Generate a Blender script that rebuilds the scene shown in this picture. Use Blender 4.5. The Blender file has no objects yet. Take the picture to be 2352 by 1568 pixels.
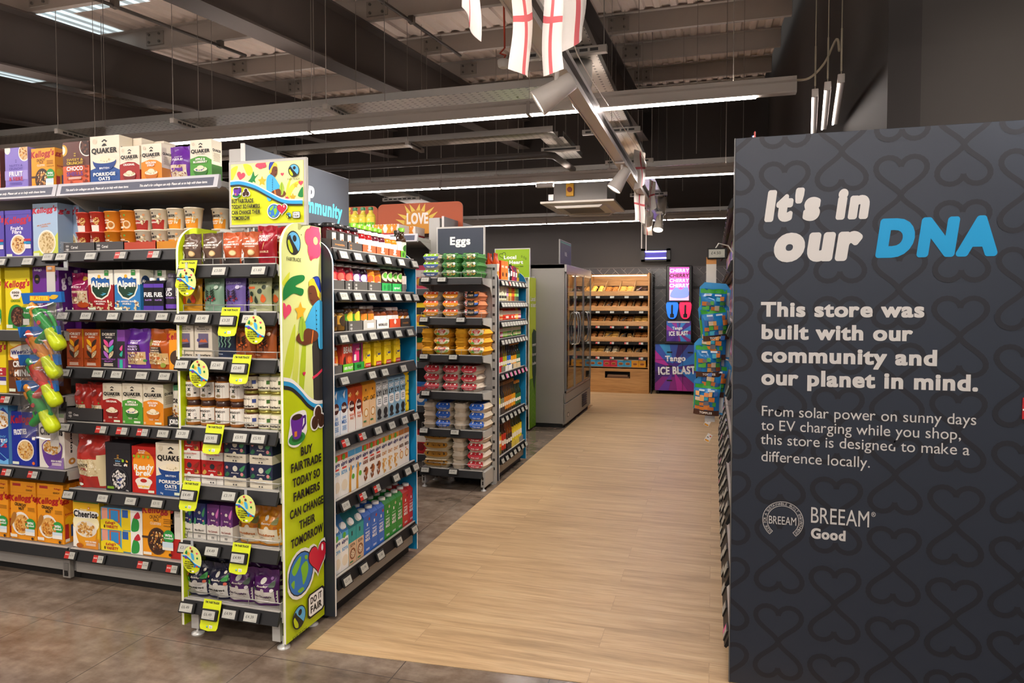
import bpy, math, random
from math import sin, cos, pi, radians, sqrt, atan2
from mathutils import Vector, Matrix
from mathutils.geometry import tessellate_polygon

S = bpy.context.scene
COL = S.collection

# ---------------------------------------------------------------- camera
YAW, PITCH, F_PX, CAM_Z = math.atan(461 / 1568.0), radians(2.0), 1568.0, 1.5
cam = bpy.data.cameras.new('camera')
cam.sensor_width, cam.lens = 36.0, F_PX * 36 / 2352
cam.shift_y = (F_PX * math.tan(PITCH) - 88) / 2352
cam.clip_start, cam.clip_end = 0.05, 60
cam_ob = bpy.data.objects.new('camera', cam)
COL.objects.link(cam_ob)
cam_ob.location = (0, 0, CAM_Z)
cam_ob.rotation_euler = (pi / 2 - PITCH, 0, YAW)
S.camera = cam_ob

# ---------------------------------------------------------------- world and exposure
W = bpy.data.worlds.new('world')
S.world = W
W.use_nodes = True
W.node_tree.nodes['Background'].inputs[0].default_value = (1.0, 0.93, 0.86, 1)
W.node_tree.nodes['Background'].inputs[1].default_value = 0.13
S.view_settings.view_transform = 'Standard'
S.view_settings.look = 'None'
S.view_settings.gamma = 1
S.view_settings.use_curve_mapping = False
S.view_settings.exposure = 1.68
S.cycles.max_bounces = 7
S.cycles.diffuse_bounces = 4
S.cycles.glossy_bounces = 3
S.cycles.transmission_bounces = 5
S.cycles.transparent_max_bounces = 8
S.cycles.caustics_reflective = False
S.cycles.caustics_refractive = False
S.cycles.sample_clamp_indirect = 6
LED = 26.0          # radiance of the light battens
SPOT = 22.0         # watts of the aisle spotlights

# ---------------------------------------------------------------- where a photo point lies in the shop
_F = Vector((-sin(YAW) * cos(PITCH), cos(YAW) * cos(PITCH), -sin(PITCH)))
_U = Vector((-sin(YAW) * sin(PITCH), cos(YAW) * sin(PITCH), cos(PITCH)))
_R = Vector((cos(YAW), sin(YAW), 0))
_s = F_PX * math.tan(PITCH) - 88
def _ray(px, py): return _F + _R * ((px - 1176) / F_PX) - _U * ((py - 784 - _s) / F_PX)
def onY(px, py, y):
    d = _ray(px, py); t = y / d.y
    return d.x * t, CAM_Z + d.z * t            # x, z
def onX(px, py, x):
    d = _ray(px, py); t = x / d.x
    return d.y * t, CAM_Z + d.z * t            # y, z
def onZ(px, py, z):
    d = _ray(px, py); t = (z - CAM_Z) / d.z
    return d.x * t, d.y * t

# ---------------------------------------------------------------- materials
_mats = {}
def lin(h):
    return tuple(((int(h[i:i + 2], 16) / 255 + 0.055) / 1.055) ** 2.4 if int(h[i:i + 2], 16) > 10 else int(h[i:i + 2], 16) / 255 / 12.92 for i in (0, 2, 4))
def M(h, r=0.45, m=0.0, e=0.0, t=0.0, ior=1.45, a=1.0):
    if not isinstance(h, str): return h
    k = (h, r, m, e, t, a)
    if k in _mats: return _mats[k]
    mt = bpy.data.materials.new('colour_%s' % h)
    mt.use_nodes = True
    b = mt.node_tree.nodes['Principled BSDF']
    c = lin(h)
    b.inputs['Base Color'].default_value = (*c, 1)
    b.inputs['Roughness'].default_value = r
    b.inputs['Metallic'].default_value = m
    b.inputs['IOR'].default_value = ior
    if e:
        b.inputs['Emission Color'].default_value = (*c, 1)
        b.inputs['Emission Strength'].default_value = e
    if t: b.inputs['Transmission Weight'].default_value = t
    if a < 1: b.inputs['Alpha'].default_value = a
    mt.diffuse_color = (*c, 1)
    _mats[k] = mt
    return mt
def nodemat(name, build, r=0.5, m=0.0):
    mt = bpy.data.materials.new(name); mt.use_nodes = True
    nt = mt.node_tree; b = nt.nodes['Principled BSDF']
    b.inputs['Roughness'].default_value = r; b.inputs['Metallic'].default_value = m
    build(nt, b)
    return mt
def N(nt, typ, **kw):
    n = nt.nodes.new(typ)
    for k, v in kw.items():
        if k.startswith('i_'):
            key = k[2:].replace('_', ' ')
            n.inputs[int(key) if key.isdigit() else key].default_value = v
        else: setattr(n, k, v)
    return n
def ramp(nt, stops):
    n = nt.nodes.new('ShaderNodeValToRGB')
    while len(n.color_ramp.elements) < len(stops): n.color_ramp.elements.new(0.5)
    for e, (p, c) in zip(n.color_ramp.elements, stops):
        e.position = p; e.color = (*lin(c), 1)
    return n
def thin_film(name, tint, refl=0.10, see=0.9, rough=0.08):
    """clear plastic film or pane: mostly see-through, with a mirror gloss"""
    mt = bpy.data.materials.new(name); mt.use_nodes = True
    nt = mt.node_tree; nt.nodes.clear()
    o = N(nt, 'ShaderNodeOutputMaterial')
    tr = N(nt, 'ShaderNodeBsdfTransparent'); tr.inputs[0].default_value = (*[see * x for x in tint], 1)
    gl = N(nt, 'ShaderNodeBsdfGlossy'); gl.inputs['Roughness'].default_value = rough
    lw = N(nt, 'ShaderNodeLayerWeight', i_Blend=0.25)
    mp = N(nt, 'ShaderNodeMapRange', i_3=refl, i_4=min(0.75, refl * 6))
    mx = N(nt, 'ShaderNodeMixShader')
    nt.links.new(lw.outputs['Facing'], mp.inputs[0]); nt.links.new(mp.outputs[0], mx.inputs[0])
    nt.links.new(tr.outputs[0], mx.inputs[1]); nt.links.new(gl.outputs[0], mx.inputs[2]); nt.links.new(mx.outputs[0], o.inputs[0])
    return mt
FILM = thin_film('clear_film', (0.97, 0.97, 0.97), 0.07, 0.95, 0.12)
PANE = thin_film('door_glass', (0.90, 0.93, 0.92), 0.11, 0.9, 0.015)
STEEL = M('a9a9a6', 0.32, 0.9)
WIRE = M('b9b8b4', 0.3, 0.85)
GREY = M('a3a29e', 0.5)
LGREY = M('b4b3ae', 0.5)
RAIL = M('131314', 0.5)
BLACK = M('161616', 0.5)

# ---------------------------------------------------------------- mesh builder
class MB:
    def __init__(s): s.v, s.f, s.k, s.sm, s.ms = [], [], [], [], []
    def mi(s, m):
        m = M(m)
        for i, x in enumerate(s.ms):
            if x is m: return i
        s.ms.append(m); return len(s.ms) - 1
    def add(s, vs, fs, m, smooth=False):
        o = len(s.v); s.v.extend(vs); i = s.mi(m)
        for f in fs:
            s.f.append([o + q for q in f]); s.k.append(i); s.sm.append(smooth)
        return s
    def box(s, x0, y0, z0, x1, y1, z1, m, b=0.0):
        if b <= 0:
            v = [(x, y, z) for z in (z0, z1) for y in (y0, y1) for x in (x0, x1)]
            return s.add(v, [(0, 2, 3, 1), (4, 5, 7, 6), (0, 1, 5, 4), (2, 6, 7, 3), (0, 4, 6, 2), (1, 3, 7, 5)], m)
        b = min(b, (x1 - x0) * .45, (y1 - y0) * .45, (z1 - z0) * .45)
        v, ix = [], {}
        for a in (0, 1):
            for c in (0, 1):
                for d in (0, 1):
                    X, Y, Z = (x0, x1)[a], (y0, y1)[c], (z0, z1)[d]
                    ix_, iy_, iz_ = (1, -1)[a] * b, (1, -1)[c] * b, (1, -1)[d] * b
                    for ax in range(3):
                        p = [X + ix_, Y + iy_, Z + iz_]; p[ax] = (X, Y, Z)[ax]
                        ix[a, c, d, ax] = len(v); v.append(tuple(p))
        g = lambda a, c, d, ax: ix[a, c, d, ax]
        fs = [[g(q, 0, 0, 0), g(q, 1, 0, 0), g(q, 1, 1, 0), g(q, 0, 1, 0)] for q in (0, 1)]
        fs += [[g(0, q, 0, 1), g(1, q, 0, 1), g(1, q, 1, 1), g(0, q, 1, 1)] for q in (0, 1)]
        fs += [[g(0, 0, q, 2), g(1, 0, q, 2), g(1, 1, q, 2), g(0, 1, q, 2)] for q in (0, 1)]
        for p in (0, 1):
            for q in (0, 1):
                fs.append([g(p, q, 0, 0), g(p, q, 1, 0), g(p, q, 1, 1), g(p, q, 0, 1)])
                fs.append([g(p, 0, q, 0), g(p, 1, q, 0), g(p, 1, q, 2), g(p, 0, q, 2)])
                fs.append([g(0, p, q, 1), g(1, p, q, 1), g(1, p, q, 2), g(0, p, q, 2)])
                for r in (0, 1): fs.append([g(p, q, r, 0), g(p, q, r, 1), g(p, q, r, 2)])
        cx, cy, cz = (x0 + x1) / 2, (y0 + y1) / 2, (z0 + z1) / 2
        out = []
        for f in fs:                                  # make every face look outward
            P = [Vector(v[i]) for i in f]
            n = (P[1] - P[0]).cross(P[2] - P[0])
            c = sum(P, Vector()) / len(P) - Vector((cx, cy, cz))
            out.append(f if n.dot(c) > 0 else f[::-1])
        return s.add(v, out, m)
    def loft(s, rings, m, cap0=True, cap1=True, smooth=True, closed=True):
        n = len(rings[0]); o = []
        vs = [p for r in rings for p in r]
        for i in range(len(rings) - 1):
            for j in range(n if closed else n - 1):
                a, b = i * n + j, i * n + (j + 1) % n
                o.append((a, b, b + n, a + n))
        s.add(vs, o, m, smooth)
        if cap0: s.add(rings[0], [tuple(range(n))[::-1]], m)
        if cap1: s.add(rings[-1], [tuple(range(n))], m)
        return s
    def lathe(s, prof, m, n=16, c=(0, 0, 0), axis='z', smooth=True, cap=True):
        R = []
        for r, z in prof:
            ring = []
            for j in range(n):
                a = 2 * pi * j / n
                x, y = r * cos(a), r * sin(a)
                p = (x, y, z) if axis == 'z' else ((x, z, -y) if axis == 'y' else (z, x, y))
                ring.append((p[0] + c[0], p[1] + c[1], p[2] + c[2]))
            R.append(ring)
        return s.loft(R, m, cap, cap, smooth)
    def tube(s, pts, r, m, n=8, smooth=True, closed=False):
        P = [Vector(p) for p in pts]; R = []
        L = len(P); up = None
        for i in range(L):
            t = (P[min(i + 1, L - 1)] - P[max(i - 1, 0)]) if not closed else (P[(i + 1) % L] - P[i - 1])
            t.normalize()
            if up is None or abs(up.dot(t)) > 0.95:
                up = Vector((0, 0, 1)) if abs(t.z) < 0.9 else Vector((1, 0, 0))
            a = t.cross(up).normalized(); b = a.cross(t).normalized(); up = b
            rr = r[i] if isinstance(r, (list, tuple)) else r
            R.append([tuple(P[i] + (a * cos(2 * pi * j / n) + b * sin(2 * pi * j / n)) * rr) for j in range(n)])
        if closed: R.append(R[0])
        return s.loft(R, m, not closed, not closed, smooth)
    def prism(s, pts, axis, a0, a1, m, smooth=False):
        """outline in the plane across `axis`, pushed from a0 to a1"""
        def q(p, a): return (a, p[0], p[1]) if axis == 'x' else ((p[0], a, p[1]) if axis == 'y' else (p[0], p[1], a))
        n = len(pts)
        v = [q(p, a0) for p in pts] + [q(p, a1) for p in pts]
        f = [(i, (i + 1) % n, n + (i + 1) % n, n + i) for i in range(n)]
        s.add(v, f, m, smooth)
        for tri in tessellate_polygon([[Vector((p[0], p[1], 0)) for p in pts]]):
            s.add([q(pts[i], a0) for i in tri], [(0, 1, 2)], m); s.add([q(pts[i], a1) for i in tri], [(2, 1, 0)], m)
        return s
    def merge(s, o, mat=None):
        """another builder's shapes, moved by a matrix"""
        mat = mat or Matrix()
        b = len(s.v); s.v.extend(tuple(mat @ Vector(p)) for p in o.v)
        for f, k, sm in zip(o.f, o.k, o.sm):
            s.f.append([b + i for i in f]); s.k.append(s.mi(o.ms[k])); s.sm.append(sm)
        return s
    def mesh(s, name):
        me = bpy.data.meshes.new(name)
        me.from_pydata(s.v, [], s.f)
        for m in s.ms: me.materials.append(m)
        me.polygons.foreach_set('material_index', s.k)
        me.polygons.foreach_set('use_smooth', s.sm)
        me.update()
        return me
    def ob(s, name, parent=None, loc=None, rot=None):
        return link(name, s.mesh(name), parent, loc, rot)
def link(name, me, parent=None, loc=None, rot=None):
    o = bpy.data.objects.new(name, me); COL.objects.link(o)
    if parent: o.parent = parent
    if loc: o.location = loc
    if rot: o.rotation_euler = rot
    return o
def empty(name, loc=(0, 0, 0), rz=0):
    o = link(name, None, None, loc, (0, 0, rz)); o.empty_display_size = 0.1
    return o
def tag(o, label, cat, group=None, kind=None):
    o['label'] = label; o['category'] = cat
    if group: o['group'] = group
    if kind: o['kind'] = kind
    return o
def structure(o): o['kind'] = 'structure'; return o

# ---------------------------------------------------------------- lettering
_gl = {}
def _outline(body, off):
    c = bpy.data.curves.new('t', 'FONT'); c.body = body; c.offset = off; c.resolution_u = 5; c.dimensions = '2D'; c.fill_mode = 'BOTH'
    return c
def make_glyphs():
    chars = [chr(i) for i in range(33, 127)] + ['£', '®']
    tmp = []
    for off in (0.0, 0.018):
        for ch in chars + ['HH', 'H H']:
            for body in ((ch, 'H' + ch + 'H') if len(ch) == 1 else (ch,)):
                o = bpy.data.objects.new('t', _outline(body, off)); COL.objects.link(o); tmp.append((off, ch, body, o))
    dg = bpy.context.evaluated_depsgraph_get(); dg.update()
    wid, geo = {}, {}
    for off, ch, body, o in tmp:
        ev = o.evaluated_get(dg); me = ev.to_mesh()
        xs = [v.co.x for v in me.vertices]
        w = (max(xs) - min(xs)) if xs else 0
        if body == ch and len(ch) == 1:
            geo[off, ch] = ([(v.co.x, v.co.y) for v in me.vertices], [tuple(p.vertices) for p in me.polygons], min(xs) if xs else 0, w)
        else: wid[off, ch] = w
        ev.to_mesh_clear()
    for off, ch, body, o in tmp:
        c = o.data; bpy.data.objects.remove(o); bpy.data.curves.remove(c)
    for off in (0.0, 0.018):
        H = [y for _, y in geo[off, 'H'][0]]; hh = max(H) - min(H); y0 = min(H)
        for ch in chars:
            v, f, x0, w = geo[off, ch]
            adv = (wid[off, ch] - wid[off, 'HH']) / hh
            _gl[off, ch] = ([((x - x0) / hh, (y - y0) / hh) for x, y in v], f, adv, (adv - w / hh) / 2)
        _gl[off, ' '] = ([], [], (wid[off, 'H H'] - wid[off, 'HH']) / hh, 0)
make_glyphs()
def text2d(s, off):
    if off > 0.02: off, ext = 0.018, (0.07 if off < .06 else .15)
    else: ext = 0.0
    x, V, T = 0.0, [], []
    for ch in s:
        v, f, adv, lsb = _gl.get((off, ch), _gl[off, ' '])
        b = len(V); V += [(x + lsb + p, q) for p, q in v]; T += [tuple(b + i for i in q) for q in f]; x += adv + ext
    return V, T, x

# ---------------------------------------------------------------- printed artwork
def spline(pts, n=5, closed=True):
    out = []; L = len(pts)
    for i in range(L if closed else L - 1):
        g = (lambda k: pts[k % L]) if closed else (lambda k: pts[max(0, min(L - 1, k))])
        p0, p1, p2, p3 = g(i - 1), g(i), g(i + 1), g(i + 2)
        for j in range(n):
            t = j / n
            out.append(tuple(0.5 * (2 * b + (c - a) * t + (2 * a - 5 * b + 4 * c - d) * t * t + (3 * b - a - 3 * c + d) * t ** 3) for a, b, c, d in zip(p0, p1, p2, p3)))
    if not closed: out.append(pts[-1])
    return out
def clip_poly(P, x0, y0, x1, y1):
    for ax, lim, sg in ((0, x0, 1), (0, x1, -1), (1, y0, 1), (1, y1, -1)):
        Q = []
        for i in range(len(P)):
            a, b = P[i - 1], P[i]; da, db = (a[ax] - lim) * sg, (b[ax] - lim) * sg
            if (da >= 0) != (db >= 0):
                t = da / (da - db); Q.append((a[0] + (b[0] - a[0]) * t, a[1] + (b[1] - a[1]) * t))
            if db >= 0: Q.append(b)
        P = Q
        if not P: break
    return P

def heart(cu, cv, s, asp=1.0, rot=0.0):
    o = []
    for i in range(24):
        t = 2 * pi * i / 24
        x = 16 * sin(t) ** 3 / 17; y = (13 * cos(t) - 5 * cos(2 * t) - 2 * cos(3 * t) - cos(4 * t)) / 17 + 0.1
        o.append((cu + (x * cos(rot) - y * sin(rot)) * s, cv + (x * sin(rot) + y * cos(rot)) * s * asp))
    return o
def star(cu, cv, s, asp=1.0, n=5, inner=0.5, rot=0.3):
    return spline([(cu + (s if i % 2 == 0 else s * inner) * cos(rot + pi * i / n), cv + (s if i % 2 == 0 else s * inner) * asp * sin(rot + pi * i / n)) for i in range(2 * n)], 2)
FAT = [(.075 * cos(2 * pi * k / 24), .075 * sin(2 * pi * k / 24)) for k in range(24)] + [(0, 0)]
def art(mb, items, P, w, h, sub=1, eps=0.00035):
    """flat printed shapes on a face: P(u, v, lift) gives the point, u right and v up in 0..1, w x h metres"""
    asp = w / h
    for k, it in enumerate(items):
        e = eps * (k + 1); t, c = it[0], it[1]
        if t == 'r':
            u0, v0, u1, v1 = it[2:6]; n = max(1, int(round(sub * (u1 - u0)))) if sub > 1 else 1
            q = max(1, int(round(sub * (v1 - v0)))) if sub > 1 else 1
            vs = [P(u0 + (u1 - u0) * i / n, v0 + (v1 - v0) * j / q, e) for j in range(q + 1) for i in range(n + 1)]
            mb.add(vs, [(j * (n + 1) + i, j * (n + 1) + i + 1, (j + 1) * (n + 1) + i + 1, (j + 1) * (n + 1) + i) for j in range(q) for i in range(n)], c, sub > 1)
        elif t == 'e':
            cu, cv, ru = it[2:5]; rv = it[5] if len(it) > 5 and it[5] else ru * asp
            n = 20 if ru * w > 0.012 else 10
            rg = 3 if sub > 1 and ru * w > 0.012 else 1
            if sub == 1 and (cu - ru < 0 or cu + ru > 1 or cv - rv < 0 or cv + rv > 1):
                q4 = clip_poly([(cu + ru * cos(2 * pi * j / n), cv + rv * sin(2 * pi * j / n)) for j in range(n)], 0.001, 0.001, .999, .999)
                if len(q4) > 2: mb.add([P(x, y, e) for x, y in q4], [tuple(range(len(q4)))], c)
                continue
            vs = [P(cu, cv, e)]; fs = []
            for g in range(1, rg + 1):
                for j in range(n):
                    a = 2 * pi * j / n; vs.append(P(cu + ru * g / rg * cos(a), cv + rv * g / rg * sin(a), e))
            for j in range(n):
                fs.append((0, 1 + j, 1 + (j + 1) % n))
                for g in range(rg - 1):
                    a, b = 1 + g * n + j, 1 + g * n + (j + 1) % n
                    fs.append((a, a + n, b + n, b))
            mb.add(vs, fs, c, sub > 1)
        elif t in 'pb':
            pts = spline(it[2], 5) if t == 'b' else it[2]
            pts = [(min(max(a, 0.0), 1.0), min(max(b, 0.0), 1.0)) for a, b in pts]
            tr = tessellate_polygon([[Vector((p[0] * w, p[1] * h, 0)) for p in pts]])
            fs = []
            for a, b_, d in tr:
                A, B, D = pts[a], pts[b_], pts[d]
                z = (B[0] - A[0]) * (D[1] - A[1]) - (B[1] - A[1]) * (D[0] - A[0])
                fs.append((a, b_, d) if z > 0 else (d, b_, a))
            mb.add([P(p[0], p[1], e) for p in pts], fs, c)
        elif t == 'k':                                   # stroke: colour, points, width in metres, closed
            pts, wd = it[2], it[3]; cl = len(it) > 4 and it[4]
            L = len(pts)
            for i in range(L if cl else L - 1):
                A, B = pts[i], pts[(i + 1) % L]
                dx, dy = (B[0] - A[0]) * w, (B[1] - A[1]) * h; l = sqrt(dx * dx + dy * dy)
                if l < 1e-7: continue
                dx, dy = dx / l, dy / l; x_ = min(wd * .22, l * .5); nx, ny = -dy * wd / 2 / w, dx * wd / 2 / h
                ax, ay, bx, by = A[0] - dx * x_ / w, A[1] - dy * x_ / h, B[0] + dx * x_ / w, B[1] + dy * x_ / h
                ee = e + 1.5e-5 * i
                q4 = [(ax + nx, ay + ny), (ax - nx, ay - ny), (bx - nx, by - ny), (bx + nx, by + ny)]
                if any(not (0 <= x <= 1 and 0 <= y <= 1) for x, y in q4): q4 = clip_poly(q4, 0, 0, 1, 1)
                if len(q4) > 2: mb.add([P(x, y, ee) for x, y in q4], [tuple(range(len(q4)))], c)
        elif t == 't':                                   # colour, words, cu, cv(mid), cap height, width|None, weight, slant, turn
            s, cu, cv, hv = it[2:6]
            fit = it[6] if len(it) > 6 else None
            wt = (0.0, 0.018, 0.05, 0.09)[it[7] if len(it) > 7 else 1]
            sl = it[8] if len(it) > 8 else 0.0
            rt = it[9] if len(it) > 9 else 0.0
            V, T, tot = text2d(s, wt)
            if not T: continue
            sc = hv * h; sx = sc
            if fit: sx = fit * w / tot
            elif tot * sc > 0.92 * w and abs(rt) < 0.5: sx = 0.92 * w / tot
            cr, sr = cos(rt), sin(rt)
            # a heavy weight is the letter struck several times, a hair apart
            for n_, (ox, oy) in enumerate(FAT if wt > .06 else ((-.034, -.026), (.034, .026), (-.034, .026), (.034, -.026), (0, 0)) if wt > .02 and sc > .004 else ((0, 0),)):
                vs = []
                for x, y in V:
                    y2 = (y + oy) if wt <= .02 else .5 + (y - .5) * (.95 if wt < .06 else .85) + oy
                    X = (x - tot / 2 + sl * (y2 - 0.5)) * sx + ox * (sx * .7 + sc * .3); Y = (y2 - 0.5) * sc
                    vs.append(P(cu + (X * cr - Y * sr) / w, cv + (X * sr + Y * cr) / h, e + 2e-5 * n_))
                mb.add(vs, T, c)
        elif t == 'c':                                   # many little crumbs: colours, cu, cv, ru, rv, count, size in metres
            cu, cv, ru, rv, n, sz = it[2:8]
            rnd = random.Random(int(cu * 999 + cv * 77 + n))
            for q in range(n):
                a, d = rnd.random() * 2 * pi, sqrt(rnd.random())
                x, y = cu + ru * d * cos(a), cv + rv * d * sin(a)
                r1, r2, th = sz * rnd.uniform(.6, 1.1), sz * rnd.uniform(.4, .8), rnd.random() * pi
                if not (.02 < x < .98 and .02 < y < .98): continue
                vs = []
                for j in range(7):
                    b = 2 * pi * j / 7; X, Y = r1 * cos(b), r2 * sin(b)
                    vs.append(P(x + (X * cos(th) - Y * sin(th)) / w, y + (X * sin(th) + Y * cos(th)) / h, e + 1.2e-5 * q))
                mb.add(vs, [tuple(range(7))], c[q % len(c)])
        elif t == 'l':                                   # rows of small print
            n, u0, v0, u1, v1 = it[2:7]; rnd = random.Random(n)
            for q in range(n):
                y = v0 + (v1 - v0) * (q + .5) / n; hh = (v1 - v0) / n * 0.28
                d = rnd.random() * 0.2 * (u1 - u0)
                vs = [P(u0 + d / 2, y - hh, e), P(u1 - d / 2, y - hh, e), P(u1 - d / 2, y + hh, e), P(u0 + d / 2, y + hh, e)]
                mb.add(vs, [(0, 1, 2, 3)], c)
def front(w, y, z0, h, x0=None):
    x0 = -w / 2 if x0 is None else x0
    return lambda u, v, e: (x0 + u * w, y - e, z0 + v * h)
def rside(d, x, z0, h, y0=None):
    y0 = -d / 2 if y0 is None else y0
    return lambda u, v, e: (x + e, y0 + u * d, z0 + v * h)

# ---------------------------------------------------------------- placing goods and labelling them
ORD = 'first second third fourth fifth sixth seventh eighth ninth tenth eleventh twelfth thirteenth fourteenth fifteenth sixteenth seventeenth eighteenth nineteenth twentieth'.split()
REC = []
class Proto:
    def __init__(s, name, mesh, kids=()): s.name, s.mesh, s.kids = name, mesh, kids
def put(p, x, y, z, rz, desc, cat, where, group, face='-y', rot=None):
    o = link(p.name, p.mesh, None, (x, y, z), rot or (0, 0, rz))
    for nm, me in p.kids: link(nm, me, o)
    o['category'] = cat; o['group'] = group
    if face == '-y': al, dp = x, y
    elif face == '+x': al, dp = y, -x
    else: al, dp = -y, x
    REC.append((o, desc, where, al, dp, z))
    return o
def _cl(vals, tol):
    u = sorted(vals); out = [u[0]]
    for a in u:
        if a - out[-1] > tol: out.append(a)
    return out
def _ix(c, v): return max(i for i, a in enumerate(c) if v >= a - 1e-6)
def finish_labels():
    groups = {}
    for r in REC: groups.setdefault((r[1], r[2]), []).append(r)
    seen = {}
    for (desc, where), rs in groups.items():
        A, D, Z = _cl([r[3] for r in rs], 0.028), _cl([r[4] for r in rs], 0.03), _cl([r[5] for r in rs], 0.03)
        for o, _, _, al, dp, z in rs:
            bits = [desc]
            if len(A) > 1: bits.append('%s from left' % ORD[_ix(A, al)] if _ix(A, al) < 20 else 'at right end')
            if len(D) > 1: bits.append('front row' if _ix(D, dp) == 0 else '%s row' % ORD[_ix(D, dp)])
            if len(Z) > 1: bits.append('bottom layer' if _ix(Z, z) == 0 else ('top layer' if _ix(Z, z) == len(Z) - 1 else '%s layer' % ORD[_ix(Z, z)]))
            lab = ', '.join(bits) + ' on ' + where
            if len(lab.split()) > 16: print('LONG', lab)
            if lab in seen: print('SAME', lab)
            seen[lab] = 1
            o['label'] = lab

# ================================================================ the room
def _stone(nt, b):
    tc = N(nt, 'ShaderNodeTexCoord')
    n1 = N(nt, 'ShaderNodeTexNoise', i_Scale=1.6, i_Detail=9, i_Roughness=0.68)
    n2 = N(nt, 'ShaderNodeTexNoise', i_Scale=11.0, i_Detail=5, i_Roughness=0.6)
    mp = N(nt, 'ShaderNodeMapping'); mp.inputs['Scale'].default_value = (0.6, 1.9, 1)
    br = N(nt, 'ShaderNodeTexBrick', i_Scale=1.0, i_Mortar_Size=0.0022, i_Brick_Width=0.61, i_Row_Height=0.61)
    br.offset = 0
    nt.links.new(tc.outputs['Object'], mp.inputs[0]); nt.links.new(mp.outputs[0], n1.inputs['Vector'])
    nt.links.new(tc.outputs['Object'], n2.inputs['Vector']); nt.links.new(tc.outputs['Object'], br.inputs['Vector'])
    r1 = ramp(nt, [(0.3, '63564b'), (0.5, '837466'), (0.7, 'a08f80')])
    nt.links.new(n1.outputs[0], r1.inputs[0])
    r2 = ramp(nt, [(0.35, 'b8b0a8'), (0.65, 'ffffff')]); nt.links.new(n2.outputs[0], r2.inputs[0])
    mx = N(nt, 'ShaderNodeMixRGB', blend_type='MULTIPLY'); mx.inputs[0].default_value = 0.7
    nt.links.new(r1.outputs[0], mx.inputs[1]); nt.links.new(r2.outputs[0], mx.inputs[2])
    m2 = N(nt, 'ShaderNodeMixRGB', blend_type='MIX'); m2.inputs[2].default_value = (*lin('4c443f'), 1)
    nt.links.new(br.outputs['Fac'], m2.inputs[0]); nt.links.new(mx.outputs[0], m2.inputs[1])
    nt.links.new(m2.outputs[0], b.inputs['Base Color'])
    r3 = ramp(nt, [(0.3, '5a5a5a'), (0.7, '8c8c8c')]); nt.links.new(n2.outputs[0], r3.inputs[0]); nt.links.new(r3.outputs[0], b.inputs['Roughness'])
STONE = nodemat('stone_vinyl', _stone, 0.4)

def wood_nodes(c0, c1, c2, width, row, joint, grain=(1.3, 16, 16), rough=0.42):
    def f(nt, b):
        tc = N(nt, 'ShaderNodeTexCoord')
        br = N(nt, 'ShaderNodeTexBrick', i_Scale=1.0, i_Mortar_Size=joint, i_Brick_Width=width, i_Row_Height=row)
        br.offset = 0.37
        br.inputs['Color1'].default_value = (0.30, 0.30, 0.30, 1); br.inputs['Color2'].default_value = (0.70, 0.70, 0.70, 1)
        br.inputs['Mortar'].default_value = (0.5, 0.5, 0.5, 1)
        ad = N(nt, 'ShaderNodeVectorMath', operation='MULTIPLY_ADD'); ad.inputs[1].default_value = (7, 3, 5)
        mp = N(nt, 'ShaderNodeMapping'); mp.inputs['Scale'].default_value = grain
        n1 = N(nt, 'ShaderNodeTexNoise', i_Scale=1.0, i_Detail=7, i_Roughness=0.62, i_Distortion=0.6)
        n2 = N(nt, 'ShaderNodeTexNoise', i_Scale=5.0, i_Detail=3, i_Roughness=0.6)
        nt.links.new(tc.outputs['Object'], br.inputs['Vector'])
        nt.links.new(br.outputs['Color'], ad.inputs[0]); nt.links.new(tc.outputs['Object'], ad.inputs[2])
        nt.links.new(ad.outputs[0], mp.inputs[0]); nt.links.new(mp.outputs[0], n1.inputs['Vector']); nt.links.new(mp.outputs[0], n2.inputs['Vector'])
        r1 = ramp(nt, [(0.28, c0), (0.5, c1), (0.72, c2)]); nt.links.new(n1.outputs[0], r1.inputs[0])
        r2 = ramp(nt, [(0.3, 'd0ccc6'), (0.6, 'ffffff')]); nt.links.new(n2.outputs[0], r2.inputs[0])
        mx = N(nt, 'ShaderNodeMixRGB', blend_type='MULTIPLY'); mx.inputs[0].default_value = 0.5
        nt.links.new(r1.outputs[0], mx.inputs[1]); nt.links.new(r2.outputs[0], mx.inputs[2])
        hs = N(nt, 'ShaderNodeMapRange', i_1=0.0, i_2=1.0, i_3=0.94, i_4=1.06)
        nt.links.new(br.outputs['Color'], hs.inputs[0])
        m3 = N(nt, 'ShaderNodeMixRGB', blend_type='MULTIPLY'); m3.inputs[0].default_value = 1
        nt.links.new(mx.outputs[0], m3.inputs[1]); nt.links.new(hs.outputs[0], m3.inputs[2])
        m2 = N(nt, 'ShaderNodeMixRGB'); m2.inputs[2].default_value = (*lin('5e4a38'), 1)
        sc = N(nt, 'ShaderNodeMath', operation='MULTIPLY'); sc.inputs[1].default_value = 0.32
        nt.links.new(br.outputs['Fac'], sc.inputs[0]); nt.links.new(sc.outputs[0], m2.inputs[0])
        nt.links.new(m3.outputs[0], m2.inputs[1]); nt.links.new(m2.outputs[0], b.inputs['Base Color'])
    return nodemat('wood', f, rough)
PLANK = wood_nodes('a38762', 'c0a179', 'd0b68d', 1.25, 0.182, 0.0013, rough=0.40)
OAK = wood_nodes('9a6b3a', 'bd8a52', 'cf9e66', 9.0, 9.0, 0.0, grain=(1.0, 9, 13), rough=0.45)
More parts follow.
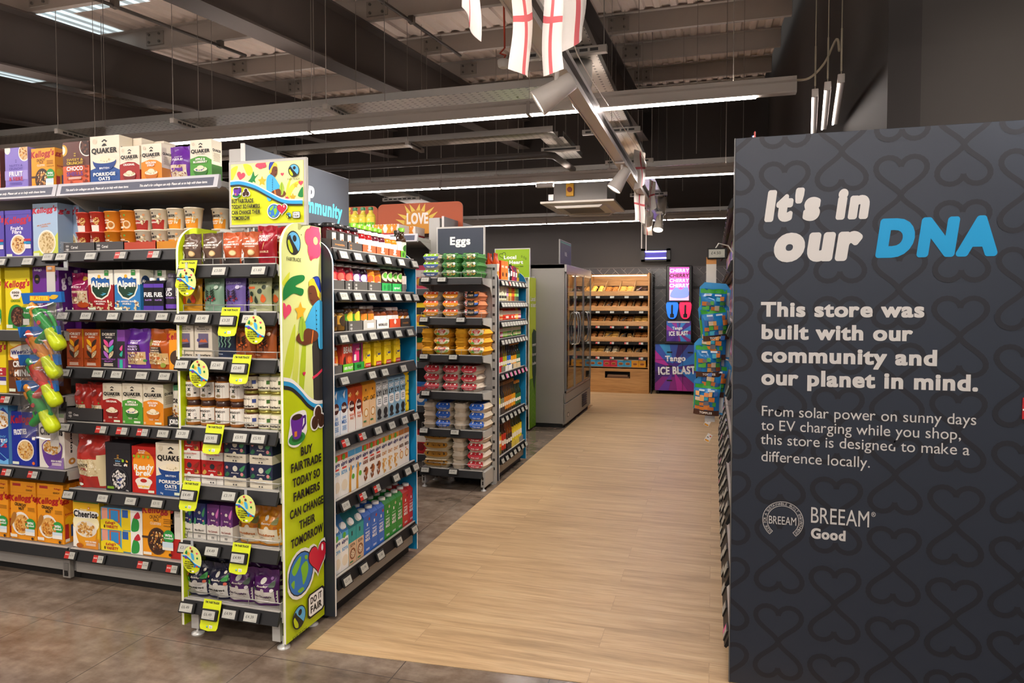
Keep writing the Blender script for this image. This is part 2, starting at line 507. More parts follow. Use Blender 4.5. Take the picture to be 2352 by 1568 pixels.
def _wall(c, sc=3.0):
    def f(nt, b):
        tc = N(nt, 'ShaderNodeTexCoord'); n1 = N(nt, 'ShaderNodeTexNoise', i_Scale=sc, i_Detail=4)
        a = tuple(0.9 * x for x in lin(c)); d = tuple(1.1 * x for x in lin(c))
        r1 = nt.nodes.new('ShaderNodeValToRGB'); r1.color_ramp.elements[0].color = (*a, 1); r1.color_ramp.elements[1].color = (*d, 1)
        nt.links.new(tc.outputs['Object'], n1.inputs['Vector']); nt.links.new(n1.outputs[0], r1.inputs[0]); nt.links.new(r1.outputs[0], b.inputs['Base Color'])
    return f
DARKWALL = nodemat('dark_wall_paint', _wall('2b2522'), 0.6)
DECK = nodemat('roof_deck_paint', _wall('d6c6ba', 1.2), 0.6)
BEAM = nodemat('beam_paint', _wall('4d4541', 1.5), 0.6)
PURLIN = nodemat('galvanised_purlin', _wall('a79e96', 2.5), 0.5)

X_L, X_R, X_W, Y_B = -11.0, 0.72, 0.84, 12.0
m = MB(); m.box(X_L, -3.5, -0.06, 5.0, Y_B, 0, STONE); structure(m.ob('floor'))
m = MB(); m.prism([(-1.68, 2.545), (5.0, 2.96), (5.0, Y_B), (-6, Y_B), (-6, 9.95), (-1.68, 9.95)], 'z', 0.0, 0.002, PLANK)
structure(m.ob('floor_wood'))
def roof_z(y): return 3.6 + 0.1 * y
m = MB(); m.box(X_L, Y_B, 0, X_W + 0.15, Y_B + 0.15, roof_z(Y_B) + 0.6, DARKWALL); structure(m.ob('wall_back'))
m = MB(); m.box(X_W, 3.9, 0, X_W + 0.15, Y_B, roof_z(Y_B) + 0.6, nodemat('wall_paint_shaded', _wall('2a2421'), .65)); structure(m.ob('wall_right'))  # same wall paint as the return, shade put into a darker tone
m = MB(); m.box(X_W + .15, 3.9, 0, 5.0, 4.05, 4.8, nodemat('wall_paint_lit', _wall('3a3430'), .6)); structure(m.ob('wall_right_return'))  # same wall paint, the light on it put into a lighter tone
m = MB(); m.box(X_L - .15, -3.5, 0, X_L, Y_B, roof_z(Y_B) + 0.6, DARKWALL); structure(m.ob('wall_left'))
# herringbone tiled lower part of the back wall
m = MB(); x0, x1, z0, z1 = -2.3, X_R, 0.0, 2.10
m.box(x0, Y_B - 0.022, z0, x1, Y_B - 0.008, z1, M('b0a9a1', 0.6))
TILE = nodemat('dark_tile_glaze', _wall('393436', 4), 0.3)
Lt, Wt, gp = 0.30, 0.10, 0.006
c45 = cos(pi / 4)
for i in range(-30, 40):
    for j in range(-40, 30):
        for o in (0, 1):
            # classic herringbone lattice: an L of one flat and one upright tile, stepped along the diagonal
            bx, by = i * Wt + j * 2 * Lt * 0.5 * 2 / 2, i * Wt - j * Lt
            bx = i * Wt + j * Lt; by = i * Wt - j * Lt
            if o == 0: q = [(bx, by), (bx + Lt, by), (bx + Lt, by + Wt), (bx, by + Wt)]
            else: q = [(bx, by + Wt), (bx + Wt, by + Wt), (bx + Wt, by + Wt + Lt), (bx, by + Wt + Lt)]
            cx, cy = sum(p[0] for p in q) / 4, sum(p[1] for p in q) / 4
            q = [(p[0] + (gp / 2 if p[0] < cx else -gp / 2), p[1] + (gp / 2 if p[1] < cy else -gp / 2)) for p in q]
            q = [(-1.0 + (p[0] - p[1]) * c45, 1.0 + (p[0] + p[1]) * c45) for p in q]
            q = clip_poly(q, x0, z0, x1, z1)
            if len(q) > 2: m.prism(q[::-1], 'y', Y_B - 0.03, Y_B - 0.021, TILE)
structure(m.ob('wall_back_tiles'))
m = MB(); m.box(-2.3, Y_B - .04, 2.10, X_R, Y_B - 0.002, 2.125, M('4a4544')); structure(m.ob('trim_1'))
m = MB(); m.box(-0.97, Y_B - .045, 1.745, -.7, Y_B - 0.002, 1.79, BLACK); m.box(-.35, Y_B - .045, 1.745, .2, Y_B - .002, 1.79, BLACK); structure(m.ob('trim_2'))
# roof: ribbed deck, purlins, rafters
m = MB(); prof = []
x = X_L
while x < X_R - 0.01:
    for a, b in ((0, 0), (0.055, 0), (0.075, 0.022), (0.145, 0.022), (0.165, 0)):
        if x + a < X_R: prof.append((x + a, b))
    x += 0.165
prof.append((X_R, 0))
def deck_row(y): return [(a, y, roof_z(y) + 0.21 + b) for a, b in prof]
m.loft([deck_row(-3.5), deck_row(Y_B)], DECK, False, False, False, closed=False)
m.loft([[(p[0], p[1], p[2] + .12) for p in deck_row(y)] for y in (-3.5, Y_B)], DECK, False, False, False, closed=False)
structure(m.ob('ceiling'))
n_trim = 3
for i, y in enumerate((-1.5, 0.0, 1.2, 2.3, 3.45, 4.7, 6.0, 7.35, 8.53, 9.82, 11.1)):
    z = roof_z(y); m = MB()
    m.prism([(y - .03, z), (y + .035, z + .006), (y + .035, z + .014), (y - .022, z + .009), (y - .022, z + .195), (y - .085, z + .19), (y - .085, z + .2), (y - .03, z + .207)], 'x', X_L, X_R, PURLIN)
    for bx in (-8.3, -5.9, -3.3, -1.19):
        m.box(bx + .1, y - .045, z + .03, bx + .32, y - .028, z + .17, M('8d867e'))
        for dz in (.06, .14):
            for dx in (.14, .27): m.lathe([(.014, -.012), (.014, 0)], M('5b5650'), 6, (bx + dx, y - .045, z + dz), 'y')
    structure(m.ob('trim_%d' % n_trim)); n_trim += 1
for i, bx in enumerate((-8.3, -5.9, -3.3, -1.19)):
    m = MB(); w = 0.11
    def sec(y):
        t, b = roof_z(y) - 0.01, roof_z(y) - 0.52
        pr = [(-w, b), (w, b), (w, b + .016), (.008, b + .022), (.008, t - .022), (w, t - .016), (w, t), (-w, t), (-w, t - .016), (-.008, t - .022), (-.008, b + .022), (-w, b + .016)]
        return [(bx + a, y, z) for a, z in pr]
    m.loft([sec(-3.5), sec(Y_B - .02)], BEAM, True, True, False)
    structure(m.ob('trim_%d' % n_trim)); n_trim += 1
# daylight coming through translucent roof sheets
SKY, SKY2 = M('d6e6ea', 0.6, e=0.34), M('b9c8cc', 0.6, e=0.16)
for i, (xa, xb, ya, yb) in enumerate(((-6.55, -6.05, 5.1, 6.25), (-6.55, -5.1, 4.95, 5.3), (-9.45, -8.75, 6.6, 8.0))):
    m = MB(); x = xa; k = 0
    while x < xb:                               # flat sheet: bright and dim glow in turn, imitating shaded ribs
        v = [(a, y, roof_z(y) + .206) for y in (ya, yb) for a in (x, min(xb, x + .07))]
        m.add(v, [(0, 2, 3, 1)], (SKY, SKY2)[k % 2]); x += .07; k += 1
    structure(m.ob('window_%d' % (i + 1)))
# sprinkler and conduit pipework under the purlins
for i, (x, y0, y1) in enumerate(((-6.75, 3.0, 7.6), (-4.9, 3.0, 6.4), (-2.75, 3.0, 7.3))):
    m = MB(); m.tube([(x, y0, roof_z(y0) - .05), (x, y1, roof_z(y1) - .05)], .016, M('4f4a46', .4, .3), 6)
    for y in (4.7, 6.0):
        if y0 < y < y1: m.box(x - .026, y - .026, roof_z(y) - .066, x + .026, y + .026, roof_z(y) + .01, M('565049'))
    tag(m.ob('conduit_pipe'), 'thin grey conduit run under the roof purlins, %s' % ('by the rooflights', 'between the two left rafters', 'above the perforated cable tray')[i], 'pipe', 'conduits under the roof')

# ================================================================ lights
def wire(p0, p1, parent, r=0.0022, name='wire', m=None):
    q = MB(); q.tube([p0, p1], r, m or M('8b857e', .4, .5), 5); return q.ob(name, parent)
GLOW = M('fff4ee', 0.5, e=LED)
UPGLOW = M('fff0e6', 0.5, e=LED * .8)  # upward glow added to brighten the roof deck
BODY = M('a49c94', 0.5)
def batten(y, z, x0, x1, label, joints=()):
    r = empty('light_batten', (x0, y, z)); L = x1 - x0
    q = MB(); q.prism([(-.03, 0), (.03, 0), (.034, .01), (.034, .062), (.02, .082), (-.02, .082), (-.034, .062), (-.034, .01)], 'x', 0, L + .22, BODY)
    for s in (-.024, .019): q.box(0, s, .078, L + .22, s + .005, .102, BODY)  # lips added to hide the added uplight from below
    for jx in joints:
        q.box(jx - x0 - .012, -.037, -.008, jx - x0 + .012, .037, .086, M('8d867f'))
        q.box(jx - x0 - .25, -.03, .082, jx - x0 + .1, .03, .1, BODY)
    q.ob('housing', r)
    xs = [x0] + list(joints) + [x1]
    for a, b in zip(xs[:-1], xs[1:]):
        q = MB(); q.box(a - x0 + .014, -.020, -.008, b - x0 - .014, .020, 0.001, GLOW); q.ob('diffuser', r)
        q = MB(); q.box(a - x0 + .014, -.015, .0815, b - x0 - .014, .015, .084, UPGLOW); q.ob('added_uplight', r)  # second strip is an added uplight for the roof, hidden from below
    k = 0
    for jx in list(joints) + [x1 - .15]:
        zt = roof_z(y) + .2 - z
        wire((jx - x0, 0, .08), (jx - x0, 0, zt), r)
        k += 1
    tag(r, label, 'light', 'linear light battens')
    return r
batten(1.85, 2.80, -8.0, 2.6, 'long white light batten over the front aisle, before the cereal shelves', (-6, -3.6, -1.2, 1.1))
batten(-.85, 2.80, -8.0, 2.6, 'long white light batten hung behind the viewpoint', (-6, -3.6, -1.2, 1.1))
batten(-3.2, 2.80, -8.0, 2.6, 'long white light batten over the shop entrance', (-6, -3.6, -1.2, 1.1))
batten(4.57, 2.79, -8.0, 0.26, 'long glowing light batten nearest above the framed lime farmer sign', (-6.9, -5.0, -2.92, -1.22))
batten(7.18, 2.79, -8.0, 0.26, 'long glowing light batten in the middle, over the egg gondola', (-6.2, -4.4, -2.94, -.9))
batten(10.86, 2.79, -8.0, 0.24, 'farthest glowing light batten, close to the back wall', (-6.2, -4.2, -2.6, -.7))

TRK = M('cfcac4', 0.4)
r = empty('lighting_track', (-.775, 2.2, 2.7))
q = MB(); q.box(-.045, 0, 0, .045, 8.3, .11, TRK, .004)
for s in (-.045, .035): q.box(s, 0, -.006, s + .01, 8.3, 0.001, TRK)
q.ob('channel', r)
q = MB(); q.box(.0455, 0, .03, .0475, 8.3, .075, M('6f6c6a', .3, .6)); q.ob('conductor_slot', r)
for y in (1.0, 3.2, 5.6, 7.9): wire((0, y, .11), (0, y, roof_z(y + 2.2) - 2.5), r)
tag(r, 'white three-circuit lighting track running down the aisle towards the bakery', 'track')
HEADM = M('c9c3bc', 0.45)
def spot(loc, aim, label, watts, seen=True):
    r = empty('spotlight', loc)
    d = (Vector(aim) - Vector(loc)).normalized()
    q = MB(); h = MB()
    q.lathe([(.035, -.115), (.045, -.11), (.052, -.02), (.068, .09), (.066, .095), (.060, .085), (.03, .07)], HEADM, 20, cap=False)
    q.lathe([(.0, -.115), (.036, -.115)], HEADM, 20, cap=False)
    rot = d.to_track_quat('Z', 'Y').to_euler()
    body = q.ob('lamp_head', r, None, rot)
    h.lathe([(.0, .086), (.061, .086)], M('fff1dc', e=14), 18, cap=False); h.ob('lens', body)
    q = MB(); q.tube([(0, 0, 0), (.02, -.02, .05), (.02, 0, .14)], .012, HEADM, 8); q.box(-.03, -.07, .13, .05, .07, .16, HEADM, .004); q.ob('bracket', r)
    l = bpy.data.lights.new('spot_beam', 'SPOT'); l.energy = watts; l.color = (1, .93, .82); l.spot_size = radians(62); l.spot_blend = .75; l.shadow_soft_size = .045
    o = bpy.data.objects.new('spot_beam', l); COL.objects.link(o); o.parent = r
    o.location = d * .1; o.rotation_euler = d.to_track_quat('-Z', 'Y').to_euler()
    tag(r, label, 'spotlight', 'track spotlights')
spot((-.775, 3.37, 2.55), (-2.7, 3.0, 1.3), 'big white track spotlight beside the hanging flags, aimed left', SPOT * 2.2)
spot((-.775, 5.9, 2.55), (-1.8, 5.6, .9), 'white track spotlight below the second light batten, left of a flag', SPOT * 1.6)
spot((-.70, 9.3, 2.55), (-.9, 8.2, .3), 'white lit spotlight hanging lowest, above the blue insect killer', SPOT)
spot((-.78, 8.7, 2.55), (-1.5, 11.4, 1.2), 'white spotlight at the far end of track, aimed at the bakery', SPOT * 1.6)
spot((-.9, .5, 2.75), (-2.0, 2.6, .8), 'added white spotlight before the lime end unit, out of view', SPOT * 2.0)  # unseen spot added to light the foreground
spot((.2, 1.2, 2.75), (2.7, 3.9, 2.5), 'white spotlight before the dark heart panel, aimed at the wall', SPOT * 2.5)

# ---------------------------------------------------------------- cable trays
def _perf(sx, sy, tone):
    def f(nt, b):
        tc = N(nt, 'ShaderNodeTexCoord'); sp = N(nt, 'ShaderNodeSeparateXYZ'); nt.links.new(tc.outputs['Object'], sp.inputs[0])
        def cell(o, s, lo):
            a = N(nt, 'ShaderNodeMath', operation='MULTIPLY'); a.inputs[1].default_value = s; nt.links.new(sp.outputs[o], a.inputs[0])
            c = N(nt, 'ShaderNodeMath', operation='FRACT'); nt.links.new(a.outputs[0], c.inputs[0])
            d = N(nt, 'ShaderNodeMath', operation='LESS_THAN'); d.inputs[1].default_value = lo; nt.links.new(c.outputs[0], d.inputs[0]); return d
        a, c = cell(0, sx[0], sx[1]), cell(1, sy[0], sy[1])
        mu = N(nt, 'ShaderNodeMath', operation='MULTIPLY'); nt.links.new(a.outputs[0], mu.inputs[0]); nt.links.new(c.outputs[0], mu.inputs[1])
        mx = N(nt, 'ShaderNodeMixRGB'); mx.inputs[1].default_value = (*lin(tone), 1); mx.inputs[2].default_value = (*lin('221e1c'), 1)
        nt.links.new(mu.outputs[0], mx.inputs[0]); nt.links.new(mx.outputs[0], b.inputs['Base Color'])
        iv = N(nt, 'ShaderNodeMath', operation='MULTIPLY_ADD'); iv.inputs[1].default_value = -.8; iv.inputs[2].default_value = .8
        nt.links.new(mu.outputs[0], iv.inputs[0]); nt.links.new(iv.outputs[0], b.inputs['Metallic'])
        n1 = N(nt, 'ShaderNodeTexNoise', i_Scale=3); nt.links.new(tc.outputs['Object'], n1.inputs['Vector'])
        rr = N(nt, 'ShaderNodeMapRange', i_3=.22, i_4=.42); nt.links.new(n1.outputs[0], rr.inputs[0]); nt.links.new(rr.outputs[0], b.inputs['Roughness'])
    return nodemat('perforated_steel', f, .3, .8)
PERF_X = _perf((16, .35), (22, .22), 'b3aea6')
PERF_Y = _perf((18, .28), (18, .30), 'b9b4ab')
def tray(x0, y0, x1, y1, z, label, brackets, along='x', mat=None):
    r = empty('cable_tray', (x0, y0, z)); w, d = x1 - x0, y1 - y0
    q = MB(); q.box(0, 0, 0, w, d, .003, mat or (PERF_X if along == 'x' else PERF_Y))
    if along == 'x': q.box(0, -.003, 0, w, 0, .055, STEEL); q.box(0, d, 0, w, d + .003, .055, STEEL)
    else: q.box(-.003, 0, 0, 0, d, .055, STEEL); q.box(w, 0, 0, w + .003, d, .055, STEEL)
    q.ob('tray_bed', r)
    for b in brackets:
        q = MB(); t = M('9b968f', .4, .6)
        if along == 'x':
            q.box(b - x0 - .02, -.08, -.045, b - x0 + .02, d + .08, -.005, t); ends = [(b - x0, -.06), (b - x0, d + .06)]
            for k in range(7): q.box(b - x0 - .0215, -.03 + k * d / 6.5, -.035, b - x0 + .0215, .01 + k * d / 6.5, -.018, M('2a2725'))
        else:
            q.box(-.09, b - y0 - .02, -.05, w + .09, b - y0 + .02, -.006, t); ends = [(-.07, b - y0), (w + .07, b - y0)]
            for k in range(7): q.box(-.06 + k * (w + .1) / 6.8, b - y0 - .0215, -.038, -.01 + k * (w + .1) / 6.8, b - y0 + .0215, -.02, M('2a2725'))
        q.ob('bracket', r)
        for e in ends: wire((e[0], e[1], -.02), (e[0], e[1], roof_z(y0 + e[1]) + .1 - z), r, .003, 'hanger_rod')
    tag(r, label, 'cable tray', 'perforated cable trays')
tray(-8, 4.80, -1.09, 5.15, 3.05, 'perforated cable tray beside the nearest batten, mirroring coloured goods', (-5.6, -4.35, -2.9), 'x')
tray(-1.06, 2.6, -.72, 11.6, 3.07, 'wide perforated cable tray running down the aisle beside the track', (2.9, 4.19, 6.18, 7.56, 9.9), 'y')
tray(-8, 6.28, -1.45, 6.5, 3.1, 'narrow perforated cable tray high behind the nearest batten', (-4.4, -2.9), 'x')
tray(-1.62, 6.505, -1.40, 7.5, 3.1, 'short perforated tray branching to the middle batten', (6.9,), 'y')
tray(-8, 7.58, .2, 7.93, 2.98, 'ribbed cable tray running just above the middle light batten', (-4.0, -2.4, -1.1), 'x')
tray(-4.5, 7.9, -4.1, 10.5, 3.02, 'perforated cable tray above the orange sun board', (9.0,), 'y')
tray(-8, 11.25, .3, 11.5, 2.96, 'farthest cable tray, over the back batten', (-3.9, -1.6), 'x')
m = MB(); m.tube([(-8, 6.69, 2.98), (-1.62, 6.69, 2.98), (-1.55, 6.75, 2.98), (-1.5, 7.5, 2.98)], .035, M('4b4643', .5), 10)
for x in (-4.4, -2.9, -1.9): m.tube([(x, 6.69, 2.98), (x, 6.69, 4.2)], .004, M('8b857e', .4, .5), 5)
tag(m.ob('pipe'), 'dark pipe slung below the narrow high cable tray', 'pipe')
# thin drop wires that carry the roof services
for i, (x, y) in enumerate([(-6.2, 3.9), (-5.3, 3.9), (-4.6, 4.3), (-3.8, 4.4), (-2.6, 4.1), (-2.2, 4.35), (-.15, 6.2), (.1, 6.4), (.25, 6.6), (-.35, 8.2), (-3.0, 9.4), (-2.6, 9.4), (-2.0, 9.5), (-1.4, 9.6)]):
    q = MB(); zt = roof_z(y) + .2; q.tube([(x, y, 2.9 if y < 6 else 2.8), (x, y, zt)], .0025, M('8b857e', .4, .5), 5)
    o = q.ob('drop_wire')
    tag(o, 'thin steel drop wire hanging from the roof deck', 'wire', 'roof drop wires')

# ================================================================ shelving
BACK = M('7b7672', 0.6)
SHELF = M('8e8b87', 0.5)
NAVY, BLUE, LIME, CREAM = '272b34', '0b7fb3', 'c3d412', 'e3ea97'
def shelf(parent, x0, x1, z, depth, y0=0.0, guard=None, brackets=True, col=None, railcol=None, brc=None):
    q = MB(); q.box(x0, y0, z - .028, x1, depth, z, col or SHELF, .003); o = q.ob('shelf', parent)
    q = MB(); R = railcol or RAIL
    q.prism([(y0, z + .003), (y0 - .008, z), (y0 - .028, z - .052), (y0 - .020, z - .058), (y0 + .004, z - .03)], 'x', x0 + .003, x1 - .003, R)
    q.box(x0 + .003, y0 - .009, z, x1 - .003, y0 + .003, z + .004, M('c9c6c0', .35, .4))
    q.ob('price_rail', o)
    if brackets:
        for x in (x0 - .002, x1 + .002):
            q = MB(); q.prism([(y0 + .005, z - .005), (y0 + .005, z - .05), (depth - .08, z - .075), (depth - .03, z - .14), (depth, z - .14), (depth, z - .005)], 'x', x - .003, x + .003, brc or M('9a9893', .45))
            q.ob('bracket', o)
    if guard:
        q = MB(); zz = z + guard
        yy = y0 + .008
        q.tube([(x0 + .01, depth * .8, zz), (x0 + .01, yy, zz), (x1 - .01, yy, zz), (x1 - .01, depth * .8, zz)], .0022, WIRE, 6)
        q.tube([(x0 + .01, yy, z + .004), (x1 - .01, yy, z + .004)], .0022, WIRE, 6)
        for k in range(4):
            x = x0 + .012 + (x1 - x0 - .024) * k / 3; q.tube([(x, yy, z), (x, yy, zz)], .0018, WIRE, 5)
        q.ob('wire_guard', o)
    return o
def upright(parent, x, y, z1, w=.03, d=.07, z0=0.0):
    q = MB(); q.box(x - w / 2, y, z0, x + w / 2, y + d, z1, GREY, .002)
    k = z0 + .12
    while k < z1 - .05:
        q.box(x - w * .28, y - .001, k, x + w * .28, y + .003, k + .022, M('2a2826')); k += .075
    return q.ob('upright', parent)
def side_panel(parent, x, y0, y1, z0, z1, outer, inner, rad=.12, th=.014, name='side_panel', label=None):
    """an upright board across x, its front top corner rounded, white edge"""
    pts = [(y1, z0), (y1, z1)]
    pts += [(y0 + rad - rad * sin(a), z1 - rad + rad * cos(a)) for a in [pi / 2 * i / 8 for i in range(9)]] + [(y0, z0)]
    q = MB(); q.prism(pts, 'x', x + .0015, x + th - .0015, M('e8e6e0', .5))
    q.prism(pts, 'x', x, x + .0016, outer if not isinstance(outer, str) else M(outer, .4)); q.prism(pts, 'x', x + th - .0016, x + th, inner if not isinstance(inner, str) else M(inner, .4))
    o = q.ob(name, parent)
    if label: o['label'] = label
    return o

SMALL = 'This shelf is for colleague use only. Please ask us to help with these items.'
def overhead(parent, x0, x1, y0, depth, z, words=True):
    q = MB(); q.box(x0, y0, z - .03, x1, depth, z, LGREY, .003); o = q.ob('overhead_shelf', parent)
    q = MB(); q.prism([(y0, z + .028), (y0 - .014, z + .028), (y0 - .030, z - .036), (y0 - .016, z - .042), (y0, z - .03)], 'x', x0, x1, M('b9bac0', .4))
    W_, H_ = x1 - x0 - .05, .042
    P = lambda u, v, e: (x0 + .025 + u * W_, y0 - .0275 + .0105 * v - e, z - .027 + v * H_)
    it = [('r', '494e60', 0, 0, 1, 1)]
    if words:
        n = 2 if W_ > .8 else 1
        for k in range(n): it.append(('t', 'f0f0f0', SMALL, (k + .5) / n, .46, .30, .86 / n, 1, .2))
    art(q, it, P, W_, H_); q.ob('notice_rail', o)
    for x in (x0, x1):
        q = MB(); q.prism([(y0 + .03, z - .03), (depth, z - .03), (depth, z - .20), (depth - .05, z - .20)], 'x', x - .003, x + .003, LGREY); q.ob('bracket', o)
    return o

def bay(name, label, x0, x1, y0, depth, shelves, top=None, ztop=2.2, group=None, posts=(0, 1)):
    r = empty(name, (x0, y0, 0)); w = x1 - x0
    q = MB(); q.box(0, depth, .05, w, depth + .03, ztop, BACK); q.ob('back_panel', r)
    q = MB(); q.box(0, .03, .05, w, depth, .13, M('928f8b', .5)); q.ob('base', r)
    q = MB(); q.box(0.012, .022, .05, w - .012, .034, .155, M('96938e', .55)); q.ob('kick_plate', r)
    q = MB(); q.box(0.0, .06, 0, w, depth, .05, BLACK); q.ob('toe_strip', r)
    for k in posts: upright(r, w * k, depth - .06, ztop)
    for z in shelves: shelf(r, .006, w - .006, z, depth, brackets=z > .3)
    if top: overhead(r, .003, w - .003, top[1] - y0, depth, top[0])
    tag(r, label, 'shelving', group)
    return r
CER = (2.81, 0.42)
BAY_R = bay('shelving_bay', 'grey cereal shelving bay right beside the lime green end unit', -3.30, -2.29, *CER, (1.77, 1.46, 1.16, .87, .51, .185), (2.095, 2.80), 2.13, 'cereal shelving bays', posts=(0,))
BAY_L = bay('shelving_bay', 'grey cereal shelving bay behind the hanging water pistols', -4.55, -3.303, *CER, (1.75, 1.35, 1.0, .60, .185), (2.095, 2.80), 2.13, 'cereal shelving bays', posts=(0,))
q = MB(); q.box(.985, -.012, .02, 1.035, .012, .15, M('8b8883', .45)); q.box(.995, -.015, .05, 1.025, .0, .1, M('777470')); q.box(.998, -.016, .03, 1.022, .005, .06, BLACK); o = q.ob('leg_bracket', BAY_L, (.208, .012, 0))

# the community board and its post stand on the gondola spine
r = empty('header_board', (-2.10, 2.72, 0))
q = MB(); q.box(-.10, .02, 1.78, -.02, .10, 2.225, LGREY, .003); q.ob('post', r)
q = MB(); q.box(-.012, .0, 1.55, .006, .945, 2.24, M('4a505c', .45), .002); q.box(-.013, -.006, 1.55, .007, .001, 2.242, M('d5d3ce'))
P = lambda u, v, e: (.006 + e, .0 + u * .94, 1.88 + v * .36)
it = []
it.append(('t', 'f2f2ef', 'co-op', .62 - .16, .655, .25, .32, 2, .12))
it.append(('t', '58c3e6', 'community', .92 - .25, .42, .24, .50, 2, .12))
art(q, it, P, .94, .36); q.ob('board', r)
tag(r, 'dark grey header board with blue community lettering above the jam shelves', 'sign', 'header boards')

# fairtrade end unit --------------------------------------------------------
FX0, FX1, FY0, FY1 = -2.278, -1.762, 2.50, 2.795
FT = empty('end_display_unit', (FX0, FY0, 0))
w = FX1 - FX0
q = MB(); q.box(0, .27, .1, w, .29, 1.845, M('a9a8a3', .5)); q.box(0, .262, 1.80, w, .292, 1.852, LGREY, .004); q.ob('back_panel', FT)
for x in (.02, w - .02): upright(FT, x, .235, 1.84, .026, .03, .03)
for z in (1.665, 1.46, 1.258, .95, .692, .44, .172): shelf(FT, .006, w - .006, z, .27, -.004, guard=.032 if z < 1.6 else .03, brc=LGREY)
for z in (.95,): pass
q = MB()
for x in (.045, w - .045):
    q.box(x - .016, .02, .05, x + .016, .27, .13, GREY, .002); q.box(x - .02, .012, .03, x + .02, .03, .16, LGREY)
q.box(.05, .2, .06, w - .05, .22, .15, M('5c5957')); q.ob('base_frame', FT)
for x in (.045, w - .02):
    for y in (.03, .25):
        q = MB(); q.lathe([(.028, 0), (.028, .006), (.012, .012), (.006, .016), (.006, .05)], M('d0d0cc', .3, .3), 14, (x, y, 0)); q.ob('foot', FT)
side_panel(FT, -.016, 0, .295, .045, 1.845, LIME, M('b9cc0e', .4), .12, .014)
RP = side_panel(FT, w, 0, .30, .03, 1.85, LIME, LIME, .12, .014)
tag(FT, 'lime green end unit with seven wire-fronted shelves of snacks and coffee', 'display unit')

# artwork of the tall fairtrade panel
def ft_logo(cu, cv, s, asp, words=None):
    """round swirl mark: black disc edge, blue upper swirl, green lower left, black tail"""
    o = [('e', '1d1d1b', cu, cv, s, s * asp), ('e', '5fb4e5', cu, cv, s * .9, s * .9 * asp)]
    Q = lambda pts: [(cu + x * s, cv + y * s * asp) for x, y in pts]
    o.append(('b', '1d1d1b', Q([(-.95, .15), (-.55, .62), (-.30, .30), (.05, -.05), (.35, -.35), (.60, -.72), (.0, -.97), (-.62, -.75), (-.93, -.3)])))
    o.append(('b', LIME, Q([(-.84, .02), (-.66, .22), (-.46, -.05), (-.24, -.35), (-.12, -.66), (-.22, -.84), (-.62, -.62)])))
    o.append(('e', '1d1d1b', cu + .12 * s, cv + .38 * s * asp, s * .27, s * .27 * asp))
    return o
def earth_heart(cu, cv, s, asp):
    Q = lambda x, y: (cu + x * s, cv + y * s * asp)
    o = [('e', 'f2f1ec', *Q(-.35, -.05), s * .8, s * .8 * asp), ('p', 'f2f1ec', heart(*Q(.62, .1), s * .72, asp)), ('e', '1d1d1b', *Q(-.35, -.05), s * .7, s * .7 * asp), ('e', '2f76c4', *Q(-.35, -.05), s * .66, s * .66 * asp)]
    for pts in (((-.85, .2), (-.6, .42), (-.35, .5), (-.45, .2), (-.7, .0)), ((-.35, .15), (-.05, .25), (.05, -.05), (-.1, -.35), (-.25, -.45), (-.3, -.15)), ((-.9, -.2), (-.72, -.15), (-.75, -.4)), ((-.55, -.55), (-.3, -.52), (-.2, -.62), (-.4, -.66)), ((-.15, .45), (0, .42), (.0, .3), (-.12, .33))):
        o.append(('b', '7fbf2a', [Q(*p) for p in pts]))
    o += [('p', '1d1d1b', heart(*Q(.62, .1), s * .62, asp)), ('p', 'd21f3c', heart(*Q(.62, .1), s * .57, asp)), ('e', 'ffffff', *Q(.88, .38), s * .06, s * .12 * asp)]
    return o
def do_it_fair(cu, cv, wd, ht):
    def rr(k):
        a, b = wd * k / 2, ht * k / 2; c = .22
        return [(cu + sx * a * (1 - (c if j == 1 else 0)), cv + sy * b * (1 - (0 if j == 1 else c))) for sx, sy, o in ((-1, -1, 0), (1, -1, 1), (1, 1, 0), (-1, 1, 1)) for j in ((0, 1) if o == 0 else (1, 0))]
    return [('p', '1d1d1b', rr(1)), ('p', 'f4f3ee', rr(.86)), ('t', '1d1d1b', 'DO IT', cu, cv + ht * .19, ht * .27, wd * .68, 2), ('t', '1d1d1b', 'FAIR', cu, cv - ht * .17, ht * .29, wd * .68, 2)]
def cup_beans(cu, cv, s, asp, du, dv):
    Q = lambda x, y: (cu + x * s, cv + y * s * asp)
    o = [('b', 'f4f3ee', [Q(*p) for p in ((-1.1, -.85), (-.9, .3), (-.75, .95), (.3, 1.15), (.95, 1.0), (1.05, .2), (.95, -.5), (0, -1.2))]),
         ('e', '2f8a3e', *Q(-.1, -.65), s * .95, s * .42 * asp), ('e', '1d5a28', *Q(-.1, -.6), s * .62, s * .26 * asp),
         ('k', '43207c', [Q(*p) for p in ((.5, .65), (.85, .7), (.85, .2), (.5, -.1))], .012),
         ('b', '6a2c9e', [Q(*p) for p in ((-.7, .8), (.5, .85), (.5, 0), (.2, -.62), (-.45, -.62), (-.7, 0))]), ('e', '3a2418', *Q(-.1, .78), s * .58, s * .2 * asp), ('r', 'd9852c', *Q(-.42, -.5), *Q(-.12, -.15))]
    for x, y in ((.0, .45), (-.5, -.35), (.5, -.3)):
        o.insert(0, ('e', 'f4f3ee', cu + du + x * s * .8, cv + dv + y * s * asp * .8, s * .56, s * .56 * asp))
        o.append(('e', '4a2c1c', cu + du + x * s * .8, cv + dv + y * s * asp * .8, s * .4, s * .46 * asp))
        o.append(('k', '241408', [(cu + du + x * s * .8 + a * s, cv + dv + y * s * asp * .8 + b * s * asp) for a, b in ((-.15, -.35), (.02, 0), (.15, .35))], .004))
    return o
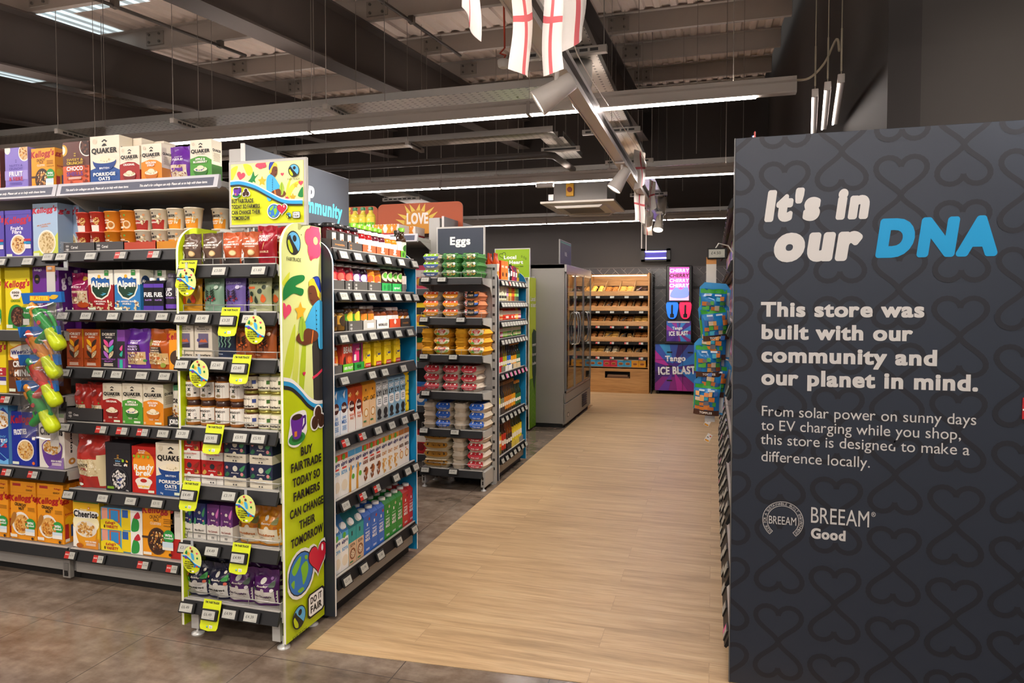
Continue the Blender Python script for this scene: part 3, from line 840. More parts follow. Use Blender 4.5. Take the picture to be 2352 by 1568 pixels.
def picker(cu, cv, s, asp, tall=False):
    """woman in a blue shirt and patterned headscarf holding a leaf"""
    Q = lambda pts: [(cu + x * s, cv + y * s * asp) for x, y in pts]
    o = [('b', '1d2d7c', Q([(-.15, 1.0), (.15, 1.1), (.32, .95), (.35, .6), (.15, .55), (-.05, .7)])), ('b', 'e8c832', Q([(-.3, .9), (-.1, 1.02), (.1, .85), (.32, .5), (.25, .35), (.0, .62), (-.25, .72)])),
         ('b', '2440a8', Q([(-.02, 1.0), (.2, 1.05), (.3, .8), (.32, .55), (.15, .75)])), ('b', '6b3a22', Q([(-.32, .72), (-.05, .78), (.1, .6), (.15, .3), (.0, .12), (-.2, .2), (-.32, .4)])),
         ('b', '6b3a22', Q([(-.06, .3), (.2, .4), (.25, .05), (-.05, -.02)])),
         ('k', '2a150c', Q([(-.28, .52), (-.18, .52)]), .003), ('k', '2a150c', Q([(-.24, .3), (-.14, .28)]), .003),
         ('b', '45ade0', Q([(.0, .2), (.3, .3), (.55, .0), (.55, -1.0), (.45, -1.3), (.2, -1.3), (.05, -.75), (-.55, -.72), (-.6, -.55), (-.25, -.05)])),
         ('k', '2b83b4', Q([(.02, .1), (.05, -.3), (.05, -.7)]), .003),
         ('b', '6b3a22', Q([(.1, -.75), (-.45, -.62), (-.85, -.75), (-1.0, -.95), (-.75, -1.1), (-.45, -1.15), (.1, -1.0)])), ('k', 'ee7f2d', Q([(-.12, -.7), (-.2, -1.12)]), .007),
         ('b', 'a2c437', Q([(-.75, -1.0), (-.85, -.6), (-.7, -.2), (-.5, -.55), (-.55, -.95)])), ('k', '6d8f1c', Q([(-.68, -.95), (-.69, -.3)]), .003),
         ('b', '6b3a22', Q([(-.6, -.7), (-.35, -.62), (-.2, -.8), (-.4, -1.05), (-.62, -1.0)]))]
    for k in range(5): o.append(('e', '1d1d1b', cu + .06 * s, cv + (-.05 - .15 * k) * s * asp, .012 * s * 2))
    return o
Wp, Hp = .30, 1.82
ap = Wp / Hp
def V(y, u=.5): return 1 - (y - (512 + 18 * u)) / (958 - 60 * u)
rim = lambda rad, y0, y1: None
corner = [(0, 0.0), (1, 0), (1, 1)] + [(.4 - .4 * sin(a), 1 - .066 + .066 * cos(a)) for a in [pi / 2 * i / 8 for i in range(9)]]
top_bg = [(0, V(868, 0)), (.25, V(878, .2)), (.5, V(905, .5)), (.75, V(925, .8)), (1, V(928, 1)), (1, 1)] + corner[3:]
it = [('p', CREAM, top_bg)]
it += [('b', 'c9d83a', [(0, V(860, 0)), (.1, V(800, .1)), (.3, V(745, .3)), (.25, V(830, .3)), (.12, V(872, .1))]), ('b', 'b4cc2a', [(.38, V(900, .3)), (.42, V(830, .4)), (.55, V(760, .5)), (.56, V(830, .5)), (.48, V(905, .5))]),
       ('b', 'd6e05c', [(.2, V(885, .2)), (.28, V(810, .3)), (.36, V(760, .3)), (.38, V(830, .4)), (.3, V(890, .3))]), ('b', 'd7de3a', [(0, V(650, 0)), (.18, V(628, .2)), (.1, V(660, .1))])]
wave = [(0, V(866, 0)), (.2, V(873, .2)), (.4, V(892, .4)), (.6, V(915, .6)), (.8, V(928, .8)), (1, V(930, 1))]
it.append(('p', '3a3633', [(.76, V(930, .8)), (.73, V(800, .7)), (.8, V(770, .8)), (1, V(770, 1)), (1, V(932, 1))]))
it.append(('k', 'e83d5c', [(.74, V(872, .7)), (.86, V(866, .9)), (1.0, V(856, 1))], .012))
for c, dy, wd in (('f4f3ee', 0, .016), ('2f9fd8', -.010, .018), ('2a2a2c', -.020, .016)):
    it.append(('k', c, spline([(a, b + dy) for a, b in wave], 5, False), wd))
it += ft_logo(.28, V(563, .28), .175, ap * 1.0)
it += [('t', '1d1d1b', 'FAIRTRADE', .28, V(600, .28), .0088, .36, 0), ('e', '1d1d1b', .47, V(545, .45), .01)]
fx, fy = .84, V(560, .85)
for k in range(5):
    a = 2 * pi * k / 5 + .4
    it.append(('e', 'e84a6f', min(.86, fx + .16 * cos(a)), fy + .16 * ap * sin(a) * 1.05, .125, .125 * ap * 1.1))
it += [('e', 'f0e98c', fx, fy, .06), ('p', 'e23a5c', heart(.72, V(599, .7), .05, ap)), ('p', 'e84a6f', heart(.06, V(715, .06), .14, ap, -.2)), ('p', 'd4285a', heart(.5, V(860, .5), .04, ap)),
       ('b', '18803c', [(0, V(690, 0)), (.02, V(662, 0)), (.2, V(640, .2)), (.5, V(636, .5)), (.52, V(648, .5)), (.3, V(660, .3)), (.5, V(668, .5)), (.46, V(682, .5)), (.25, V(676, .25))]),
       ('p', 'f6b52a', star(.42, V(718, .4), .15, ap))]
it += picker(.80, V(715, .75), .50, ap * .92)
it += cup_beans(.31, V(982, .3), .22, ap, .53, .012)
for s, y, wd in (('BUY', 1034, .30), ('FAIRTRADE', 1064, .80), ('TODAY SO', 1098, .72), ('FARMERS', 1130, .70), ('CAN CHANGE', 1166, .88), ('THEIR', 1199, .42), ('TOMORROW', 1232, .84)):
    it.append(('t', '25211c', s, .52, V(y, .5), .0215, wd, 2))
it += earth_heart(.50, V(1306, .5), .46, ap)
it += do_it_fair(.72, V(1390, .75), .46, .062)
it += ft_logo(.27, V(1415, .25), .17, ap) + [('t', '1d1d1b', 'FAIRTRADE', .28, V(1453, .28), .0085, .36, 0)]
q = MB(); art(q, it, lambda u, v, e: (e, u * Wp, v * Hp), Wp, Hp, eps=.00012)
o = q.ob('printed_poster', RP); o.location = (w + .0142, 0, .03)
o['label'] = 'lime poster with picker, cup, globe and heart'

# framed fairtrade sign on top of the unit
SW, SH = .405, .30
r = empty('framed_sign', (-2.122, 2.64, 1.842))
q = MB(); q.box(0, 0, 0, SW, .018, SH, M('b9b8b3', .35, .3), .003); q.box(.014, -.001, .014, SW - .014, .006, SH - .014, M('d7da2c')); q.ob('frame', r)
aw, ah = SW - .03, SH - .03; aa = aw / ah
it = [('r', 'd3da1d', 0, 0, 1, 1)]
wv = [(0, .70), (.15, .70), (.35, .62), (.55, .48), (.75, .36), (1, .335)]
it.append(('p', 'eaeaa2', spline(wv, 4, False) + [(1, 1), (0, 1)]))
it += [('b', 'd0d83a', [(.0, .92), (.1, .97), (.04, .78), (0, .74)]), ('b', 'c9d435', [(.18, 1), (.28, .97), (.31, .86), (.25, .8), (.2, .9)]), ('b', 'd3d93e', [(.78, .4), (.83, .6), (.98, .68), (.86, .52), (.82, .38)]), ('b', 'd3d93e', [(.76, .4), (.78, .6), (.84, .74), (.8, .52)])]
it += [('p', 'ea4a62', heart(.14, .80, .065, aa, -.25)), ('b', '18803c', [(.22, .68), (.28, .76), (.32, .87), (.34, .79), (.39, .82), (.34, .74), (.35, .68), (.31, .7), (.3, .62), (.27, .69)]), ('p', 'f6b52a', star(.44, .70, .062, aa)), ('p', 'f6b52a', star(.9, .6, .035, aa)), ('p', 'ea4a62', heart(.72, .79, .025, aa)), ('p', 'ea4a62', heart(.97, .63, .035, aa)), ('p', 'e8374f', heart(.73, .49, .014, aa)), ('p', 'f6a623', star(.86, .41, .05, aa)), ('p', 'e8374f', star(.78, .39, .04, aa, 7)), ('b', '18803c', [(.93, .43), (.97, .54), (1, .56), (1, .41)])]
for k in range(5):
    a = 2 * pi * k / 5 - .5; it.append(('e', 'ea4a62', .43 + .045 * cos(a), .965 + .03 * min(1.0, sin(a)), .035, .035))
it += [('p', '3a3633', [(.52, .53), (.68, .53), (.70, .36), (.52, .5)])]
P2 = [(-x, y) for x, y in ((0, 0),)]
def mirror(items, cu):
    out = []
    for i in items:
        i = list(i)
        if i[0] in 'pbk': i[2] = [(2 * cu - a, b) for a, b in i[2]]
        elif i[0] == 'e': i[2] = 2 * cu - i[2]
        out.append(tuple(i))
    return out
it += mirror(picker(.60, .72, .17, aa * 1.12), .60)
for c, dy, wd in (('f4f3ee', .02, .009), ('2f9fd8', -.02, .018), ('2a2a2c', -.055, .007)):
    it.append(('k', c, spline([(a, b + dy) for a, b in wv], 5, False), wd))
it += ft_logo(.885, .84, .075, aa) + [('t', '1d1d1b', 'FAIRTRADE', .885, .70, .032, .17, 0)]
it += cup_beans(.095, .53, .06, aa, .13, -.01)
for k, s in enumerate(('BUY FAIRTRADE', 'TODAY SO FARMERS', 'CAN CHANGE THEIR', 'TOMORROW')):
    V_, T_, tot = text2d(s, .05); wd = tot * .0625 * ah / aw * .62
    it.append(('t', '25211c', s, .025 + wd / 2, .385 - .095 * k, .066, wd, 2))
it += earth_heart(.655, .20, .115, aa) + ft_logo(.82, .11, .035, aa) + do_it_fair(.925, .115, .105, .11)
art(q := MB(), it, lambda u, v, e: (.015 + u * aw, -.0012 - e, .015 + v * ah), aw, ah, eps=.00015)
q.ob('poster', r)
q = MB()
for x in (.07, .10): q.box(x, .02, -.06, x + .012, .03, .02, LGREY)
q.tube([(.0, .02, -.012), (.06, .02, -.012)], .004, LGREY, 6); q.ob('holder', r)
tag(r, 'framed lime sign with farmer picture and slogan, standing on top of the end unit', 'sign', 'framed aisle signs')

# jam and milk end of the first gondola -------------------------------------
def endcap(name, label, xf, y0, y1, shelves, depth=.40, ztop=1.80, near=NAVY, far=BLUE, group='aisle end bays'):
    cy = (y0 + y1) / 2; hw = (y1 - y0) / 2
    r = empty(name, (xf, cy, 0), pi / 2)
    q = MB(); q.box(-hw, depth, .05, hw, depth + .02, ztop, M('4a4a4e', .6)); q.ob('back_panel', r)
    q = MB(); q.box(-hw + .003, .03, .06, hw - .003, depth, .14, M('8b8782', .5)); q.ob('base', r)
    q = MB(); q.box(-hw + .004, .02, .06, hw - .004, .032, .175, M('8e8a84', .5)); q.ob('kick_plate', r)
    q = MB(); q.box(-hw, .05, 0, hw, depth, .06, BLACK); q.ob('toe_strip', r)
    side_panel(r, -hw - .016, -.004, depth + .02, .02, ztop, near, BLUE, .12)
    side_panel(r, hw + .002, -.004, depth + .02, .02, ztop, BLUE, far, .12)
    for z in shelves: shelf(r, -hw + .004, hw - .004, z, depth, .012, brackets=False, col=M('5d5b5a', .5))
    tag(r, label, 'shelving', group); return r
JZ = (1.757, 1.562, 1.36, 1.16, .862, .56, .192)
JAM = endcap('end_bay', 'aisle end bay of jams and milk cartons with a bright blue far side', -1.70, 2.825, 3.735, JZ)
OZ = (1.695, 1.515, 1.35, 1.2, .91, .548, .205)
OIL = endcap('end_bay', 'aisle end bay of sauces and oils behind the egg shelves', -1.70, 5.395, 6.235, OZ)

# egg unit -------------------------------------------------------------------
EX0, EX1, EY0 = -2.285, -1.735, 5.10
EGG = empty('egg_display_unit', (EX0, EY0, 0)); w = EX1 - EX0
q = MB(); q.box(0, .26, .12, w, .275, 1.81, M('b0aca7', .5)); q.box(-.0, .25, 1.79, w, .28, 1.82, LGREY, .003); q.ob('back_panel', EGG)
for x in (.0, w + .01): upright(EGG, x, .235, 1.82, .034, .04, .0)
EZ = (1.70, 1.38, 1.082, .785, .482, .162)
for z in EZ: shelf(EGG, .006, w - .006, z, .26, 0, guard=.045, brc=M('b4b3ae', .4))
for x in (.03, w - .01):
    q = MB(); q.box(x - .018, .01, .03, x + .018, .27, .155, M('a5a39e', .45), .003)
    for k in (.05, .09): q.box(x - .006, .0085, k, x + .006, .012, k + .03, M('2a2826'))
    q.ob('base_arm', EGG)
    for y in (.03, .25):
        q = MB(); q.lathe([(.022, 0), (.022, .005), (.008, .012), (.006, .03)], M('d0d0cc', .3, .3), 12, (x, y, 0)); q.ob('foot', EGG)
q = MB(); q.box(.05, .22, .08, w - .04, .235, .16, M('4c4a48')); q.ob('rear_bar', EGG)
tag(EGG, 'grey end unit with six wire-fronted shelves of egg boxes', 'display unit')

r = empty('framed_sign', (-2.228, 5.33, 1.80))
q = MB(); q.box(0, 0, 0, .43, .018, .335, M('c3c2bd', .35, .3), .003); q.ob('frame', r)
q = MB(); art(q, [('r', '3e4552', 0, 0, 1, 1), ('t', 'f3f3f1', 'Eggs', .5, .66, .22, .46, 2)], lambda u, v, e: (.014 + u * .402, -.0005 - e, .014 + v * .307), .402, .307); q.ob('poster', r)
tag(r, 'framed dark grey sign reading Eggs in white letters', 'sign', 'framed aisle signs')

# second gondola behind: shelves, overhead shelf, boards
BAY2 = bay('shelving_bay', 'grey shelving bay left of the egg boxes, behind the blue jam bay side', -4.9, -2.31, 5.38, .42, (1.62, 1.30, 1.0, .62, .2), (2.04, 5.16), 2.20)
r = empty('header_board', (-2.20, 5.42, 0))
q = MB(); q.box(-.13, -.01, 1.78, -.03, .08, 2.225, LGREY, .003); q.ob('post', r)
q = MB(); q.box(-.012, .0, 1.55, .006, .80, 2.235, M('77777a', .45), .002); q.box(-.013, -.006, 1.55, .007, .001, 2.237, M('d5d3ce')); q.ob('board', r)
tag(r, 'plain grey header board and post behind the Eggs sign', 'sign', 'header boards')
def sunboard(x0, x1, y, z0, z1, label):
    r = empty('promotional_board', (x0, y, z0)); w, h = x1 - x0, z1 - z0; rr = .05
    pts = [(0, 0), (w, 0)] + [(w - rr + rr * cos(a), h - rr + rr * sin(a)) for a in [pi / 2 * i / 6 for i in range(7)]] + [(rr - rr * sin(a), h - rr + rr * cos(a)) for a in [pi / 2 * i / 6 for i in range(7)]]
    q = MB(); q.prism(pts, 'y', 0, .012, M('b5552f', .5)); q.ob('panel', r)
    it = []; cu, cv = .48, .28; ru = .16; rv = ru * w / h
    for k in range(9):
        a = pi * (k + .35) / 9.0 + .02
        def pt(rad, t): return (cu + rad * ru * cos(t), min(.985, cv + rad * rv * sin(t)))
        it.append(('p', 'e3c04c', [pt(1.02, a - .155), pt(1.02, a + .155), pt(1.72, a + .05)] if k % 2 else [pt(1.02, a - .155), pt(1.02, a + .155), pt(1.72, a - .06)]))
    it += [('p', 'd4922f', [(cu + ru * cos(a), max(0.0, cv + rv * sin(a))) for a in [-.7 + (pi + 1.4) * i / 30 for i in range(31)]]), ('t', 'efe9e0', 'LOVE', cu, .50, .36, .26, 2)]
    q = MB(); art(q, it, lambda u, v, e: (u * w, -.001 - e, v * h), w, h, eps=.0004); q.ob('print', r)
    tag(r, label, 'sign', 'orange sun boards')
sunboard(-2.985, -2.15, 5.75, 2.13, 2.41, 'orange board with yellow sun and the word LOVE above the second gondola')
sunboard(-3.83, -2.99, 5.75, 2.12, 2.40, 'orange sun board further left, half hidden behind the dark community board')

# local display beyond the oils
LOC = empty('end_display_unit', (-2.62, 7.70, 0)); w = .555
q = MB(); q.box(0, .28, .1, w, .295, 1.82, M('a9a8a3', .5)); q.ob('back_panel', LOC)
for z in (1.5, 1.1, .7, .3): shelf(LOC, .006, w - .006, z, .27, 0)
q = MB(); q.box(.02, .03, 0, w - .02, .27, .12, BLACK); q.ob('base', LOC)
side_panel(LOC, -.016, 0, .295, .02, 1.8, LIME, LIME, .02)
sp = side_panel(LOC, w, 0, .295, .02, 1.80, 'c3d63a', LIME, .02)
it = [('r', 'c8dc3c', 0, 0, 1, 1), ('r', '6ea21e', 0, 0, 1, .33)]
for k in range(8): it.append(('k', '86b835', [(.1, .04 * k), (.5, .04 * k + .03), (.9, .04 * k)], .008))
it += [('p', '23402c', [(.35, .63), (.62, .66), (1, .64), (1, .36), (.72, .24), (.4, .36)]), ('t', 'f4f4ef', 'Local', .5, .86, .03, .8, 2), ('t', 'f4f4ef', 'to heart', .55, .82, .03, .8, 2), ('t', 'f4f4ef', 'community', .65, .555, .022, .6, 1), ('t', 'f4f4ef', 'from our', .65, .49, .022, .6, 1), ('t', 'f4f4ef', 'foodies', .65, .43, .022, .6, 1)]
q = MB(); art(q, it, lambda u, v, e: (w + .0145 + e, u * .295, .02 + v * 1.78), .295, 1.78); q.ob('printed_poster', sp)
tag(LOC, 'lime green local produce end unit against the tall glass fridge', 'display unit')
xa, za = onY(1136, 575, 7.95); xb, zb = onY(1213, 640, 7.95)
r = empty('framed_sign', (xa, 7.95, 1.80)); sw, sh = .45, za - 1.80 + .02
q = MB(); q.box(0, 0, 0, sw, .018, sh, M('c3c2bd', .35, .3), .003); q.ob('frame', r)
it = [('r', '8fb51c', 0, 0, 1, 1), ('k', '23301a', heart(.22, .78, .1, (sw / sh), .3), .006, True), ('t', 'f4f4ef', 'Local', .44, .72, .13, .38, 2), ('t', 'f4f4ef', 'at Heart', .52, .54, .13, .60, 2), ('t', '23301a', 'favourites', .68, .40, .06, .3, 0)]
for x, y in ((.78, .74), (.85, .71), (.9, .66)): it.append(('k', '23301a', [(x + .018 * cos(a), y + .035 * sin(a)) for a in [pi / 4 * i for i in range(8)]], .003, True))
q = MB(); art(q, it, lambda u, v, e: (.012 + u * (sw - .024), -.0005 - e, .012 + v * (sh - .024)), sw - .024, sh - .024); q.ob('poster', r)
tag(r, 'framed green sign with a heart outline above the oil bay', 'sign', 'framed aisle signs')

# ================================================================ goods
def GM(h): return M(h, .32)
def proto(name, mb, w, d, h, kids=()):
    p = Proto(name, mb.mesh(name), [(n, k.mesh(n)) for n, k in kids]); p.w, p.d, p.h = w, d, h; return p
def box_p(name, w, d, h, col, fr=(), sd=(), top=None, lid=None, tp=()):
    q = MB(); q.box(-w / 2, -d / 2, 0, w / 2, d / 2, h, M(col, .4), .0012)
    art(q, fr, front(w, -d / 2, 0, h), w, h)
    if sd: art(q, sd, rside(d, w / 2, 0, h), d, h)
    if top: art(q, [('r', top, .01, .01, .99, .99)], lambda u, v, e: (-w / 2 + u * w, -d / 2 + v * d, h + e), w, d)
    kids = []
    if lid:                                     # the tuck flap of the carton
        k = MB(); k.box(-w / 2 - .0006, -d / 2 - .0012, h * (1 - lid), w / 2 + .0006, d / 2 + .0006, h + .0008, M(col, .4), .001)
        kids.append(('flap', k))
    return proto(name, q, w, d, h, kids)
def bag(name, w, d, h, col, fr=(), seal=.07, seed=1, nx=12, nz=14, rough=.22, back=None, slump=0.0, belly=.45):
    sd = seed * 1.7
    def pt(i, j, s):
        u, v = i / nx, j / nz
        e = max(0.0, 1 - abs(2 * u - 1) ** 2.4) ** .55
        tv = min(1.0, max(0.0, (1 - seal - v) / .34)); tv = tv * tv * (3 - 2 * tv)
        b = (.62 + .38 * min(1, v / belly)) if v < belly else 1.0
        D = d / 2 * e * (.05 + .95 * tv) * b
        D += d * .075 * sin(u * 8 + sd) * sin(v * 10 + sd * 2) * e + d * .04 * sin(u * 19 + sd * 3 + v * 7) * (1 - tv * .5)
        ww = w * (1 - .05 * sin(pi * min(1, v * 1.1)) * tv + .015 * (1 - tv))
        zz = h * v + h * .012 * sin(u * 11 + sd) * (v > .9)
        return ((u - .5) * ww + slump * v * v, -s * D - slump * .6 * v * v, zz)
    G = [[pt(i, j, 1) for i in range(nx + 1)] for j in range(nz + 1)]; B = [[pt(i, j, -1) for i in range(nx + 1)] for j in range(nz + 1)]
    q = MB(); mt = M(col, rough)
    fs = [(j * (nx + 1) + i, j * (nx + 1) + i + 1, (j + 1) * (nx + 1) + i + 1, (j + 1) * (nx + 1) + i) for j in range(nz) for i in range(nx)]
    q.add([p for r in G for p in r], fs, mt, True); q.add([p for r in B for p in r], [f[::-1] for f in fs], back or mt, True)
    for i0 in (0, nx):
        v = [G[j][i0] for j in range(nz + 1)] + [B[j][i0] for j in range(nz + 1)]; n = nz + 1
        q.add(v, [(j, j + 1, n + j + 1, n + j) if i0 == 0 else (n + j, n + j + 1, j + 1, j) for j in range(nz)], mt)
    q.add(G[nz] + B[nz], [(i, i + 1, nx + 2 + i, nx + 1 + i) for i in range(nx)], mt); q.add(G[0] + B[0], [(nx + 1 + i, nx + 2 + i, i + 1, i) for i in range(nx)], mt)
    def P(u, v, e):
        a, b = min(max(u, 0), .9999) * nx, min(max(v, 0), .9999) * nz; i, j = int(a), int(b); a -= i; b -= j
        p = [(G[j][i][k] * (1 - a) + G[j][i + 1][k] * a) * (1 - b) + (G[j + 1][i][k] * (1 - a) + G[j + 1][i + 1][k] * a) * b for k in range(3)]
        return (p[0], p[1] - .0006 - 2 * e, p[2])
    art(q, fr, P, w, h, sub=12, eps=.0003)
    return proto(name, q, w, d, h)
def cyl(r, z0, h, span=2.4):
    return lambda u, v, e: ((r + e) * cos(-pi / 2 + (u - .5) * span), (r + e) * sin(-pi / 2 + (u - .5) * span), z0 + v * h)
def jar(name, r, h, content, lid, lab=(), lh=(.12, .62), span=2.6, n=18, cap=.17, rough=.1, lidr=.92, lidm=0.0):
    q = MB(); b = h * (1 - cap)
    q.lathe([(r * .86, 0), (r * .97, h * .02), (r, h * .06), (r, b * .80), (r * .97, b * .88), (r * .82, b * .97), (r * .8, b)], M(content, rough), n)
    if lab: art(q, lab, cyl(r, h * lh[0], h * lh[1], span), r * span, h * lh[1], sub=8, eps=.0004)
    k = MB(); k.lathe([(r * lidr, b), (r * lidr * 1.02, b + h * cap * .15), (r * lidr, h * .975), (r * lidr * .9, h)], M(lid, .25, lidm), n)
    return proto(name, q, 2 * r, 2 * r, h, [('lid', k)])
def bottle(name, r, h, col, cap, lab=(), lh=(.12, .4), neck=.36, sh=.62, caph=.09, n=12, span=2.6, rough=.08):
    q = MB(); b = h * (1 - caph); ne = max(sh + .12, 1 - caph - .18)
    q.lathe([(r * .85, 0), (r, h * .02), (r, h * sh), (r * .9, h * (sh + .05)), (r * neck * 1.1, h * ne), (r * neck, b)], M(col, rough), n)
    if lab: art(q, lab, cyl(r, h * lh[0], h * lh[1], span), r * span, h * lh[1], sub=6, eps=.0004)
    k = MB(); k.lathe([(r * neck * 1.25, b - .002), (r * neck * 1.25, h * .99), (r * neck * 1.1, h)], M(cap, .35), n)
    return proto(name, q, 2 * r, 2 * r, h, [('cap', k)])
def carton(name, w, d, h, col, fr=(), cap='f2f1ec', sd=(), slant=.018, slope=0, tcol=None):
    q = MB(); hw, hd = w / 2, d / 2; mt = M(col, .35); sh = slope * .72 or slant; sv = slope or slant; k = MB()
    q.prism([(-hd, 0), (hd, 0), (hd, h), (-hd + sh, h), (-hd, h - sv)], 'x', -hw, hw, mt)
    art(q, fr, front(w, -hd, 0, h - sv), w, h - sv)
    if sd: art(q, sd, rside(d, hw, 0, h - sv), d, h)
    r = w * .27; c = M(cap, .4)
    if slope:                                   # a steep sloping top with the cap screwed into it
        L = sqrt(sh * sh + sv * sv); ny, nz = -sv / L, sh / L
        if tcol: art(q, [('r', tcol, .0, .0, 1, 1)], lambda u, v, e: (-hw + u * w, -hd + sh * v + ny * e, h - sv + sv * v + nz * e), w, L)
        p = MB(); p.lathe([(r, -.002), (r, .012), (r * .93, .014)], c, 14)
        k.merge(p, Matrix.Translation((0, -hd + sh * .32, h - sv * .68)) @ Matrix.Rotation(atan2(sv, sh), 4, 'X'))
    else: k.lathe([(r, h - .004), (r, h + .012), (r * .93, h + .014)], c, 14, (0, -hd + slant + w * .24, 0))
    return proto(name, q, w, d, h, [('cap', k)])
def tray_p(name, w, d, h, col, fr=(), lip=1.0):
    q = MB(); t = .003; mt = M(col, .55)
    q.box(-w / 2, -d / 2, 0, w / 2, d / 2, t, mt); q.box(-w / 2, -d / 2, 0, w / 2, -d / 2 + t, h * lip, mt)
    for s in (-1, 1): q.prism([(-d / 2, t), (d / 2, t), (d / 2, h * 1.5), (-d / 2, h * lip)], 'x', s * (w / 2 - t / 2) - t / 2, s * (w / 2 - t / 2) + t / 2, mt)
    art(q, fr, front(w, -d / 2, 0, h * lip), w, h * lip)
    return proto(name, q, w, d, h)

class Shelf:
    """one shelf to fill: face says which way it looks, f0 is where the fronts of the goods stand"""
    def __init__(s, where, face, f0, z): s.where, s.face, s.f0, s.z = where, face, f0, z
    def at(s, p, c, desc, cat, group, row=0, gap=.004, lev=0, dz=None, turn=0.0, off=0.0, z=None):
        dep = s.f0_dir(off + row * (p.d + gap) + p.d / 2)
        zz = (s.z if z is None else z) + lev * (dz or p.h) + .0006
        rz = {'-y': 0, '+x': pi / 2, '-x': -pi / 2}[s.face] + turn
        x, y = (c, dep) if s.face == '-y' else (dep, c)
        return put(p, x, y, zz, rz, desc, cat, s.where, group, s.face)
    def f0_dir(s, a): return s.f0 + a if s.face != '+x' else s.f0 - a

def bowl(cu, cv, ru, rim, bits, n=40, body=None, asp=1.0, sz=.006, inner='e9e2d2'):
    o = []
    if body: o.append(('p', body, [(cu - ru, cv)] + [(cu + ru * cos(a), cv + ru * 1.25 * asp * sin(a)) for a in [pi + pi * i / 14 for i in range(15)]] + [(cu + ru, cv)]))
    o += [('e', rim, cu, cv, ru, ru * asp * (.95 if not body else .5)), ('e', inner, cu, cv, ru * .9, ru * asp * (.85 if not body else .43)), ('c', bits, cu, cv, ru * .8, ru * asp * (.76 if not body else .40), n, sz)]
    return o
NUTS, CHOC, OATS, RINGS = ['c98a3c', 'e0ad62', 'a9662a', 'f0d39a'], ['5a3626', '3e241a', '7a4b34'], ['e6d9b8', 'd2bf94', 'f2e9cf', 'bfa877'], ['d9a659', 'b97f35', 'edc684']
def kell(v=.86, c='b51f2e', hv=.10, w=1.0, u=.5): return ('t', c, "Kellogg's", u, v, hv * 1.2, w * .98, 2, .22, .07)
def nutri(u, v, w=.22, col='dfe9d0'): return ('r', col, u, v, u + w, v + .05)

CB = {}
CB['lilac'] = box_p('cereal_box', .165, .075, .25, '8a7acb', [('e', 'f3efe2', .12, .96, .13, .1), ('e', 'f3efe8', .86, .88, .26, .19), ('e', 'd8b98c', .86, .88, .23, .165), ('c', NUTS, .84, .89, .17, .14, 46, .007), ('r', 'a294d8', 0, .30, 1, .50), ('r', '9182cf', 0, 0, 1, .16),
      ('t', '3a2a86', 'co', .5, .73, .03), ('t', '3a2a86', 'op', .5, .69, .03), ('t', '4a3896', 'NUTTY &', .5, .61, .045, .58, 0), ('t', '4a3896', 'CRUNCHY', .5, .54, .05, .6, 0), ('t', 'f6f4fb', 'FRUIT', .5, .43, .10, .6, 2), ('t', 'c2334f', '& FIBRE', .5, .32, .08, .6, 1), ('l', '5a49a6', 3, .2, .2, .75, .25), nutri(.03, .03)] + [('b', '7565bd', [(.1 + .2 * k, .02), (.16 + .2 * k, .08), (.1 + .2 * k, .15), (.04 + .2 * k, .08)]) for k in range(5)])
def clusters(w, d, h): return box_p('cereal_box', w, d, h, 'f2a11f', [kell(.875, 'b5302e', .12), ('t', '3b2417', 'CRUNCHY', .42, .73, .06, .38, 1, 0, .08), ('t', '3b2417', 'NUT', .44, .67, .045, .18, 1), ('t', 'f5ead0', 'CLUSTERS', .42, .61, .045, .34, 1), ('t', '3b2417', 'CHOCOLATE', .82, .58, .022, .3, 1), ('l', 'a56a12', 3, .66, .62, .95, .72),
      ('e', '4a3226', .47, .29, .30, .25), ('e', '3a261c', .47, .29, .265, .22), ('c', NUTS + CHOC, .47, .29, .22, .185, 60, .0075), ('r', '4a3226', 0, .33, .2, .37), ('e', '2f9a44', .83, .40, .17, .12), ('t', 'ffffff', 'WIN', .83, .42, .05, .22, 2), ('t', 'ffffff', 'football', .83, .37, .03, .27, 1), ('r', 'cfe3ee', .64, .20, .97, .30), ('r', 'efefe6', .64, .15, .97, .20), nutri(.05, .03, .25, 'efe8d8'), ('e', '3b2417', .88, .07, .05, .03)],
      [('t', 'b5302e', "gg's", .5, .88, .1, .8, 2, .2), ('r', 'b5302e', .1, .12, .4, .36), ('e', 'f2c21f', .35, .45, .25, .08), ('r', '2c4b8f', .55, .2, .85, .4), ('t', 'b5302e', 'town', .5, .6, .05, .7)])
CB['clusters'] = clusters(.165, .07, .235)
CB['choco'] = box_p('cereal_box', .178, .08, .255, '63382f', [('r', 'd4603b', 0, 0, 1, .5), ('e', 'e2b445', .02, .83, .16, .12), ('e', 'f4ecd8', .0, .83, .11, .09), ('e', 'efe6dc', .92, .88, .28, .2), ('e', '3a211b', .93, .88, .255, .18), ('c', CHOC, .9, .88, .2, .15, 36, .008)] + [('e', 'a33f26', .08 + .12 * k, .05 + .06 * ((k * 3) % 4), .04) for k in range(8)] + [('e', '7c2e1e', .9, .08 + .1 * k, .045) for k in range(5)] +
      [('t', 'e6c52e', 'co', .5, .755, .035), ('t', 'e6c52e', 'op', .5, .71, .035), ('t', 'e6c52e', 'SWEET &', .5, .62, .05, .62, 0), ('t', 'e6c52e', 'CRUNCHY', .5, .55, .055, .62, 1), ('t', 'f7f3ee', 'CHOCO', .5, .44, .085, .62, 2), ('t', '532a86', 'SHELLS', .5, .33, .085, .62, 2), ('l', 'f0d8c8', 2, .2, .22, .8, .27), nutri(.03, .03)])
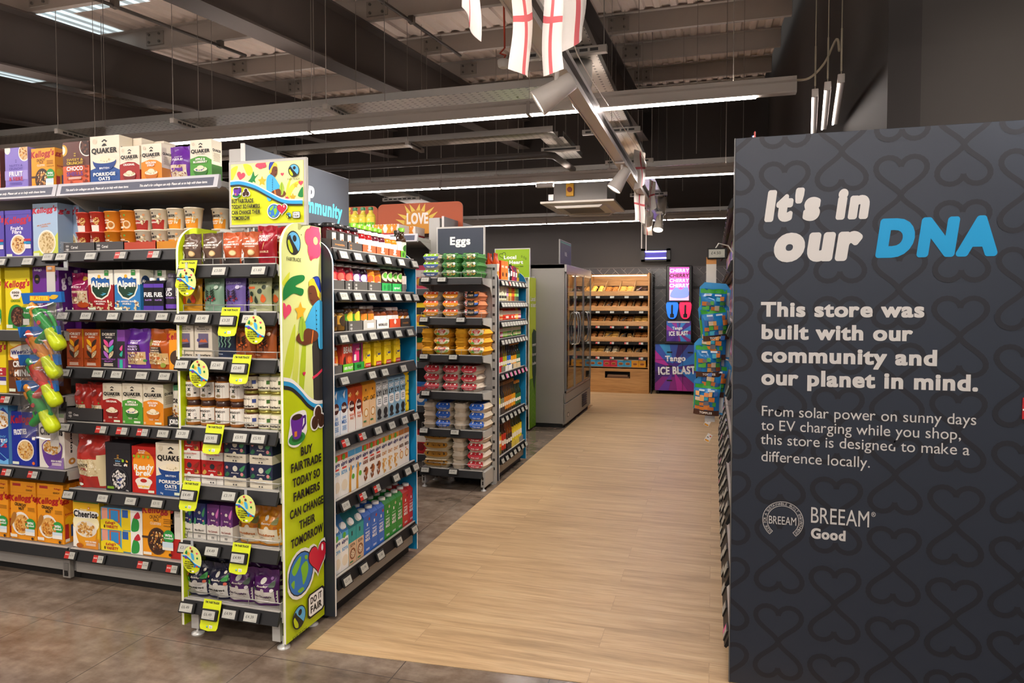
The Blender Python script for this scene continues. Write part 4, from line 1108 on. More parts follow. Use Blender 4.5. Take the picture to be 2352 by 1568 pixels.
def qman(u, v, s, a): return [('e', '1d1b1a', u, v + .5 * s * a, s, s * .25 * a), ('e', '1d1b1a', u, v + .68 * s * a, s * .55, s * .35 * a), ('e', 'e9dcc4', u, v + .2 * s * a, s * .42, s * .42 * a), ('p', '1d1b1a', [(u - s * .95, v - .75 * s * a), (u - s * .3, v - .1 * s * a), (u + s * .3, v - .1 * s * a), (u + s * .95, v - .75 * s * a)])]
def quaker(w, d, h, low, big=False, mid='', dish=None, prod=(), sdtxt=True, bits=None):
    a = w / h
    f = [('p', low, [(0, 0), (1, 0), (1, .34), (.8, .40), (.5, .42), (.2, .40), (0, .36)] if big else [(0, 0), (1, 0), (1, .52), (.75, .60), (.4, .62), (0, .56)])] + qman(.5, .86, .10, a)
    f += [('t', '1f1b1a', 'QUAKER', .5, .735 if not big else .72, .085 if not big else .10, .88, 2), ('e', 'd9ccb4', .17, .90, .07)]
    if not big: f.append(('t', '1f1b1a', 'OAT SO SIMPLE', .5, .665, .018, .42, 1))
    f += [('p', dish, [(.5 + (.40 if big else .33) * cos(t), (.53 if big else .30) + (.20 if big else .17) * sin(t)) for t in [pi + pi * i / 14 for i in range(15)]]), ('e', 'f1e6cc', .5, .53 if big else .31, .38 if big else .31, .055), ('c', bits or OATS, .5, .54 if big else .32, .25, .035, 26, .006), ('e', 'efe2c4', .5, .57 if big else .35, .16, .05)]
    if big: f += [('t', 'e8f0f8', 'BRITISH', .5, .385, .035, .34, 1), ('t', 'f7f6f2', 'PORRIDGE', .5, .27, .065, .76, 2), ('t', 'f7f6f2', 'OATS', .5, .185, .065, .40, 2), ('t', 'e8f0f8', '100% WHOLEGRAIN', .5, .125, .018, .4, 1), ('t', 'e8f0f8', '1kg', .2, .05, .035)]
    else: f += [('t', 'f7f1e6', s, .5, .545 - .065 * k, .05, None, 2) for k, s in enumerate(prod)] + [('t', 'f3ead8', 'READY IN', .42, .155, .014, .2), ('t', 'f3ead8', '2 MINS', .42, .13, .022, .2), ('t', 'f3ead8', '100%', .7, .14, .022, .2), ('t', 'f3ead8', '10', .1, .05, .05)]
    f.append(nutri(.62, .03, .32))
    s = [('r', low, 0, 0, 1, .42), ('t', '1f1b1a', 'QUAKER', .5, .76, .06, .8, 2), ('l', 'b9ab92', 8, .15, .5, .85, .7)]
    return box_p('porridge_box', w, d, h, 'ebe1cb', f, s)
CB['porridge'] = quaker(.192, .085, .272, '204f92', True, '', '1d4488')
CB['original'] = quaker(.125, .075, .208, 'a3231f', False, '', '7c1a18', ('ORIGINAL',))
CB['syrup'] = quaker(.128, .075, .212, 'e18a1d', False, '', 'c26a12', ('GOLDEN', 'SYRUP'))
CB['apple'] = quaker(.128, .075, .212, '4d9a34', False, '', '2f6e26', ('APPLE &', 'BLUEBERRY'), bits=['2f3a7a', 'e6d9b8', '3b4a98', 'd7e3a4'])
CB['purplebag'] = bag('muesli_bag', .14, .075, .195, '6a2f9a', [('r', 'd9c8b0', .15, .12, .85, .50), ('c', OATS + ['9c6a3a', '7a2c5c'], .5, .31, .34, .18, 60, .006), ('r', '6a2f9a', .22, .33, .72, .42), ('t', 'efe3f7', 'SOURCE OF', .5, .70, .035), ('t', 'efe3f7', 'FIBRE', .5, .63, .06, .5, 2)], seed=2)
CB['redmuesli'] = bag('muesli_bag', .135, .075, .20, '8e1b4f', [('r', 'd9c3a0', .1, .18, .92, .52), ('c', OATS + ['a85a2c', '6a3420'], .5, .35, .4, .17, 60, .007), ('e', 'c9541f', .7, .15, .24, .08), ('e', 'e3b13a', .72, .85, .12, .06), ('r', '8e1b4f', .2, .36, .62, .46), ('t', 'f3d9e4', 'MUESLI', .45, .62, .05, .45, 1), nutri(.05, .02)], seed=5, rough=.12)
CB['fruitfibre'] = box_p('cereal_box', .188, .08, .255, '5c4fae', [kell(.80, 'c22c46', .12, 1.05), ('t', 'f2effa', "Fruit'n", .45, .62, .08, .48, 2), ('t', 'f2effa', 'Fibre', .45, .54, .08, .36, 2), ('e', 'f1ede4', .50, .27, .30, .22), ('e', 'e6c995', .50, .27, .26, .185), ('c', NUTS + ['7a2f24'], .50, .27, .21, .16, 56, .007), ('r', 'c2334f', .72, .34, .98, .39), ('r', '2a8fc0', .72, .28, .98, .33), ('r', 'e9e4ea', .74, .18, .98, .27), nutri(.05, .02)], [('r', '54479f', 0, 0, 1, 1)], lid=.09)
CB['paleblue'] = box_p('cereal_box', .175, .09, .285, 'a9c3dd', [('p', 'd2db5a', [(0, 0), (1, 0), (1, .45), (.6, .2), (.3, .12), (0, .1)]), kell(.88, 'c92f42', .09, 1.0), ('t', 'd9813a', 'MULTIGRAIN', .45, .60, .025, .55, 1, 0, .12), ('t', 'd9813a', 'CEREAL', .48, .565, .022, .3, 1, 0, .1), ('e', 'f4f1e8', .56, .26, .36, .24), ('e', 'e3cf9e', .56, .26, .32, .21), ('c', ['cdb27a', 'e4d2a2', 'b3935a'], .56, .26, .27, .18, 70, .008), nutri(.04, .02)],
      [('r', '98b2cf', 0, 0, 1, 1), ('t', 'c92f42', "g's", .5, .86, .09, .75, 2, .2), ('l', 'd8dfe6', 9, .1, .04, .9, .28)])
CB['bluesmall'] = box_p('cereal_box', .16, .08, .235, '2b2a78', [('e', 'f1ede4', .5, .5, .4, .28), ('c', NUTS, .5, .5, .34, .24, 40, .008), ('t', 'f2effa', 'FLAKES', .5, .88, .06, .6, 2)])
CB['chocos'] = box_p('cereal_box', .18, .08, .37, 'ecd81f', [kell(.69, 'c22033', .085, 1.04), ('b', 'f6f4ea', [(.2, .55), (.32, .60), (.5, .62), (.66, .57), (.6, .48), (.42, .46), (.28, .47)]), ('t', '3a2418', 'coco', .43, .565, .045, .3, 2), ('t', '3a2418', 'pops', .45, .52, .035, .2, 2), ('t', '5a8a1e', 'CHOCOS', .42, .435, .035, .38, 2), ('b', '2f8a3a', [(.1, .1), (.2, .32), (.45, .38), (.7, .34), (.95, .32), (.98, .12), (.7, .04), (.3, .03)]), ('e', '3a241b', .52, .20, .30, .15), ('c', CHOC + ['8a5a44'], .52, .20, .26, .125, 60, .009), ('e', '2f9a44', .86, .25, .16, .08), ('t', 'f6f6f0', 'free', .86, .26, .03, .2, 2), ('r', 'f2efe2', .72, .08, .97, .17), nutri(.05, .03, .25), ('r', 'd9c41a', 0, .765, 1, .77)],
      [('r', 'd9c61c', 0, 0, 1, 1), ('t', 'c22033', "Kellogg's", .5, .5, .05, 2.2, 2, .2, pi / 2)], lid=.235)
CB['chocpurple'] = box_p('cereal_box', .185, .09, .183, '6b2c8e', [('t', 'efe6f4', "Kellogg's", .22, .80, .07, .3, 2, .2), ('e', '1f1420', .18, .52, .11, .14), ('t', 'e6c23a', 'CC', .18, .52, .05), ('r', '221a28', .55, .46, .92, .64), ('r', 'e9e4ea', .68, .72, .9, .8)], [('r', '5f2780', 0, 0, 1, 1), ('t', 'efe6f4', "g's", .5, .5, .35, .7, 2, .2, .25)])
CB['alpenred'] = None
def alpen(col, name2):
    f = [('p', 'efe9da', [(0, .62), (0, 1), (1, 1), (1, .62), (.85, .66), (.5, .62), (.15, .66)]), ('p', 'efe9da', [(.08, .80), (.14, .45), (.32, .30), (.55, .26), (.80, .36), (.92, .55), (.92, .80), (.7, .88), (.5, .90), (.3, .88)]), ('p', '1d3f2c', [(.13, .78), (.18, .48), (.34, .34), (.55, .30), (.77, .39), (.87, .56), (.87, .78)]), ('p', '1f5ea8', [(.13, .78), (.15, .62), (.35, .58), (.6, .6), (.87, .62), (.87, .78), (.8, .74), (.70, .82), (.58, .76), (.46, .86), (.34, .78), (.24, .86)]), ('p', 'f4f4f0', [(.18, .81), (.24, .87), (.30, .81), (.24, .83)]), ('e', 'e8b02e', .46, .84, .06), ('p', '57b3d6', [(.55, .44), (.75, .42), (.6, .37), (.5, .39), (.66, .41)]),
         ('t', 'f7f3ea', 'Alpen', .5, .655, .155, .72, 2), ('p', '2f8a3a', [(.68, .86), (.84, .86), (.84, .99), (.68, .99)]), ('t', 'f4f3e0', '100%', .76, .95, .025, .12), ('t', 'f2ece0', s1[0], .5, .225, .04, None, 2) if False else ('t', 'f2ece0', name2, .5, .225, .038, .5 if len(name2) < 10 else .8, 2), ('t', 'f2ece0', 'MUESLI', .5, .165, .04, .34, 2), ('c', OATS + ['a86a34', '7a3a24'], .1, .1, .1, .12, 14, .008), ('c', OATS + ['a86a34'], .88, .12, .1, .14, 14, .008), ('c', OATS + ['7a3a24'], .45, .05, .25, .04, 14, .008), nutri(.05, .02, .28)]
    return box_p('muesli_box', .165, .09, .212, col, f, [('p', 'efe9da', [(0, .64), (0, 1), (1, 1), (1, .64), (.5, .68)]), ('e', '1d3f6c', .4, .72, .3, .14), ('t', 'f7f3ea', 'Alpen', .42, .72, .08, .5, 2)])
CB['alpenred'] = alpen('9f1f26', 'ORIGINAL'); CB['alpenblue'] = alpen('2f7cbb', 'NO ADDED SUGAR')
CB['fuel'] = carton('breakfast_drink_carton', .062, .05, .155, '16131d', [('r', '5b3aa8', 0, .86, 1, 1), ('t', 'f6f6f6', 'FUEL', .5, .60, .17, .9, 2), ('t', 'b48be6', 'fuel10k', .5, .40, .06, .7, 1, .2), ('r', '4a2f96', 0, .0, 1, .18)])
CB['upgo'] = bottle('breakfast_drink_bottle', .032, .19, '3a3440', '4b4455', [('t', 'efecf4', 'UP', .5, .80, .16, .5, 2), ('t', 'efecf4', 'GO', .5, .62, .16, .5, 2), ('t', 'a77fe0', 'PROTEIN', .5, .46, .07, .7, 1), ('r', '6a3fae', 0, 0, 1, .18)], (.06, .62), neck=.6, sh=.74, caph=.10, span=2.6, rough=.35)
def dorset(col, leaves, tx, l2):
    f = [('t', 'f3eadb', 'DORSET', .5, .875, .07, .80, 2), ('t', 'f3eadb', 'MUESLI', .5, .795, .04, .4, 1)]
    for k, c in enumerate(leaves):
        s = -1 if k % 2 == 0 else 1; v = .64 - .15 * (k // 2)
        pts = [(.5 + s * .02, v - .10), (.5 + s * .24, v - .02), (.5 + s * .30, v + .10), (.5 + s * .06, v + .03)]
        f.append(('b', 'cdb58a' if c == 'o' else c, pts))
        if c == 'o': f.append(('c', OATS + ['8a6a44'], .5 + s * .16, v + .005, .09, .05, 16, .004))
    f += [('t', tx, l2[0], .5, .225, .038, .84, 1), ('t', tx, l2[1], .5, .165, .038, .5, 1), ('l', 'e9d9c4', 3, .2, .04, .8, .12)]
    return box_p('muesli_carton', .108, .07, .2, col, f, [('r', 'e2a91e' if col == 'b04c1c' else '1fa08c', 0, .5, .12, 1)])
CB['dorsetorange'] = dorset('b04c1c', ('f2b51d', '3a2a22', 'o', 'ef8a22', '3a2a22', 'o'), '3a1c0e', ('GLORIOUSLY', 'NUTTY'))
CB['dorsetblack'] = dorset('2d2b30', ('e0508c', 'b565c9', 'o', '2fb39a', 'b565c9', 'o'), 'b565c9', ('FANTASTICALLY', 'FRUITY'))
CB['dorsetside'] = box_p('muesli_carton', .05, .10, .2, '7a3f98', [('r', '2c2a30', 0, .25, 1, .7), ('b', 'e0508c', [(.3, .5), (.7, .6), (.6, .45)]), ('b', '2fb39a', [(.3, .35), (.7, .45), (.6, .3)]), ('r', '2fb39a', .3, 0, .7, .22)])
CB['berrybag'] = bag('granola_bag', .145, .08, .205, '64309a', [('t', 'efe3f7', 'SOURCE OF', .5, .70, .03, .5), ('t', 'efe3f7', 'FIBRE', .5, .645, .045, .42, 2), ('r', '2d2233', .1, .44, .75, .60), ('t', 'd0b7e8', 'MIXED', .42, .555, .05, .5, 2), ('t', 'd0b7e8', 'BERRY', .42, .485, .05, .5, 2), ('r', 'c9a878', .12, .10, .92, .42), ('c', OATS + ['b0743c', '8a3a5a'], .52, .27, .36, .15, 70, .006), ('r', '5b2a8c', .15, .29, .55, .36), ('e', '3b8f4a', .9, .2, .05), nutri(.02, .02, .25)], seed=3)
CB['honeybag'] = bag('granola_bag', .155, .085, .205, 'b85a22', [('e', '9a8a34', .16, .66, .12, .09), ('t', 'f7e6d2', 'HIGH', .48, .69, .05, .36, 2), ('t', 'f7e6d2', 'FIBRE', .48, .62, .05, .4, 2), ('r', '3a2c26', .18, .40, .7, .56), ('t', 'e9d3b8', 'HONEY', .42, .53, .035, .4, 2), ('t', 'e9d3b8', 'ALMOND', .42, .47, .035, .42, 2), ('t', 'e9d3b8', 'GRANOLA', .42, .42, .03, .42, 2), ('r', 'd2ae74', .1, .12, .9, .40), ('c', OATS + ['b0743c', '9a6428'], .5, .27, .38, .14, 70, .006), ('r', 'c9602a', .2, .24, .6, .31), ('e', '8f9a3a', .72, .1, .1, .06)], seed=7)
CB['orangeslim'] = box_p('cereal_box', .12, .08, .20, 'ef9a1c', [kell(.86, 'b51f2e', .14, 1.2), ('e', '4a3226', .4, .3, .35, .2)])
CB['yellowflat'] = box_p('cereal_box', .17, .08, .335, 'edd21e', [kell(.76, 'b51f2e', .10, 1.1), ('r', 'b52a38', .3, .28, 1, .42), ('t', 'f6f0e6', '25%', .6, .38, .04, .5, 2), ('t', 'f6f0e6', 'great', .6, .32, .03, .5, 2), ('r', '4a3c8f', .3, .20, 1, .27), ('r', 'efece2', .3, .13, 1, .20), ('e', '2a9ad6', .6, .06, .1, .05)])
CB['wheatbites'] = box_p('cereal_box', .165, .08, .33, '6a3a20', [('p', 'edc01f', [(0, .55), (1, .62), (1, 1), (0, 1)]), ('e', 'fbe27a', .35, .86, .28, .08), ('p', 'e07a1e', [(.08, .60), (.1, .74), (.5, .82), (1, .86), (1, .64), (.3, .55)]), ('p', 'f4f1ec', [(.12, .62), (.13, .73), (.5, .80), (1, .84), (1, .66), (.3, .58)]), ('t', '2a2f86', 'Weetabix', .66, .705, .07, .98, 2, .15, .10), ('t', 'f4f1ea', 'CRISPY', .60, .50, .10, .74, 2, 0, .05), ('t', 'f4f1ea', 'MINIS', .66, .35, .11, .76, 2, 0, .05), ('t', 'e89a3a', 'CHOCOLATE', .6, .255, .03, .55, 1), ('e', 'c98a4a', .62, .1, .1, .06), ('c', ['4a2614', '8a5430', 'a86a3a'], .25, .3, .18, .12, 14, .011), nutri(.05, .03, .28)])
CB['oatsbag'] = bag('oats_bag', .118, .07, .19, 'b5322a', [('r', 'd9cdb0', .02, .05, .78, .44), ('c', OATS, .4, .25, .36, .19, 90, .005), ('r', 'b5322a', .05, .22, .52, .28), ('t', '2a1a16', 'PORRIDGE', .36, .405, .03, .55, 1), ('t', '2a1a16', 'OATS', .36, .335, .06, .5, 2), ('e', '8f2119', .3, .75, .16, .07), ('e', '8f2119', .7, .62, .14, .06), ('t', 'f1e3d8', 'co', .4, .545, .025), ('t', 'f1e3d8', 'op', .4, .515, .025), ('e', '4f9a3a', .72, .5, .04)], seed=4, rough=.16)
CB['jordans'] = bag('granola_bag', .11, .07, .205, 'e8e2d4', [('r', '3f8a5a', 0, .86, 1, 1), ('t', '26201e', 'JORDANS', .75, .62, .11, 1.3, 2), ('c', NUTS + CHOC, .5, .35, .45, .18, 60, .008), ('r', 'd98a2a', .0, .02, 1, .16), ('t', '2a1a10', 'CRUNCHY', .5, .13, .035, .6, 2), ('t', '2a1a10', 'GRANOLA', .5, .07, .035, .6, 2)], seed=6)
CB['blueflakes'] = box_p('cereal_box', .18, .085, .335, '1f3f9c', [('p', '5aa3dc', [(0, .8), (.3, .9), (.5, .82), (.8, .95), (1, .85), (1, 1), (0, 1)]), ('e', 'f1ede4', .6, .74, .5, .16), ('c', NUTS, .6, .74, .42, .13, 50, .009), ('t', '6fb4e8', 'CRUNCHY', .5, .46, .035, .8, 1), ('t', 'f6f6fa', 'FROSTED', .5, .39, .06, .94, 2), ('t', 'd2344a', 'FLAKES', .5, .31, .06, .9, 2), ('k', '6fb4e8', [(.1, .2), (.4, .12), (.6, .2), (.95, .08)], .004), ('p', '6fb4e8', [(.5, .1), (.8, .05), (1, .1), (1, 0), (.4, 0)]), ('k', '6fb4e8', [(.7, .3), (.95, .42)], .012)], [('r', '6fb4e8', 0, 0, 1, 1)])
CB['frosties'] = box_p('cereal_box', .18, .085, .30, '1c2f9c', [kell(.865, 'b51f3a', .12, 1.05), ('t', 'f7f7f7', 'FROSTIES', .36, .625, .10, .52, 2, 0, .10), ('e', 'f1ede4', .56, .29, .34, .20), ('e', 'e3c184', .56, .29, .31, .175), ('c', NUTS + ['d99a2c'], .56, .29, .27, .155, 64, .008), ('r', 'e9e4d8', .84, .49, .96, .55), ('e', 'e0691f', .88, .06, .06, .03), nutri(.04, .02, .26)])
def cheerios(w, d, h, base, top, honey=False):
    f = [('r', top, .03, .90 if honey else .9, .97, .98)] if honey else [('r', '9ab48a', 0, .93, 1, 1), ('l', 'c9c6bc', 3, .05, .84, .5, .92)]
    if honey: f += [('p', 'f7f2e6', [(0, 0), (1, 0), (1, .12), (.6, .20), (.25, .30), (0, .42)]), ('e', 'fff6c8', .5, .5, .5, .22), ('t', 'f5e9d0', 'NESTLE', .2, .94, .03, .3, 1), ('t', 'f9efc0', 'Honey', .42, .765, .04, .25, 1)]
    f += [('b', 'f8f6f0', [(.04, .66), (.1, .76), (.4, .74), (.9, .74), (.97, .66), (.6, .60), (.2, .60)])] if honey else []
    f += [('t', '1d1b1d', 'Cheerios', .5, .675, .15 if not honey else .13, .90, 2), ('e', 'd9803a', .62, .80, .045), ('e', 'f6ead0', .62, .80, .02)]
    bd = 'e8a024' if honey else '6a3f96'
    f += bowl(.52, .38, .40, bd if not honey else 'efe6d6', RINGS, 56, bd, w / h * 1.25, .011)
    f += [('e', 'b88840', .3 + .1 * (k % 5), .33 + .06 * (k % 3), .014) for k in range(12)]
    f += [('p', 'd88a2c' if honey else '8a6aaa', [(.35, 0), (1, 0), (1, .22), (.75, .14)]), ('t', 'f8f4ee', 'HIGH IN FIBRE', .72, .14, .035, .42, 2), ('l', 'f0e6dc', 2, .5, .06, .95, .11)]
    if honey: f.append(('e', 'b5601c', .3, .05, .12, .05))
    return box_p('cereal_box', w, d, h, base, f, [('t', '1d1b1d', 'Cheerios', .5, .6, .05, 2.4, 2, 0, -pi / 2), ('e', 'c58a3a', .5, .12, .25, .06), ('e', 'efe9dc', .5, .12, .1, .025)])
CB['cheerios'] = cheerios(.18, .085, .30, 'e6e1d6', '', False); CB['honeyos'] = cheerios(.18, .08, .27, 'eebb22', '3f7a34', True)
CB['oatsbig'] = bag('oats_bag', .21, .12, .30, 'b5322a', [('r', 'd6c69c', .02, .22, .98, .52), ('c', OATS, .5, .37, .46, .15, 150, .006), ('r', 'b5322a', .22, .31, .55, .36), ('t', '2a1a16', 'OATS', .4, .41, .06, .32, 2, .15), ('e', '9c2a22', .35, .70, .12, .06), ('e', '9c2a22', .75, .62, .13, .05), ('e', '9c2a22', .2, .12, .1, .05), ('r', 'd6c69c', .82, .04, .99, .6), ('e', 'dfe9d8', .25, .06, .1, .025)], seed=9, rough=.14, seal=.05)
CB['oatslying'] = bag('oats_bag', .19, .07, .12, 'a92d27', [('e', 'd6c69c', .05, .3, .10, .25), ('e', '8f2119', .5, .6, .1, .1)], seed=12, rough=.16, seal=.03)
CB['blackoats'] = box_p('oats_box', .165, .085, .255, '26242a', [('t', 'd99a2c', 'co', .5, .745, .035), ('t', 'd99a2c', 'op', .5, .705, .035), ('l', 'a8925c', 1, .35, .66, .68, .68), ('t', '6fb4e8', 'Salted', .5, .625, .035, .2, 1, .2), ('t', 'efece6', 'Jumbo', .5, .575, .028, .2, 1), ('t', 'efece6', 'Rolled Oats', .5, .535, .028, .32, 1), ('e', '3a3940', .55, .24, .36, .24), ('e', '17161b', .55, .24, .33, .22), ('c', ['d8d3cc', 'bdb6b0', 'ece8e2'], .55, .24, .27, .18, 80, .008), ('c', ['26305e', '1c2146', '3a4a86'], .57, .22, .14, .1, 18, .009), ('r', '7fae2c', .08, .04, .35, .09), ('e', '8cbf2c', .72, .64, .05), ('t', 'efece6', '750g', .88, .03, .025), ('c', ['ece8e2', 'd99a2c'], .86, .56, .08, .1, 10, .007)], lid=.14)
CB['readybrek'] = box_p('cereal_box', .152, .08, .245, 'c4231c', [('e', 'f0921e', .5, .62, .46, .3), ('t', 'f8f4ea', 'Ready', .5, .565, .12, .82, 2, .1, .05), ('t', 'f8f4ea', 'brek', .5, .44, .12, .66, 2, .1, .05), ('e', 'f1e9dc', .5, .255, .36, .09), ('p', 'f1e9dc', [(.16, .25), (.28, .1), (.72, .1), (.84, .25)]), ('e', 'b5231f', .5, .275, .14, .04), ('t', 'f8d23a', 'original', .5, .16, .05, .5, 2), ('r', '8a140f', .0, .83, 1, .835), ('t', 'f4d6c0', 'Ready', .45, .92, .04, .3, 2), ('t', 'f4d6c0', 'brek', .45, .875, .04, .26, 2), nutri(.70, .03, .25)] + [('e', '8cbf2c', .12 + .2 * k, .79, .05) for k in range(4)])
CB['crunchynut'] = box_p('cereal_box', .185, .085, .325, 'ef9c1e', [('r', 'd98a16', 0, .805, 1, .81), ('r', 'b5302e', .1, .92, .42, .965), ('t', 'b5302e', "Kellogg's", .8, .93, .025, .26, 2, .2), ('t', '3b2417', 'CRUNCHY', .75, .86, .03, .25, 1), kell(.72, 'b51f1f', .09, 1.02), ('t', '3b2417', 'CRUNCHY', .40, .60, .055, .44, 2, 0, -.08), ('t', '3b2417', 'NUT', .44, .535, .05, .22, 2), ('l', 'a56a12', 3, .68, .50, .97, .57), ('e', 'f1ece2', .42, .28, .36, .20), ('e', 'dfa95a', .45, .27, .30, .165), ('c', ['c97a22', 'e3a040', 'a85c1a', 'efbf6a'], .45, .27, .27, .15, 80, .009), ('b', 'b0742c', [(.08, .42), (.18, .47), (.26, .42), (.16, .3), (.02, .22), (.0, .26)]), ('e', '2f9a44', .80, .28, .20, .10), ('t', 'ffffff', 'WIN', .80, .30, .045, .24, 2), ('t', 'ffffff', 'football', .80, .255, .028, .3, 2), ('r', 'cfe3ee', .60, .15, .97, .20), ('r', 'f1efe6', .60, .09, .97, .15), ('e', '3b2417', .88, .04, .05, .025), nutri(.03, .04, .25, 'efe8d8')],
      [('t', 'b51f1f', "gg's", .4, .73, .08, .9, 2, .2), ('t', 'b5302e', 'town', .5, .5, .04, .8, 1), ('e', 'f2c21f', .4, .38, .3, .08), ('r', 'b5302e', .08, .08, .35, .33), ('r', '2c4b8f', .5, .1, .75, .3), ('r', 'efece2', .1, .03, .4, .08)])
CB['variety'] = box_p('cereal_multipack', .275, .10, .115, '4aa3d6', [('r', '4aa3d6', 0, 0, .5, 1), ('r', 'e8a08a', .02, .3, .16, .98), ('r', 'c9623a', .2, .35, .46, .95), ('r', '3a8fd0', .24, .4, .42, .9), ('r', 'efd21f', .5, .05, .72, 1), ('r', '2f5fb0', .52, .62, .66, .98), ('r', 'f2efe8', .72, 0, 1, 1), ('b', '2f9a44', [(.74, .05), (.9, .1), (.92, .5), (.82, .7), (.76, .5)]), ('b', 'c22a3a', [(.8, .7), (.9, .95), (.95, .7), (.86, .62)]), ('p', 'efd81f', [(0, 0), (.55, 0), (.45, .3), (.3, .48), (.12, .5), (0, .42)]), ('t', 'b51f2e', "Kellogg's", .24, .33, .13, .24, 2, .2, .08), ('t', '2a1a10', '8', .1, .14, .14, .04, 2), ('t', 'b51f2e', 'VARIETY', .28, .14, .14, .28, 2)], [('r', 'e6e3dc', 0, 0, 1, 1)], top='9fb4c4')
CB['redwhite'] = box_p('cereal_box', .10, .08, .26, 'e9e4da', [('r', 'b5231f', 0, 0, 1, .4), ('t', '1d1b1d', 'J', .2, .78, .12, None, 2)])
CB['clustersbig'] = clusters(.205, .085, .285)
def pot(name, col, low, words, lidc='efe7d8', q=True):
    r0, r1, h = .035, .046, .102; b = MB()
    b.lathe([(r0, 0), (r1 * .985, h * .94), (r1 * 1.05, h * .95), (r1 * 1.05, h), (r1 * .97, h)], M(col, .4), 20)
    P = lambda u, v, e: ((r0 + (r1 - r0) * v + .0006 + e) * cos(-pi / 2 + (u - .5) * 2.4), (r0 + (r1 - r0) * v + .0006 + e) * sin(-pi / 2 + (u - .5) * 2.4), v * h * .94)
    f = [('r', low, 0, 0, 1, .5)] if low else []
    art(b, f + words, P, .1, h * .94, sub=8, eps=.0004)
    k = MB(); k.lathe([(r1 * .95, h - .001), (r1 * .95, h + .001)], M(lidc, .4), 20)
    return proto(name, b, .096, .096, .104, [('lid', k)])
CB['potred'] = pot('porridge_pot', 'c63a2a', None, [('r', 'efe7dc', .3, .0, .8, .34), ('t', 'f4ece2', 'co', .4, .83, .07), ('t', 'f4ece2', 'op', .4, .76, .07), ('t', 'f4ece2', 'SOURCE OF', .4, .62, .05, .35), ('t', 'f4ece2', 'PROTEIN', .4, .53, .07, .4, 2), ('c', RINGS, .68, .6, .14, .25, 24, .005)])
CB['potorange'] = pot('porridge_pot', 'e58a22', None, [('t', 'f8efdc', 'co', .3, .80, .06), ('t', 'f8efdc', 'op', .3, .74, .06), ('t', 'fbf3e2', 'PROTEIN', .38, .57, .08, .4, 2), ('t', 'fbf3e2', 'GOLDEN', .38, .44, .07, .36, 2), ('e', 'efd9b0', .66, .3, .2, .22), ('e', 'c27a2a', .66, .32, .13, .14), ('e', '5a9a3a', .58, .8, .05), ('r', 'efe3cc', .2, .1, .5, .2)])
CB['potqred'] = pot('porridge_pot', 'e9dec6', 'a92a20', [('t', '1f1b1a', 'QUAKER', .42, .66, .13, .62, 2), ('e', '1f1b1a', .42, .84, .05), ('t', 'f4ece2', 'ORIGINAL', .4, .36, .09, .5, 2), ('c', OATS, .72, .5, .12, .2, 20, .006), ('e', 'd99a6a', .78, .78, .06)])
CB['potqorange'] = pot('porridge_pot', 'e9dec6', 'e8941f', [('t', '1f1b1a', 'QUAKER', .42, .66, .13, .62, 2), ('e', '1f1b1a', .42, .84, .05), ('t', 'fbf3e2', 'GOLDEN', .4, .38, .08, .45, 2), ('t', 'fbf3e2', 'SYRUP', .4, .27, .08, .38, 2), ('c', OATS + ['e0a040'], .74, .42, .12, .2, 20, .006), ('e', 'e8a86a', .78, .78, .06)])

def CX(px, py=None, y=2.84): return onY(px, py or 700, y)[0]
CS = {k: Shelf(n, '-y', 2.835, z) for k, (n, z) in dict(o=('overhead cereal shelf', 2.096), a=('top cereal shelf', 1.771), b=('second cereal shelf', 1.461), c=('third cereal shelf', 1.161), d=('fourth cereal shelf', .871), e=('fifth cereal shelf', .511), f=('bottom cereal shelf', .186),
      la=('top left cereal shelf', 1.751), lb=('second left cereal shelf', 1.351), lc=('third left cereal shelf', 1.001), ld=('fourth left cereal shelf', .601), le=('bottom left cereal shelf', .186)).items()}
def cereal(sh, key, px, desc, row=0, py=None, cat='cereal box', group='cereal boxes', **kw):
    return CS[sh].at(CB[key], CX(px, py), desc, cat, group, row, **kw)
# overhead
cereal('o', 'lilac', 40, 'lilac fruit cereal box', py=390); cereal('o', 'clusters', 101, 'orange cluster cereal box', py=390); cereal('o', 'bluesmall', 110, 'dark blue cereal box', py=390, row=1)
cereal('o', 'choco', 177, 'brown and orange chocolate cereal box', py=390); cereal('o', 'choco', -25, 'brown and orange chocolate cereal box', py=390)
for k, (px, row) in enumerate(((243, 0), (262, 1), (283, 2))): cereal('o', 'porridge', px, 'tall cream and blue porridge box', row, py=390, cat='porridge box', group='porridge boxes')
cereal('o', 'original', 300, 'small cream and red porridge box', py=390, cat='porridge box', group='porridge boxes'); cereal('o', 'syrup', 350, 'small cream and orange porridge box', py=390, cat='porridge box', group='porridge boxes')
cereal('o', 'purplebag', 409, 'purple muesli bag', py=390, cat='muesli bag', group='muesli bags'); cereal('o', 'apple', 463, 'small cream and green porridge box', py=380, cat='porridge box', group='porridge boxes')
